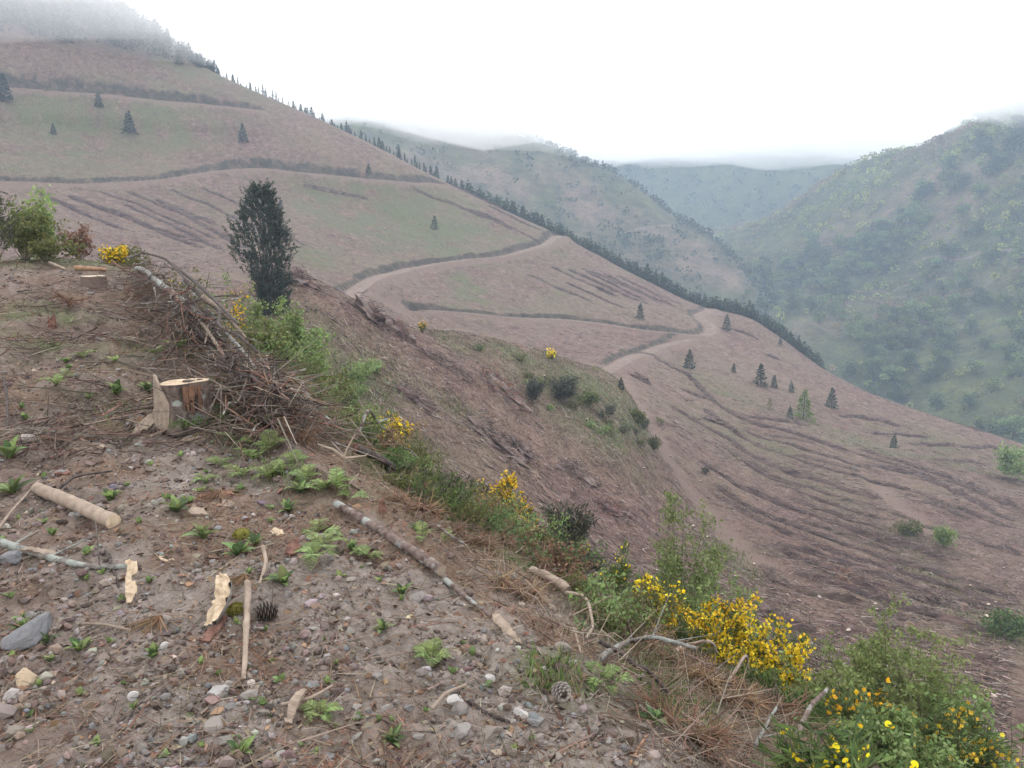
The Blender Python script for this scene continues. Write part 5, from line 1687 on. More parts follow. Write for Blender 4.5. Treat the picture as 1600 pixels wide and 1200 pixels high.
# rust-brown pine boughs left on the bank
for i, (u, v, w, h, lab) in enumerate([
        (675, 790, 120, 46, 'large rust-brown pine bough on the upper bank'), (735, 805, 80, 36, 'rust-brown bough beside the white bent stick'), (725, 850, 90, 24, 'flat brown bough below the white bent stick'),
        (860, 890, 90, 40, 'rust-brown bough under the dark twiggy bush'), (800, 930, 90, 30, 'reddish bough above the broken pale log'), (640, 800, 90, 30, 'brown needle bough at the log head'), (990, 1010, 90, 36, 'orange-brown bough left of the flowering clump'),
        (1075, 1065, 110, 44, 'orange-brown bough below the grey lichen branch'), (1120, 1100, 110, 50, 'big orange-brown bough below the yellow clump'), (1190, 1120, 110, 50, 'golden brown bough at the foot of the right big broom'), (1060, 1150, 110, 30, 'brown bough near the bottom edge of the bank'),
        (430, 640, 70, 40, 'rust-brown bough at the end of the branch pile'), (395, 600, 60, 36, 'rust-brown bough in the branch pile'), (460, 690, 60, 24, 'rust-brown bough by the two broken sticks'), (108, 480, 40, 28, 'small rusty dead sapling left of the far stump'), (225, 470, 60, 24, 'brown bough left of the lichen trunk')]):
    p = at(u, v); sc = np.linalg.norm(p - [0, 0, EYE]) / 1200
    thing('pine_bough', dead_bough(1100 + i, w * sc * 0.75, h * sc * 0.7, 300), p, lab, 'branch', rot=ground_rot(p[0], p[1], random.uniform(-0.5, 0.5), 0.4))

# ------------------------------------------------------------------ wood on the ground
def limb(name, pts, rad, mat, label, cat='branch', lift=None, sides=8, rough=0.025, rmax=26.0, group=None, twigs=0, end=None, seed=None, rmin=0.0, n=14, tip=None):
    """A branch or log that follows the ground under the pixels given; rad in px at its first point, lift in m."""
    rng = np.random.default_rng(seed or 0)
    P = np.array([at(u, v, rmin, rmax) for u, v in pts])
    r_first = math.hypot(P[0, 0], P[0, 1])
    for i_, (u_, v_) in enumerate(pts):
        r_ = math.hypot(P[i_, 0], P[i_, 1])
        if i_ and r_ > r_first * 1.22 + 0.15 * i_:
            d_ = ray(u_, v_); h_ = math.hypot(d_[0], d_[1]); r_ = r_first * (1 + 0.03 * i_)
            P[i_] = [d_[0] * r_ / h_, d_[1] * r_ / h_, EYE + d_[2] * r_ / h_]
    lift = np.zeros(len(P)) if lift is None else np.asarray(lift, float)
    sc = np.linalg.norm(P[0] - [0, 0, EYE]) / 1200
    r = np.asarray(rad, float) * sc if np.ndim(rad) else np.linspace(rad * sc, (tip if tip is not None else rad * 0.7) * sc, len(P))
    if cat == 'log':                          # a log is stiff: it bridges the bumps under it
        s_ = np.linspace(0, 1, len(P))[:, None]
        s_ = np.concatenate([[0], np.cumsum(np.linalg.norm(np.diff(P, axis=0), axis=1))])[:, None]; s_ = s_ / s_[-1]
        Q = P[0] * (1 - s_) + P[-1] * s_
        Q[:, 2] += max(0.0, float(np.max(height(Q[:, 0], Q[:, 1]) - Q[:, 2])) * 0.6)
        P = Q * 0.85 + P * 0.15
    P[:, 2] += lift + r * 0.75
    D = densify(P, n); s = np.linspace(0, 1, n)
    rr = np.interp(s, np.linspace(0, 1, len(P)), r)
    D[1:-1] += rng.normal(size=(n - 2, 3)) * (rr[1:-1, None] * 0.04)
    base = D[0].copy()
    G = Geo(); tube(G, D - base, rr, sides, rough=rough, rng=rng, cap=end is None)
    parts = [('bark' if end is not None else 'stem', G.mesh('stem', mat, True))]
    if end is not None:
        for i, j in ((0, 1), (n - 1, n - 2)):
            E = Geo()
            t = unit(D[i] - D[j]); a, b_ = frames(t[None]); a, b_ = a[0], b_[0]
            ang = np.arange(sides) * 2 * math.pi / sides
            ring = D[i] - base + t * 0.001 + (np.cos(ang)[:, None] * a + np.sin(ang)[:, None] * b_) * rr[i] * 1.0
            E.add(np.vstack([ring, D[i] - base + t * rr[i] * 0.06]), tris=np.stack([np.arange(sides), (np.arange(sides) + 1) % sides, np.full(sides, sides)], -1))
            parts.append(('cut_end', E.mesh('cut_end', end)))
    if twigs:
        T = Geo(); i = rng.integers(2, n, twigs)
        d = unit(unit(D[-1] - D[0]) * 0.7 + rng.normal(size=(twigs, 3)) * 0.7 + np.array([0, 0, 0.3])); L = rng.uniform(6, 22, twigs)[:, None] * rr.mean()
        sticks(T, D[i] - base, D[i] - base + d * L, rr[i] * 0.3, rr[i] * 0.1, (0.5, 0.5, 0.5), 4)
        parts.append(('twigs', T.mesh('twigs', mat)))
    if len(parts) == 1:
        return link(name, parts[0][1], loc=base, label=label, category=cat, group=group)
    return thing(name, parts, base, label, cat, group)


limb('fallen_log', [(524, 796), (556, 812), (590, 832), (640, 864), (690, 905)], 5.6, M_PINE_BARK, 'long slim fallen pine trunk lying along the edge of the bench', 'log', sides=12, end=M_PALE, tip=7, n=26, seed=1, lift=[0.012] * 5)
limb('fallen_log', [(694, 908), (715, 930), (740, 952), (766, 966)], 4.5, M_PINE_BARK, 'thin brown end piece below the long fallen trunk', 'log', sides=8, tip=3, seed=2)
limb('debarked_log', [(60, 776), (95, 792), (140, 810), (178, 824)], 8, M_PALE, 'smooth debarked pale log at the left edge', 'log', sides=12, end=M_FRESH, tip=9, n=16, rough=0.02, seed=3, lift=[0.02, 0.02, 0.01, 0.0])
limb('lichen_branch', [(-10, 850), (30, 862), (70, 874), (110, 884), (160, 890), (205, 888)], 6, M_GREY_BARK, 'grey lichen-covered branch lying left of the notched chip', seed=4, tip=3, twigs=5)
limb('lichen_log', [(214, 418), (232, 446), (256, 468), (285, 492), (318, 516)], 3.4, M_GREY_BARK, 'lichen-grey log topping the branch pile, pale at its upper end', 'log', lift=[0.3, 0.3, 0.28, 0.25, 0.2], end=M_FRESH, sides=10, tip=3.6, seed=5, n=20, rmax=15)
limb('grey_pole', [(272, 496), (300, 530), (330, 566), (352, 590)], 2.6, M_OLD, 'straight grey pole along the left side of the branch pile', 'log', lift=[0.25, 0.25, 0.25, 0.15], seed=6, n=16)
limb('grey_pole', [(335, 540), (362, 575), (395, 608), (420, 640)], 2.6, M_GREY_BARK, 'grey pole lying down the middle of the branch pile', 'log', lift=[0.4, 0.35, 0.3, 0.2], seed=7, n=16)
limb('grey_pole', [(318, 486), (350, 520), (385, 560)], 4, M_OLD, 'thin grey pole high on the branch pile', 'log', lift=[0.5, 0.5, 0.4], seed=8)
limb('dark_branch', [(196, 405), (225, 425), (260, 450), (300, 480)], 1.8, M_DARK_BARK, 'thin dark branch lying over the lichen trunk', lift=[0.5, 0.6, 0.6, 0.5], seed=9, rmax=15)
limb('dark_branch', [(290, 452), (330, 462), (365, 468), (398, 476)], 2.5, M_DARK_BARK, 'dark branch pointing right from the branch pile', lift=[0.5, 0.5, 0.45, 0.4], seed=10, twigs=6)
limb('dark_branch', [(270, 440), (320, 462), (370, 466)], 2.2, M_DARK_BARK, 'upper dark branch pointing right from the branch pile', lift=[0.6, 0.6, 0.55], seed=11)


def post(u, v, hpx, rpx, mat, label, lean=(0.05, 0.0), seed=0, name='standing_pole', end=M_PALE, lift=0.0):
    rng = np.random.default_rng(seed)
    p = at(u, v); sc = np.linalg.norm(p - [0, 0, EYE]) / 1200; h = hpx * sc; r = rpx * sc
    D = densify([np.zeros(3) - [0, 0, 0.05], np.array([lean[0] * h * 0.5, lean[1] * h * 0.4, h * 0.5]), np.array([lean[0] * h, lean[1] * h, h])], 7)
    G, E = Geo(), Geo()
    tube(G, D, np.linspace(r, r * 0.85, 7), 9, rough=0.06, rng=rng, cap=False)
    a = np.arange(9) * 2 * math.pi / 9
    E.add(np.vstack([np.column_stack([np.cos(a) * r * 0.86, np.sin(a) * r * 0.86, np.full(9, h)]), [0, 0, h + 0.002]]) + np.array([lean[0] * h, lean[1] * h, 0.0]), tris=np.stack([np.arange(9), (np.arange(9) + 1) % 9, np.full(9, 9)], -1))
    thing(name, [('bark', G.mesh('bark', mat, True)), ('cut_end', E.mesh('cut_end', end))], p + np.array([0, 0, lift]), label, 'pole')


post(306, 497, 44, 5, M_GREY_BARK, 'grey pole standing upright out of the branch pile', (0.12, 0), 1)
post(288, 466, 28, 3.2, M_GREY_BARK, 'short upright branch with a white cut top in the branch pile', (0.02, 0), 2, end=M_FRESH)
post(385, 520, 34, 4, M_OLD, 'leaning broken branch end at the right of the branch pile', (0.5, 0), 3)
post(447, 640, 24, 3, M_OLD, 'small grey upright stick at the lower right of the branch pile', (0.05, 0), 4)
limb('broken_stick', [(398, 670), (430, 664), (465, 656)], 4.2, M_OLD, 'grey broken stick poking from the edge, upper of two', lift=[0.02, 0.08, 0.16], seed=12, end=M_PALE)
limb('broken_stick', [(446, 677), (470, 672), (490, 668)], 3.4, M_PALE, 'short pale broken stick poking from the edge, lower of two', lift=[0.0, 0.05, 0.1], seed=13, end=M_FRESH)
limb('reddish_branch', [(556, 706), (575, 678), (592, 648), (606, 616)], 2.6, M_PINE_BARK, 'reddish branch slanting up across the upper yellow broom', lift=[0.1, 0.2, 0.3, 0.4], seed=14, twigs=8, tip=1.8)
limb('thin_branch', [(530, 690), (560, 692), (590, 697), (630, 686), (655, 664)], 1.7, M_PINE_BARK, 'long thin curved branch under the upper yellow broom', lift=[0.15, 0.2, 0.22, 0.25, 0.3], seed=15, tip=1.2, twigs=4)
limb('thin_branch', [(585, 705), (612, 722), (640, 742)], 1.6, M_GREY_BARK, 'thin grey branch pointing down right beside the dark log', lift=[0.15, 0.15, 0.1], seed=16)
limb('dark_log', [(556, 722), (580, 728), (604, 736), (618, 744)], 7, M_DARK_BARK, 'short dark rotten log among roots on the upper bank', 'log', lift=[0.08, 0.08, 0.06, 0.04], seed=17, end=M_RED_BARK)
limb('brown_branch', [(476, 654), (495, 666), (515, 676), (540, 686)], 4, M_PINE_BARK, 'brown branch with a cut end by the branch pile', lift=[0.12, 0.12, 0.1, 0.1], seed=18, twigs=4, end=M_PALE)
limb('grey_branches', [(472, 622), (480, 640), (495, 655)], 3, M_GREY_BARK, 'grey forked branch end above the brown branch', lift=[0.2, 0.15, 0.1], seed=19, twigs=5)
# bare twisted root, pale against the bank
root = Geo(); pr = at(543, 760); rngr = np.random.default_rng(77)
for pts in ([(543, 775), (541, 735), (538, 715), (555, 678)], [(538, 715), (515, 700), (497, 694)], [(541, 735), (545, 757), (560, 740)], [(543, 760), (566, 775), (566, 800)], [(540, 745), (520, 738), (512, 726)], [(543, 775), (548, 800), (540, 822)], [(538, 716), (570, 712), (575, 708)]):
    P = []
    for u, v in pts:
        d = ray(u, v); h = math.hypot(d[0], d[1]); r_ = math.hypot(pr[0], pr[1]) + rngr.uniform(-0.1, 0.1)
        P.append([d[0] * r_ / h, d[1] * r_ / h, EYE + d[2] * r_ / h])
    P = np.array(P); P[:, 2] = np.maximum(P[:, 2], height(P[:, 0], P[:, 1]) + 0.01)
    tube(root, densify(P, 8) - pr, np.linspace(0.011, 0.004, 8), 5, cap=False)
link('twisted_root', root.mesh('twisted_root', M_PALE), loc=pr, label='pale bare branching root standing on the upper bank', category='root')

limb('broken_log', [(830, 908), (848, 918), (868, 930), (886, 940)], [6, 7, 8, 8.5], M_PALE, 'pale broken log with stripped bark on the bank', 'log', lift=[0.05, 0.06, 0.06, 0.04], sides=12, end=M_OLD, seed=20, n=16, rough=0.08)
limb('broken_log', [(908, 930), (925, 938), (942, 946), (958, 952)], 9, M_PINE_BARK, 'short log with a bright orange split end beside the green broom', 'log', lift=[0.06, 0.06, 0.05, 0.05], sides=12, end=M_ORANGE, seed=21, n=12)
post(929, 950, 56, 3.2, M_OLD, 'thin dead stem standing beside the log with the orange end', (0.03, 0), 6, name='dead_stem')
limb('dark_snag', [(910, 925), (920, 912), (930, 894)], 4, M_DARK_BARK, 'dark twisted snag leaning on the thin dead stem', lift=[0.05, 0.12, 0.2], seed=22)
limb('pale_root', [(884, 954), (905, 962), (920, 974), (925, 988), (915, 1006)], 2.8, M_PALE, 'pale bent root hanging over the bank below the logs', 'root', lift=[0.1, 0.12, 0.1, 0.06, 0.02], seed=23, twigs=3)
limb('pale_root', [(896, 998), (902, 1015), (908, 1032)], 2, M_PALE, 'small pale straight root below the bent one', 'root', lift=[0.05, 0.04, 0.02], seed=24)
limb('lichen_branch', [(936, 1042), (955, 1036), (985, 1030), (1020, 1030), (1055, 1038), (1085, 1045)], 5.5, M_GREY_BARK, 'grey lichen branch lying across the bank under the yellow clump', lift=[0.02, 0.05, 0.09, 0.1, 0.1, 0.1], seed=25, twigs=5, tip=3, n=20)
limb('dark_branch', [(936, 1030), (965, 1046), (1000, 1068), (1035, 1092), (1062, 1112)], 3.8, M_DARK_BARK, 'straight blackish branch slanting down the bank', lift=[0.08, 0.08, 0.07, 0.05, 0.02], seed=26, n=16)
limb('pale_stick', [(1054, 1050), (1075, 1044), (1100, 1042), (1120, 1036)], 3, M_PALE, 'pale peeled stick below the big yellow broom', lift=[0.12, 0.15, 0.16, 0.18], seed=27)
limb('thin_branch', [(1062, 1052), (1090, 1064), (1120, 1078), (1140, 1090)], 2.4, M_PINE_BARK, 'thin brown branch under the pale peeled stick', lift=[0.12, 0.12, 0.1, 0.08], seed=28, twigs=4)
limb('thin_branch', [(1138, 1090), (1152, 1078), (1168, 1066)], 2.4, M_OLD, 'short thin branch pointing up right over the golden brown bough', lift=[0.1, 0.15, 0.2], seed=29)
limb('brown_stick', [(1242, 1182), (1262, 1162), (1288, 1138)], 4, M_PINE_BARK, 'brown stick pointing up beside the nearest broom', lift=[0.1, 0.2, 0.3], seed=30, end=M_PALE)
limb('grey_branches', [(1178, 1185), (1195, 1165), (1210, 1150)], 3, M_GREY_BARK, 'grey forked branch at the bottom edge left of the brown stick', lift=[0.05, 0.1, 0.15], seed=31, twigs=6)
limb('orange_stick', [(985, 1195), (998, 1172), (1010, 1152)], 3, M_ORANGE, 'orange splintered stick lying on bare soil at the bottom', seed=32)
limb('white_stick', [(724, 816), (726, 806), (727, 799), (731, 793)], 4, M_GREY_BARK, 'short white bent stick standing beside rusty needles', lift=[0.0, 0.04, 0.08, 0.11], seed=33, n=10)
limb('reddish_branch', [(660, 912), (680, 900), (700, 898), (724, 902)], 3, M_PINE_BARK, 'crooked dark branch on the bank right of the long trunk', lift=[0.03, 0.08, 0.1, 0.08], seed=34, twigs=4, rmin=4.3)
limb('thin_stick', [(-5, 842), (30, 802), (62, 762)], 2.2, M_OLD, 'thin straight stick across the upper end of the debarked log', lift=[0.03, 0.05, 0.04], seed=35)
limb('thin_stick', [(86, 776), (120, 756), (176, 742)], 2.2, M_DARK_BARK, 'thin curved dark stick above the debarked log', lift=[0.02, 0.04, 0.02], seed=36)
limb('thin_stick', [(235, 688), (285, 668), (305, 660)], 1.8, M_OLD, 'thin straw-coloured stick in front of the big stump', lift=[0.02, 0.03, 0.04], seed=37)
limb('thin_stick', [(130, 980), (165, 985), (205, 990)], 2, M_OLD, 'thin pale twig left of the red needle tuft', lift=[0.01, 0.02, 0.01], seed=38)
limb('thin_stick', [(165, 862), (180, 900), (190, 935)], 2, M_DARK_BARK, 'thin dark twig left of the notched chip', seed=39)
limb('straw_splinter', [(389, 948), (388, 985), (385, 1025), (381, 1066)], 5, M_PALE, 'long straw-coloured splinter leaning below the pine cone', lift=[0.10, 0.07, 0.04, 0.0], seed=40, tip=3, rough=0.15)
limb('straw_splinter', [(412, 880), (416, 895), (406, 915)], 3, M_PALE, 'short curved splinter among the green leaves', lift=[0.08, 0.04, 0.0], seed=41)
limb('thin_stick', [(440, 1112), (480, 1106), (520, 1085)], 2.6, M_OLD, 'bent grey twig on gravel near the bottom', lift=[0.02, 0.03, 0.03], seed=42)
limb('thin_stick', [(675, 1122), (700, 1112), (728, 1096)], 3, M_OLD, 'curved grey twig lying over the white stones', lift=[0.03, 0.07, 0.06], seed=43)
limb('thin_stick', [(735, 1100), (765, 1118), (800, 1132)], 3.2, M_DARK_BARK, 'dark half-buried root right of the white stones', seed=44)
limb('cut_log', [(118, 424), (140, 424), (166, 426)], 3.5, M_ORANGE, 'pale log lying behind the far stump', 'log', lift=[0.02, 0.02, 0.02], end=M_FRESH, seed=45)
limb('thin_stick', [(78, 414), (92, 420), (102, 424)], 2.4, M_PALE, 'pale stick left of the log behind the far stump', lift=[0.02, 0.02, 0.02], seed=46)
limb('thin_stick', [(10, 628), (14, 650), (12, 672)], 2, M_DARK_BARK, 'dark upright twig at the left edge above the leaf rosette', lift=[0.2, 0.1, 0.0], seed=47)

# the branch pile along the edge of the bench: every branch its own
rngp = np.random.default_rng(91)
pile_mats = [M_DARK_BARK, M_DARK_BARK, M_PINE_BARK, M_DARK_BARK, M_PINE_BARK, M_DARK_BARK, M_RED_BARK, M_OLD]
PILE = np.array([(228, 425), (262, 462), (305, 515), (352, 575), (398, 632), (438, 676)], float)
for i in range(290):
    t = rngp.uniform(0, 1); q = t * (len(PILE) - 1); j = min(int(q), len(PILE) - 2)
    c = PILE[j] * (1 - (q - j)) + PILE[j + 1] * (q - j)
    c = c + np.array([rngp.normal() * (14 + 8 * t) + 6 * t, rngp.normal() * 7])
    p = at(c[0], c[1], 4.5)
    e = at(*(PILE[j + 1]), 4.5) - at(*PILE[j], 4.5); e[2] = 0; e = unit(e)
    ang = rngp.normal() * 0.32
    d = np.array([e[0] * math.cos(ang) - e[1] * math.sin(ang), e[0] * math.sin(ang) + e[1] * math.cos(ang), rngp.normal() * 0.10])
    L = rngp.uniform(0.4, 1.5) * (1.25 - 0.45 * t); r = rngp.uniform(0.005, 0.015) * (1.6 - 0.7 * t)
    zb = rngp.uniform(0.02, 0.34)
    P = np.array([p - d * L / 2, p + np.array([0, 0, rngp.normal() * 0.03]), p + d * L / 2])
    P[:, 2] = np.maximum(P[:, 2], height(P[:, 0], P[:, 1])) + zb
    D = densify(P, 7) + rngp.normal(size=(7, 3)) * 0.012
    G = Geo(); tube(G, D - D[0], np.linspace(r, r * 0.5, 7), 5, rough=0.05, rng=rngp)
    if i % 2 == 0:
        k = rngp.integers(1, 7, 6); dd = unit(unit(D[-1] - D[0]) + rngp.normal(size=(6, 3)) * 0.6)
        sticks(G, D[k] - D[0], D[k] - D[0] + dd * rngp.uniform(0.1, 0.4, 6)[:, None], r * 0.4, r * 0.15, (0.5, 0.5, 0.5), 3)
    link('slash_branch', G.mesh('slash_branch', pile_mats[rngp.integers(0, len(pile_mats))]), loc=D[0], label='bare cut branch in the heap along the edge of the bench', category='branch', group='branch pile on the edge')

# fine dead twigs that fill the branch pile
G = Geo(); n = 5200
t = rngp.uniform(0, 1, n) * (len(PILE) - 1); j = np.minimum(t.astype(int), len(PILE) - 2); f = (t - j)[:, None]
W = np.array([at(q[0], q[1], 4.5, 26.0) for q in PILE])
c = W[j] * (1 - f) + W[j + 1] * f
c[:, :2] += rngp.normal(size=(n, 2)) * 0.32
c[:, 2] = height(c[:, 0], c[:, 1]) + np.abs(rngp.normal(size=n)) * 0.16
d = unit(unit(W[j + 1] - W[j]) * 0.9 + rngp.normal(size=(n, 3)) * np.array([0.6, 0.6, 0.3])); L = np.clip(rngp.lognormal(math.log(0.28), 0.5, n), 0.06, 0.9)[:, None]
P1 = c + d * L; P1[:, 2] = np.maximum(P1[:, 2], height(P1[:, 0], P1[:, 1]) + 0.01)
sticks(G, c, P1, np.clip(L[:, 0] * 0.012, 0.002, 0.007), 0.0015, tints(rngp, n, [(0.11, 0.078, 0.06), (0.075, 0.052, 0.042), (0.17, 0.13, 0.105), (0.16, 0.088, 0.06), (0.22, 0.18, 0.145)], 0.25))
link('brush_debris', G.mesh('brush_debris', M_LITTER), kind='stuff', label='fine dead twigs filling the branch pile on the edge')

# ------------------------------------------------------------------ stumps
M_RUST = material('rusty_wood', b_wood((0.215, 0.118, 0.07), (0.095, 0.05, 0.036), (20, 20, 8)), 0.9)


def big_stump():
    rng = np.random.default_rng(5)
    p = at(290, 657); sc = np.linalg.norm(p - [0, 0, EYE]) / 1200
    R = 34 * sc; Hh = 56 * sc
    ns, nl = 40, 14
    a = np.arange(ns) * 2 * math.pi / ns
    lob = 1 + 0.05 * np.sin(3 * a + 1) + 0.04 * np.sin(5 * a + 2) + 0.02 * rng.normal(size=ns)
    V = []
    for i in range(nl):
        t = i / (nl - 1)
        flare = 1 + 0.30 * (1 - t) ** 3 * (1 + 0.5 * np.sin(4 * a + 0.6))
        z = -0.06 + t * (Hh + 0.06) + (0.012 * np.sin(a + 2) if i == nl - 1 else 0)
        rr = R * lob * flare * (1 + 0.035 * vnoise(a * 6, np.full(ns, t * 9), 3) * (t < 0.97))
        V.append(np.column_stack([np.cos(a) * rr, np.sin(a) * rr, np.broadcast_to(z, (ns,))]))
    V = np.concatenate(V); k = np.arange(ns); k2 = (k + 1) % ns
    G = Geo(); G.add(V, quads=np.concatenate([np.stack([k, k2, k2 + ns, k + ns], -1) + i * ns for i in range(nl - 1)]))
    T = Geo(); top = V[-ns:]
    c = np.array([0.02, 0.03, Hh - 0.012])
    mid = (top * 0.55 + c * 0.45) + np.column_stack([np.zeros((ns, 2)), 0.006 * rng.normal(size=ns)])
    T.add(np.vstack([top, mid, c]), quads=np.stack([k, k2, k2 + ns, k + ns], -1), tris=np.stack([k + ns, k2 + ns, np.full(ns, 2 * ns)], -1))
    Hd = Geo(); v, f = ICO1
    Hd.add(v * np.array([0.055, 0.035, 0.012]) + np.array([0.03, 0.045, Hh - 0.004]), tris=f)
    Hd.add(v * np.array([0.03, 0.02, 0.010]) + np.array([0.10, 0.10, Hh - 0.002]), tris=f)
    # a broad splinter left standing on the left side
    Sp = Geo(); aa = np.linspace(math.radians(170), math.radians(262), 9)
    hts = Hh * np.array([0.86, 1.02, 1.20, 1.27, 1.25, 1.10, 0.98, 0.80, 0.55]) + 0.008 * rng.normal(size=9)
    o = np.column_stack([np.cos(aa), np.sin(aa)])
    bo = np.column_stack([o * R * 1.22, np.full(9, -0.03)]); to = np.column_stack([o * R * 1.10, hts])
    bi = np.column_stack([o * R * 0.95, np.full(9, -0.03)]); ti = np.column_stack([o * R * 0.98, hts - 0.012])
    m = np.arange(8)
    q = [np.stack([m, m + 1, m + 10, m + 9], -1), np.stack([m + 9, m + 10, m + 19, m + 18], -1), np.stack([m + 18, m + 19, m + 28, m + 27], -1)]
    q.append(np.array([[0, 9, 18, 27], [8, 35, 26, 17]]))
    Sp.add(np.vstack([bo, to, ti, bi]), quads=np.concatenate(q))
    # rusty wood where strips of bark have been torn off, front right
    Ob = Geo()
    for a0, a1, top_, low_ in ((292, 303, 0.97, 0.45), (304, 322, 0.985, 0.62), (324, 333, 0.98, 0.30), (306, 314, 0.56, 0.24)):
        ab = np.radians(np.linspace(a0, a1, 6)); ob = np.column_stack([np.cos(ab), np.sin(ab)])
        lo = Hh * (low_ + 0.10 * rng.normal(size=6)); hi = Hh * np.minimum(top_ + 0.02 * rng.normal(size=6), 0.985)
        Ob.add(np.vstack([np.column_stack([ob * R * 1.085, lo]), np.column_stack([ob * R * 1.075, hi])]), quads=np.stack([np.arange(5), np.arange(5) + 1, np.arange(5) + 7, np.arange(5) + 6], -1))
    Mo = Geo(); C = []
    n = 420; am = rng.uniform(math.radians(270), math.radians(370), n); rm = R * rng.uniform(1.25, 1.75, n)
    C = np.column_stack([np.cos(am) * rm, np.sin(am) * rm, rng.uniform(0.0, 0.07, n)])
    leaf_quads(Mo, C, 0.022, 0.007, tints(rng, n, [(0.08, 0.16, 0.03), (0.12, 0.21, 0.04)]), rng, up=1.0)
    e = thing('pine_stump', [('bark', G.mesh('bark', M_STUMP_BARK, True)), ('cut_face', T.mesh('cut_face', M_FRESH), [('rot_hole', Hd.mesh('rot_hole', M_DARK_BARK))]),
                             ('splinter', Sp.mesh('splinter', M_OLD)), ('torn_patch', Ob.mesh('torn_patch', M_RUST)), ('moss', Mo.mesh('moss', M_LEAF))], p, 'big pine stump with a tall splinter on the left of the bench', 'stump')
    return p, sc


sp, ssc = big_stump()


def plate(outline, thick, mat, seed=0, name='slab', rough=0.0):
    """A split piece of wood or stone: an outline in its own plane with real thickness and roughened faces."""
    rng = np.random.default_rng(seed)
    o = np.asarray(outline, float); n = len(o)
    c = o.mean(0)
    V = np.vstack([np.column_stack([o, np.full(n, thick / 2)]), np.column_stack([o, np.full(n, -thick / 2)])])
    V[:, 2] += thick * rough * rng.normal(size=2 * n)
    m = bpy.data.meshes.new(name)
    import bmesh
    bm = bmesh.new()
    vs = [bm.verts.new(v) for v in V]
    bm.faces.new(vs[:n]); bm.faces.new(list(reversed(vs[n:])))
    for i in range(n):
        j = (i + 1) % n
        bm.faces.new((vs[j], vs[i], vs[n + i], vs[n + j]))
    bmesh.ops.recalc_face_normals(bm, faces=bm.faces)
    bmesh.ops.triangulate(bm, faces=[f for f in bm.faces if len(f.verts) > 4])
    bm.to_mesh(m); bm.free()
    m.materials.append(mat)
    return m


def torn(o, rng):
    """Subdivide an outline and fray it."""
    out = []
    for a, c in zip(o, np.roll(o, -1, 0)):
        m = max(2, int(np.linalg.norm(c - a) / 4))
        for i in range(m):
            out.append(a + (c - a) * i / m + rng.normal(size=2) * 0.8)
    return np.array(out)


def flat_piece(name, pix_outline, tilt, thick, mat, label, cat, seed=0, foot=None, lift=0.0, rough=0.22):
    """Pixel outline -> a slab standing at its lowest pixel, leaned back by tilt degrees (90 = lying flat)."""
    o = np.array(pix_outline, float)
    f0 = o[np.argmax(o[:, 1])]
    if name in ('wood_chip', 'wood_slab', 'bark_scrap'): o = f0 + (torn(o, np.random.default_rng(seed)) - f0) * 0.88
    f = foot or o[np.argmax(o[:, 1])]
    p = at(*f); d = p - np.array([0, 0, EYE]); dist = np.linalg.norm(d); sc = dist / 1200
    view = math.atan2(-d[2], math.hypot(d[0], d[1]))
    up = (f[1] - o[:, 1]) * sc / max(0.2, math.sin(math.radians(90 - tilt) + view) if tilt < 90 else math.sin(view))
    x = (o[:, 0] - f[0]) * sc
    me_ = plate(np.column_stack([x, up]), thick, mat, seed, name, rough)
    az = math.atan2(d[0], d[1])
    ob = link(name, me_, loc=p + np.array([0, 0, lift + thick * 0.3]), rot=(math.radians(90 - tilt), 0, -az), label=label, category=cat)
    return ob


flat_piece('wood_slab', [(205, 684), (214, 668), (236, 652), (262, 634), (275, 628), (276, 644), (252, 662), (228, 676)], 58, 0.03, M_OLD, 'grey split slab leaning against the big stump', 'wood slab', 1)
flat_piece('wood_chip', [(199, 944), (198, 928), (200, 905), (204, 892), (202, 878), (208, 876), (213, 880), (219, 882), (219, 897), (216, 901), (209, 901), (208, 912), (215, 913), (214, 931), (209, 936), (205, 945)], 48, 0.014, M_FRESH, 'bright pale wood chip with a square notch', 'wood chip', 2)
flat_piece('wood_chip', [(244, 870), (256, 867), (270, 874), (271, 880), (256, 879)], 80, 0.012, M_FRESH, 'small pale chip up right of the notched one', 'wood chip', 3)
flat_piece('wood_chip', [(286, 911), (296, 908), (305, 912), (300, 917), (288, 916)], 85, 0.012, M_ORANGE, 'small orange chip right of the notched one', 'wood chip', 4)
flat_piece('wood_chip', [(420, 832), (426, 826), (440, 832), (446, 840), (432, 840)], 75, 0.015, M_FRESH, 'pale torn chip above the broad leaves', 'wood chip', 5)
flat_piece('wood_chip', [(446, 1132), (452, 1110), (458, 1096), (470, 1088), (482, 1088), (474, 1100), (464, 1116), (456, 1134)], 60, 0.02, M_PALE, 'frayed pale splinter near the bottom left of centre', 'wood chip', 6)
flat_piece('wood_chip', [(45, 852), (58, 850), (90, 866), (88, 870), (70, 864)], 70, 0.015, M_PALE, 'narrow pale splinter beside the lichen branch', 'wood chip', 8)
flat_piece('wood_chip', [(296, 800), (304, 788), (320, 796), (328, 806), (312, 808)], 70, 0.02, M_PALE, 'torn whitish bark scrap beside the ferns', 'wood chip', 9)
flat_piece('wood_slab', [(764, 962), (774, 960), (796, 982), (816, 1008), (808, 1008), (782, 990), (766, 972)], 62, 0.02, M_PALE, 'pointed flat wood splinter at the foot of the long trunk', 'wood slab', 10)
flat_piece('wood_chip', [(938, 940), (955, 938), (970, 948), (967, 957), (952, 951)], 35, 0.012, M_ORANGE, 'bright torn orange splinter on the log end', 'wood chip', 11, lift=0.03)
SLAB = rock(861, M_SLATE, 10, 2, 0.9)
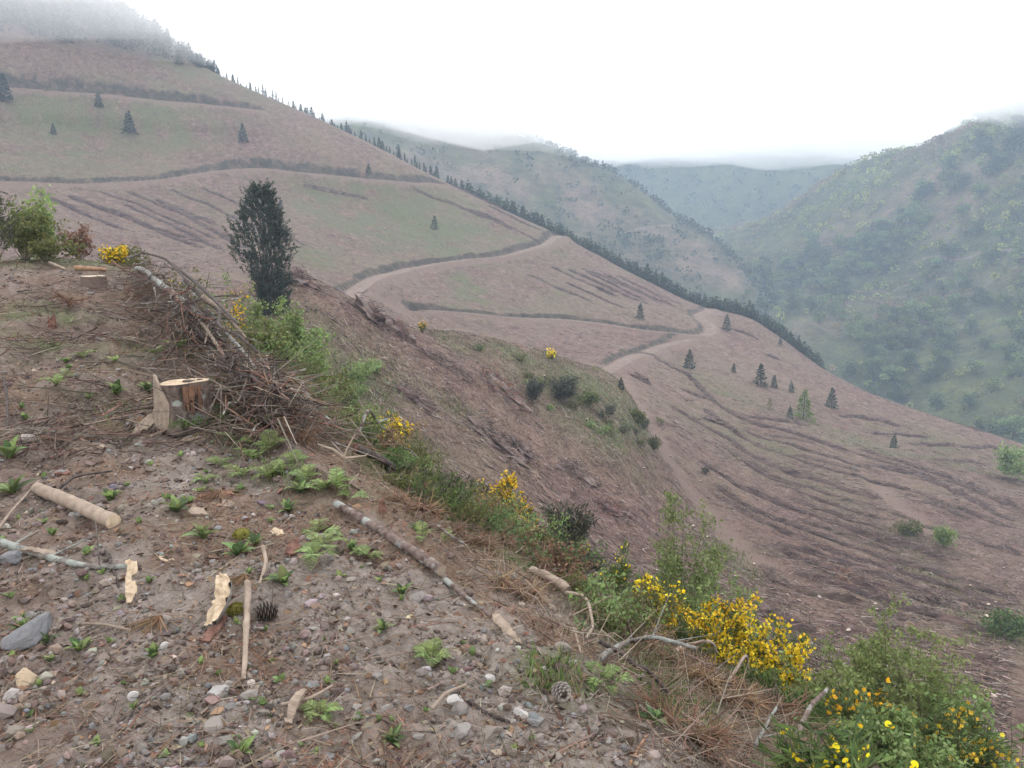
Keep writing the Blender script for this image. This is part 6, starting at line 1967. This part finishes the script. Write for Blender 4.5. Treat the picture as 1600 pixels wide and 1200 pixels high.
for u, v, wpx, rot_, scl, lab in ((48, 1010, 84, (0.75, -0.45, 0.5), (1.0, 0.62, 0.22), 'flat blue-grey slate slab at the left edge'), (20, 882, 34, (0.4, 0.2, 0.9), (1.0, 0.9, 0.6), 'blue-grey stone below the lichen branch')):
    p = at(u, v); s_ = wpx * np.linalg.norm(p - [0, 0, EYE]) / 2400 * 1.15
    link('stone_slab', SLAB, loc=p + np.array([0, 0, s_ * 0.30]), rot=rot_, scale=tuple(s_ * k for k in scl), label=lab, category='stone')
flat_piece('bark_scrap', [(312, 1002), (322, 990), (340, 978), (352, 968), (358, 974), (344, 990), (328, 1006)], 72, 0.015, M_RED_BARK, 'red-brown bark scrap under the split log piece', 'bark', 14)
flat_piece('bark_scrap', [(444, 866), (450, 850), (466, 846), (472, 858), (462, 870)], 60, 0.015, M_RED_BARK, 'dark red bark scrap left of the tall fern', 'bark', 15)
for i, (u, v) in enumerate([(265, 675), (300, 690), (236, 695), (335, 775), (355, 790), (560, 870), (640, 790), (665, 775), (700, 870), (60, 690), (140, 700), (190, 720), (100, 740)]):
    s = 12 + 7 * ((i * 5) % 4); q = 5 + (i % 3) * 2
    flat_piece('bark_scrap', [(u - s, v), (u - s * 0.5, v - q), (u + s * 0.6, v - q * 0.8), (u + s, v + 1), (u + s * 0.3, v + q * 0.6)], 78, 0.012, [M_RED_BARK, M_OLD, M_PINE_BARK][i % 3], 'brown scrap of bark lying on the bench', 'bark', 30 + i)['group'] = 'bark scraps on the bench'


def split_log():
    """Half a small log, split face up, lichen bark along its right side."""
    rng = np.random.default_rng(8)
    p = at(330, 990); sc = np.linalg.norm(p - [0, 0, EYE]) / 1200
    n, m = 12, 9
    L, R = 0.25, 0.036
    B, W = Geo(), Geo()
    V = []
    for i in range(n):
        t = i / (n - 1); w = R * (0.55 + 0.75 * math.sin(math.pi * (0.12 + 0.78 * t))) * (1 + 0.06 * rng.normal())
        a = np.linspace(0, math.pi, m)
        bend = 0.03 * math.sin(math.pi * t)
        V.append(np.column_stack([np.cos(a) * w + bend, np.full(m, t * L), -np.sin(a) * w * 0.75]))
    V = np.array(V); g = np.arange(n * m).reshape(n, m)
    B.add(V.reshape(-1, 3), quads=np.stack([g[:-1, :-1], g[1:, :-1], g[1:, 1:], g[:-1, 1:]], -1).reshape(-1, 4))
    k = 6
    F = np.array([[V[i, 0] * (1 - s) + V[i, -1] * s + np.array([0, 0, 0.008 * rng.normal()]) for s in np.linspace(0.02, 0.98, k)] for i in range(n)])
    g = np.arange(n * k).reshape(n, k)
    W.add(F.reshape(-1, 3), quads=np.stack([g[:-1, :-1], g[:-1, 1:], g[1:, 1:], g[1:, :-1]], -1).reshape(-1, 4))
    from mathutils import Euler
    thing('split_log', [('bark', B.mesh('bark', M_GREY_BARK, True)), ('split_face', W.mesh('split_face', M_FRESH))], p + np.array([0, 0, 0.04]), 'split log piece with pale face and lichen bark beside the pine cone', 'log', rot=(math.radians(32), math.radians(-28), math.radians(-8)))


split_log()


def far_stump():
    p = at(146, 447); sc = np.linalg.norm(p - [0, 0, EYE]) / 1200
    parts = pale_stump(733)
    thing('pine_stump', parts, p, 'low pale-topped stump at the far left end of the bench', 'stump', scale=(16 * sc, 16 * sc, 15 * sc))


far_stump()


def small_snag(u, v, hpx, wpx, label, seed):
    """A splintered little stump."""
    rng = np.random.default_rng(seed)
    p = at(u, v); sc = np.linalg.norm(p - [0, 0, EYE]) / 1200; n = 9
    a = np.arange(n) * 2 * math.pi / n
    lo = np.column_stack([np.cos(a), np.sin(a), np.zeros(n)]) * wpx * sc * 0.6; lo[:, 2] = -0.03
    hi = np.column_stack([np.cos(a) * wpx * sc * 0.42, np.sin(a) * wpx * sc * 0.42, hpx * sc * rng.uniform(0.4, 1.0, n)])
    B = Geo(); k = np.arange(n); k2 = (k + 1) % n
    B.add(np.vstack([lo, hi, [0, 0, hpx * sc * 0.3]]), quads=np.stack([k, k2, k2 + n, k + n], -1), tris=np.stack([k + n, k2 + n, np.full(n, 2 * n)], -1))
    link('splintered_snag', B.mesh('splintered_snag', M_RED_BARK), loc=p, label=label, category='snag')


small_snag(598, 800, 26, 12, 'red-brown splintered snag right of the long trunk head', 3)
small_snag(848, 905, 30, 8, 'thin broken snag above the pale broken log', 4)
small_snag(82, 512, 24, 10, 'grey splintered snag left on the upper bench', 5)


def pine_cone(u, v, size, label, seed, spin):
    """Overlapping woody scales spiralling round a core."""
    rng = np.random.default_rng(seed)
    p = at(u, v); sc = np.linalg.norm(p - [0, 0, EYE]) / 1200; s = size * sc
    C, K = Geo(), Geo()
    v_, f_ = ICO1
    K.add(v_ * np.array([0.52, 0.30, 0.30]) * s, tris=f_, col=(0.05, 0.035, 0.028))
    n = 70
    for i in range(n):
        t = (i + 0.5) / n; a = i * 2.39996
        x = (t - 0.5) * 1.05; rad = 0.36 * math.sin(math.pi * (0.12 + 0.76 * t)) + 0.06
        out = np.array([-0.35, math.cos(a), math.sin(a)]); out = unit(out)
        c = np.array([x, math.cos(a) * rad * 0.7, math.sin(a) * rad * 0.7])
        tang = unit(np.cross(out, [1, 0, 0])); w = 0.10 + 0.06 * math.sin(math.pi * t)
        e = c + out * rad * 0.6
        V = np.array([c - tang * w * 0.5, c + tang * w * 0.5, e + tang * w, e - tang * w, e + out * 0.05 + np.array([0.03, 0, 0])]) * s
        C.add(V, quads=[(0, 1, 2, 3)], tris=[(3, 2, 4)], col=np.array([(0.07, 0.05, 0.04)] * 2 + [(0.30, 0.26, 0.23)] * 2 + [(0.40, 0.36, 0.33)]))
    thing('pine_cone', [('core', K.mesh('core', M_LITTER)), ('scales', C.mesh('scales', M_LITTER))], p + np.array([0, 0, 0.30 * s]), label, 'pine cone', rot=(0.5, 0.1, spin))


pine_cone(418, 966, 30, 'grey open pine cone beside the straw splinter', 1, 0.5)
pine_cone(876, 1088, 26, 'pine cone lying on the grassy edge at lower centre', 2, 1.9)

def needle_tuft(u, v, wpx, label, seed, col='dead', n=70, vert=0.16):
    rng = np.random.default_rng(seed)
    p = at(u, v); sc = np.linalg.norm(p - [0, 0, EYE]) / 1200; L = wpx * sc
    a = rng.normal(size=n) * 0.95
    d = np.column_stack([np.sin(a) - 0.3, -np.cos(a) * 0.9, rng.uniform(-0.1, 0.1, n)])
    top = np.array([0, 0, L * vert])
    e = unit(d) * L * rng.uniform(0.6, 1.0, n)[:, None]; e[:, 2] = np.abs(rng.normal(size=n)) * 0.01
    G = Geo(); sticks(G, np.repeat(top[None], n, 0) + rng.normal(size=(n, 3)) * 0.006, e, 0.0016, 0.0008, tints(rng, n, GREENS[col], 0.2))
    link('needle_tuft', G.mesh('needle_tuft', M_LITTER), loc=p, label=label, category='needle tuft')


needle_tuft(250, 972, 46, 'fan of rust-brown pine needles left of the split log piece', 1)
needle_tuft(345, 775, 50, 'orange-brown needle tuft among the upper ferns', 3)
needle_tuft(385, 905, 36, 'red needle tuft behind the split log piece', 5)


def moss_cushion(u, v, wpx, label, seed):
    rng = np.random.default_rng(seed)
    p = at(u, v); sc = np.linalg.norm(p - [0, 0, EYE]) / 1200; w = wpx * sc / 2
    G = Geo(); v_, f_ = ICO2
    G.add(v_ * np.array([w, w, w * 0.8]) * (1 + 0.06 * rng.normal(size=(len(v_), 1))), tris=f_, col=(0.16, 0.15, 0.03))
    n = 500; o = unit(rng.normal(size=(n, 3))); o[:, 2] = np.abs(o[:, 2])
    leaf_quads(G, o * np.array([w, w, w * 0.8]), 0.012, 0.005, tints(rng, n, [(0.25, 0.22, 0.04), (0.17, 0.17, 0.03)]), rng, dirs=o + rng.normal(size=(n, 3)) * 0.3)
    link('moss_cushion', G.mesh('moss_cushion', M_LITTER), loc=p, label=label, category='moss')


moss_cushion(370, 955, 26, 'yellow-green moss cushion between split log and pine cone', 1)
moss_cushion(378, 838, 26, 'olive moss lump above the broad leaves', 2)

# ------------------------------------------------------------------ ferns, rosettes, seedlings
FRONDS = [frond_mesh(60 + i) for i in range(6)]
LEAVES = [leaf_mesh(80 + i, ['bramble', 'fresh', 'bramble'][i % 3], [0.26, 0.34, 0.42][i % 3]) for i in range(6)]
SMALL = [leaf_mesh(90 + i, ['fresh', 'bramble'][i % 2], 0.55) for i in range(4)]


def clump(name, meshes, part, u, v, hpx, n, label, cat, seed, group=None, tilt=(0.2, 0.6), rmin=0.0):
    rng = random.Random(seed)
    p = at(u, v, rmin); sc = np.linalg.norm(p - [0, 0, EYE]) / 1200; s = hpx * sc
    e = link(name, None, loc=p - np.array([0, 0, 0.005]), label=label, category=cat, group=group)
    for i in range(n):
        a = i * 6.283 / n + rng.uniform(-0.5, 0.5)
        o = link(part, meshes[rng.randrange(len(meshes))], e, rot=(rng.uniform(-0.2, 0.2), -rng.uniform(*tilt), a), scale=s * rng.uniform(0.7, 1.1))
    return e


fern_spots = [(105, 590, 30), (88, 604, 28), (350, 668, 40), (330, 650, 34), (366, 695, 42), (380, 748, 44), (345, 728, 36), (420, 750, 40), (440, 738, 34), (482, 752, 44), (505, 768, 46), (526, 765, 40), (498, 838, 56), (492, 872, 62), (508, 858, 44), (576, 872, 44),
              (660, 842, 44), (694, 850, 36), (676, 1034, 52), (500, 1118, 46), (938, 1062, 54), (955, 1072, 44), (320, 752, 34), (246, 556, 36), (282, 552, 34), (322, 556, 36), (132, 560, 30), (420, 704, 40), (395, 720, 38), (462, 722, 36), (300, 560, 30), (575, 590, 30), (545, 780, 40), (470, 770, 40), (405, 668, 36), (355, 640, 32)]
for i, (u, v, h) in enumerate(fern_spots):
    clump('fern', FRONDS, 'frond', u, v, h * (0.85 + 0.35 * ((i * 37) % 10) / 10), 3 + i % 4, 'young bright green bracken fern growing along the bench', 'fern', 200 + i, 'bracken ferns on the bench', (-0.05, 0.55))
ros = [(15, 716, 44, 'lush green leaf rosette at the left edge, upper of two'), (20, 772, 46, 'lush green leaf rosette at the left edge, lower of two'), (172, 782, 30, 'leaf rosette above the debarked log end'), (182, 616, 30, 'leaf rosette left of the big stump'), (232, 614, 34, 'leaf rosette touching the left of the big stump'),
       (275, 800, 40, 'green leafy plant below the front ferns'), (318, 842, 46, 'large leafy plant between debarked log and broad leaves'), (372, 868, 46, 'broad-leaved rosette in the middle of the bench'), (400, 852, 36, 'leaf rosette right of the broad-leaved one'), (444, 912, 46, 'dark green leaf rosette above the pine cone'),
       (345, 606, 34, 'leafy plant right of the big stump'), (392, 664, 28, 'bluish leaf rosette at the edge by the branch pile'), (628, 928, 34, 'leaf rosette on gravel below the long trunk'), (598, 984, 28, 'small rosette on the gravel slope'), (944, 915, 30, 'grey-green plant by the dead stem'),
       (72, 1006, 30, 'bright little plant on the slate slab'), (125, 1016, 34, 'green plant right of the slate slab'), (610, 1160, 44, 'dark trailing leaves at the bottom left of centre'), (1022, 1132, 44, 'leafy plant at the lower end of the bank'), (1100, 1165, 44, 'leafy plant at the bottom edge of the bank'), (240, 1028, 34, 'pale green three-leaved plant below the needle fan'),
       (376, 1180, 44, 'dark green plant at the bottom edge'), (470, 770, 34, 'broad leaves among the ferns on the edge'), (650, 830, 30, 'grey-green plant right of the long trunk head'), (550, 860, 30, 'tall seedling left of the long trunk'), (36, 985, 34, 'green leaves at the left edge above the slate'), (905, 985, 34, 'bright green plant on the bank below the logs'), (450, 800, 36, 'leafy plant on the edge below the ferns')]
for i, (u, v, h, lab) in enumerate(ros):
    clump('leaf_rosette', LEAVES, 'leaf', u, v, h * 0.8, 9 + i % 4, lab, 'plant', 300 + i, None, (0.1, 0.9))
rng6 = random.Random(17)
for i in range(110):
    u, v = rng6.uniform(0, 980), rng6.uniform(560, 1190)
    if u > 420 + (v - 660) * 1.05: u = u * 0.45
    clump('seedling', SMALL, 'leaf', u, v, rng6.uniform(9, 17), rng6.randint(3, 5), 'tiny green seedling sprouting from the stony soil', 'seedling', 400 + i, 'seedlings on the bench', (0.2, 1.0))

# ------------------------------------------------------------------ stones and litter
ROCKS = [rock(800 + i, flat=0.7 + 0.3 * ((i * 3) % 5) / 5) for i in range(12)]
PALE_ROCK = [rock(830 + i, material('pale_stone', lambda t, p: (p.inputs['Base Color'].__setattr__('default_value', (0.36, 0.335, 0.31, 1)))), flat=0.8) for i in range(2)]


def stone(u, v, wpx, label, seed, group=None, meshes=ROCKS, flat=0.7, sink=0.25):
    rng = random.Random(seed)
    p = at(u, v); sc = np.linalg.norm(p - [0, 0, EYE]) / 1200; s = wpx * sc / 2
    link('stone', meshes[rng.randrange(len(meshes))], loc=p + np.array([0, 0, s * (0.6 - sink) * flat]), rot=(rng.uniform(-0.5, 0.5), rng.uniform(-0.5, 0.5), rng.uniform(0, 6.28)), scale=(s, s * rng.uniform(0.7, 1.1), s * flat), label=label, category='stone', group=group)


LUMP = [rock(850, M_FRESH, 6, 2, 0.8)]
named = [(712, 1100, 40, 'white stone on top of the little stone heap', 1), (716, 1116, 46, 'pale buff stone under the white one', 0), (722, 1145, 40, 'grey block below the white stone', 0), (762, 1150, 54, 'wide dark grey stone right of the grey block', 0), (730, 1148, 30, 'round orange-tan stone near the bottom centre', 0), (605, 1108, 34, 'angular tan stone at lower centre', 0),
         (640, 1110, 30, 'tan stone left of the little stone heap', 0), (340, 1085, 48, 'large pale triangular stone below the straw splinter', 1), (277, 1060, 28, 'smooth bluish oval stone', 0), (165, 1030, 36, 'greyish rounded stone right of the slate slab', 0), (210, 1090, 28, 'white angular stone at lower left', 1), (258, 1012, 26, 'pale upright stone beside the three-leaved plant', 1),
         (22, 1150, 40, 'big rounded grey stone in the bottom left corner', 0), (338, 1138, 36, 'bluish grey stone at lower left of centre', 0), (350, 1160, 40, 'pale flat stone under the bluish grey one', 0), (255, 975, 34, 'round brown stone at the foot of the needle fan', 0), (40, 690, 40, 'round grey clod-like stone above the leaf rosette', 0), (50, 965, 30, 'buff stone above the slate slab', 0),
         (650, 935, 30, 'grey stone on the gravel right of the long trunk', 0), (765, 1062, 28, 'white-grey stone at the edge of the grass', 1), (815, 1120, 44, 'tall pale stone by the grassy edge', 1), (835, 1130, 36, 'grey stone leaning on the tall pale one', 0), (450, 930, 20, 'small grey stone near the pine cone', 0), (590, 1060, 26, 'reddish stone on the gravel', 0), (880, 1020, 40, 'rounded tan boulder on the edge of the bank', 0), (1000, 1060, 26, 'pinkish stone on the bank, upper of two', 0), (1012, 1068, 22, 'pinkish stone on the bank, lower of two', 0)]
for i, (u, v, w, lab, kd) in enumerate(named):
    stone(u, v, w * 0.85, lab, 600 + i, None, PALE_ROCK if kd else ROCKS, 0.75, 0.4)
stone(40, 1066, 38, 'chunky yellow wood lump at the left edge', 640, None, LUMP, 0.8)
o_ = COL.objects[-1]; o_.name = 'wood_lump'; o_['category'] = 'wood chip'
rng7 = random.Random(29)
cnt = 0
while cnt < 230:
    v = 600 + 600 * rng7.random() ** 0.6; u = rng7.uniform(-10, 1000)
    edge_u = np.interp(v, [560, 665, 800, 905, 1005, 1200], [330, 430, 560, 690, 820, 1010])
    if u > edge_u: continue
    if rng7.random() > 0.45 + 0.55 * (u / 700) * ((v - 600) / 500): continue
    stone(u, v, rng7.uniform(9, 22) * (0.55 + 0.45 * (v - 600) / 600), 'small broken stone lying on the stony bench', 900 + cnt, 'stones scattered on the bench', sink=0.55)
    cnt += 1


def bench_points(n, rng, vlo=480, vhi=1215, power=0.8):
    """Random places on the bench and the bank below it, even in the picture's own rows."""
    r = np.exp(rng.uniform(math.log(1.75), math.log(21), n)); u = rng.uniform(-70, 1120, n)
    az = np.arctan2((u - 800) / FPX, CP)
    lim = np.exp(pchip1(L_EDGE[0], np.log(L_EDGE[1]), az)); lb = np.exp(pchip1(L_BANK[0], np.log(L_BANK[1]), az))
    k = r < lim + (lb - lim) * rng.uniform(0, 1, n) ** 2
    return (r * np.sin(az))[k], (r * np.cos(az))[k], r[k], (r < lim)[k]


rngl = np.random.default_rng(71)
# gravel and clods
x, y, r, on = bench_points(29000, rngl)
keep = (1.4 * vnoise(x * 2.2, y * 2.2, 5) + 0.9 * vnoise(x * 6, y * 6, 6) + 0.4 * sample(gravel, x, y) + 0.1 * rngl.normal(size=len(x)) > 0.08) & (on | (rngl.random(len(x)) < 0.25))
x, y, r = x[keep], y[keep], r[keep]; n = len(x)
G = Geo(); v_, f_ = ICO0
s = np.clip(rngl.lognormal(math.log(0.0068), 0.62, n), 0.0025, 0.030) * (0.8 + 0.06 * r)
V = v_[None] * s[:, None, None] * rngl.uniform(0.6, 1.2, (n, 1, 3)) * (1 + 0.18 * rngl.normal(size=(n, 12, 1)))
a = rngl.uniform(0, 6.28, n); ca, sa = np.cos(a)[:, None], np.sin(a)[:, None]
V = np.stack([V[..., 0] * ca - V[..., 1] * sa, V[..., 0] * sa + V[..., 1] * ca, V[..., 2] * 0.75], -1)
V += np.column_stack([x, y, height(x, y) + s * 0.25])[:, None]
cols = tints(rngl, n, [(0.24, 0.208, 0.18), (0.18, 0.148, 0.125), (0.13, 0.098, 0.08), (0.165, 0.126, 0.102), (0.31, 0.28, 0.25), (0.20, 0.195, 0.192), (0.105, 0.08, 0.066), (0.215, 0.165, 0.13)], 0.2)
G.add(V.reshape(-1, 3), tris=((np.arange(n) * 12)[:, None, None] + f_[None]).reshape(-1, 3), col=np.repeat(cols, 12, 0))
link('gravel', G.mesh('gravel', M_LITTER), kind='stuff', label='gravel and crumbs of soil covering the bench')

# twigs, needles and bark crumbs
x, y, r, on = bench_points(13000, rngl)
n = len(x); a = rngl.uniform(0, 3.14, n); L = np.clip(rngl.lognormal(math.log(0.06), 0.55, n), 0.02, 0.3) * (0.8 + 0.05 * r)
dx, dy = np.cos(a) * L / 2, np.sin(a) * L / 2
G = Geo()
sticks(G, np.column_stack([x - dx, y - dy, height(x - dx, y - dy) + rngl.uniform(0, 0.02, n)]), np.column_stack([x + dx, y + dy, height(x + dx, y + dy) + rngl.uniform(0, 0.03, n)]), np.clip(L * 0.02, 0.0012, 0.004), 0.001,
       tints(rngl, n, [(0.12, 0.082, 0.06), (0.17, 0.125, 0.095), (0.08, 0.055, 0.042), (0.22, 0.175, 0.135), (0.15, 0.085, 0.06)], 0.25))
link('twig_litter', G.mesh('twig_litter', M_LITTER), kind='stuff', label='fine twigs littering the bench')
x, y, r, on = bench_points(50000, rngl)
keep = sample(needles, x, y) > 0.22 + 0.25 * rngl.random(len(x))
x, y, r = x[keep], y[keep], r[keep]; n = len(x)
a = rngl.uniform(0, 6.28, n); L = rngl.uniform(0.04, 0.11, n)
d = np.column_stack([np.cos(a), np.sin(a), rngl.normal(size=n) * 0.25])
P0 = np.column_stack([x, y, height(x, y) + 0.004])
s = np.column_stack([-np.sin(a), np.cos(a), np.zeros(n)]) * (0.0011 + 0.00022 * r)[:, None]
V = np.stack([P0 - s, P0 + s, P0 + d * L[:, None]], 1); V[..., 2] = np.maximum(V[..., 2], height(V[..., 0].ravel(), V[..., 1].ravel()).reshape(n, 3) + 0.001)
G = Geo(); G.add(V.reshape(-1, 3), tris=np.arange(n * 3).reshape(n, 3), col=np.repeat(tints(rngl, n, [(0.27, 0.15, 0.085), (0.20, 0.105, 0.06), (0.33, 0.22, 0.13), (0.15, 0.085, 0.055)], 0.2), 3, 0))
link('needle_litter', G.mesh('needle_litter', M_LITTER), kind='stuff', label='brown pine needles strewn on the bench')
x, y, r, on = bench_points(11000, rngl)
n = len(x); s = np.clip(rngl.lognormal(math.log(0.013), 0.5, n), 0.004, 0.045) * (0.8 + 0.06 * r)
C = np.column_stack([x, y, height(x, y) + 0.006])
G = Geo(); dd = rngl.normal(size=(n, 3)) * np.array([1, 1, 0.25])
leaf_quads(G, C, s * 1.8, s, tints(rngl, n, [(0.17, 0.085, 0.06), (0.25, 0.15, 0.10), (0.12, 0.07, 0.052), (0.26, 0.20, 0.15), (0.20, 0.15, 0.115), (0.09, 0.06, 0.046)], 0.25), rngl, dirs=dd)
link('bark_litter', G.mesh('bark_litter', M_LITTER), kind='stuff', label='crumbs of bark and wood strewn on the bench')

# dry brush trampled into the upper bench
n = 9000
r = np.exp(rngl.uniform(math.log(6.0), math.log(22), n)); u = rngl.uniform(-60, 470, n); az_ = np.arctan2((u - 800) / FPX, CP)
lim = np.exp(pchip1(L_EDGE[0], np.log(L_EDGE[1]), az_))
x, y = r * np.sin(az_), r * np.cos(az_)
keep = (r < lim) & (vnoise(x * 0.9, y * 0.9, 8) + 0.6 * vnoise(x * 3, y * 3, 9) + 0.2 * rngl.normal(size=n) > 0.02)
x, y = x[keep], y[keep]; n = len(x)
a = rngl.uniform(0, 6.28, n); L = np.clip(rngl.lognormal(math.log(0.16), 0.55, n), 0.05, 0.7)
dx, dy = np.cos(a) * L / 2, np.sin(a) * L / 2
G = Geo()
sticks(G, np.column_stack([x - dx, y - dy, height(x - dx, y - dy) + rngl.uniform(0, 0.03, n)]), np.column_stack([x + dx, y + dy, height(x + dx, y + dy) + np.abs(rngl.normal(size=n)) * 0.07]), np.clip(L * 0.022, 0.003, 0.010), 0.002,
       tints(rngl, n, [(0.12, 0.085, 0.065), (0.19, 0.145, 0.11), (0.075, 0.052, 0.042), (0.27, 0.215, 0.165), (0.17, 0.10, 0.07), (0.13, 0.12, 0.085)], 0.25))
link('brushwood', G.mesh('brushwood', M_LITTER), kind='stuff', label='dry brushwood trampled into the upper bench')
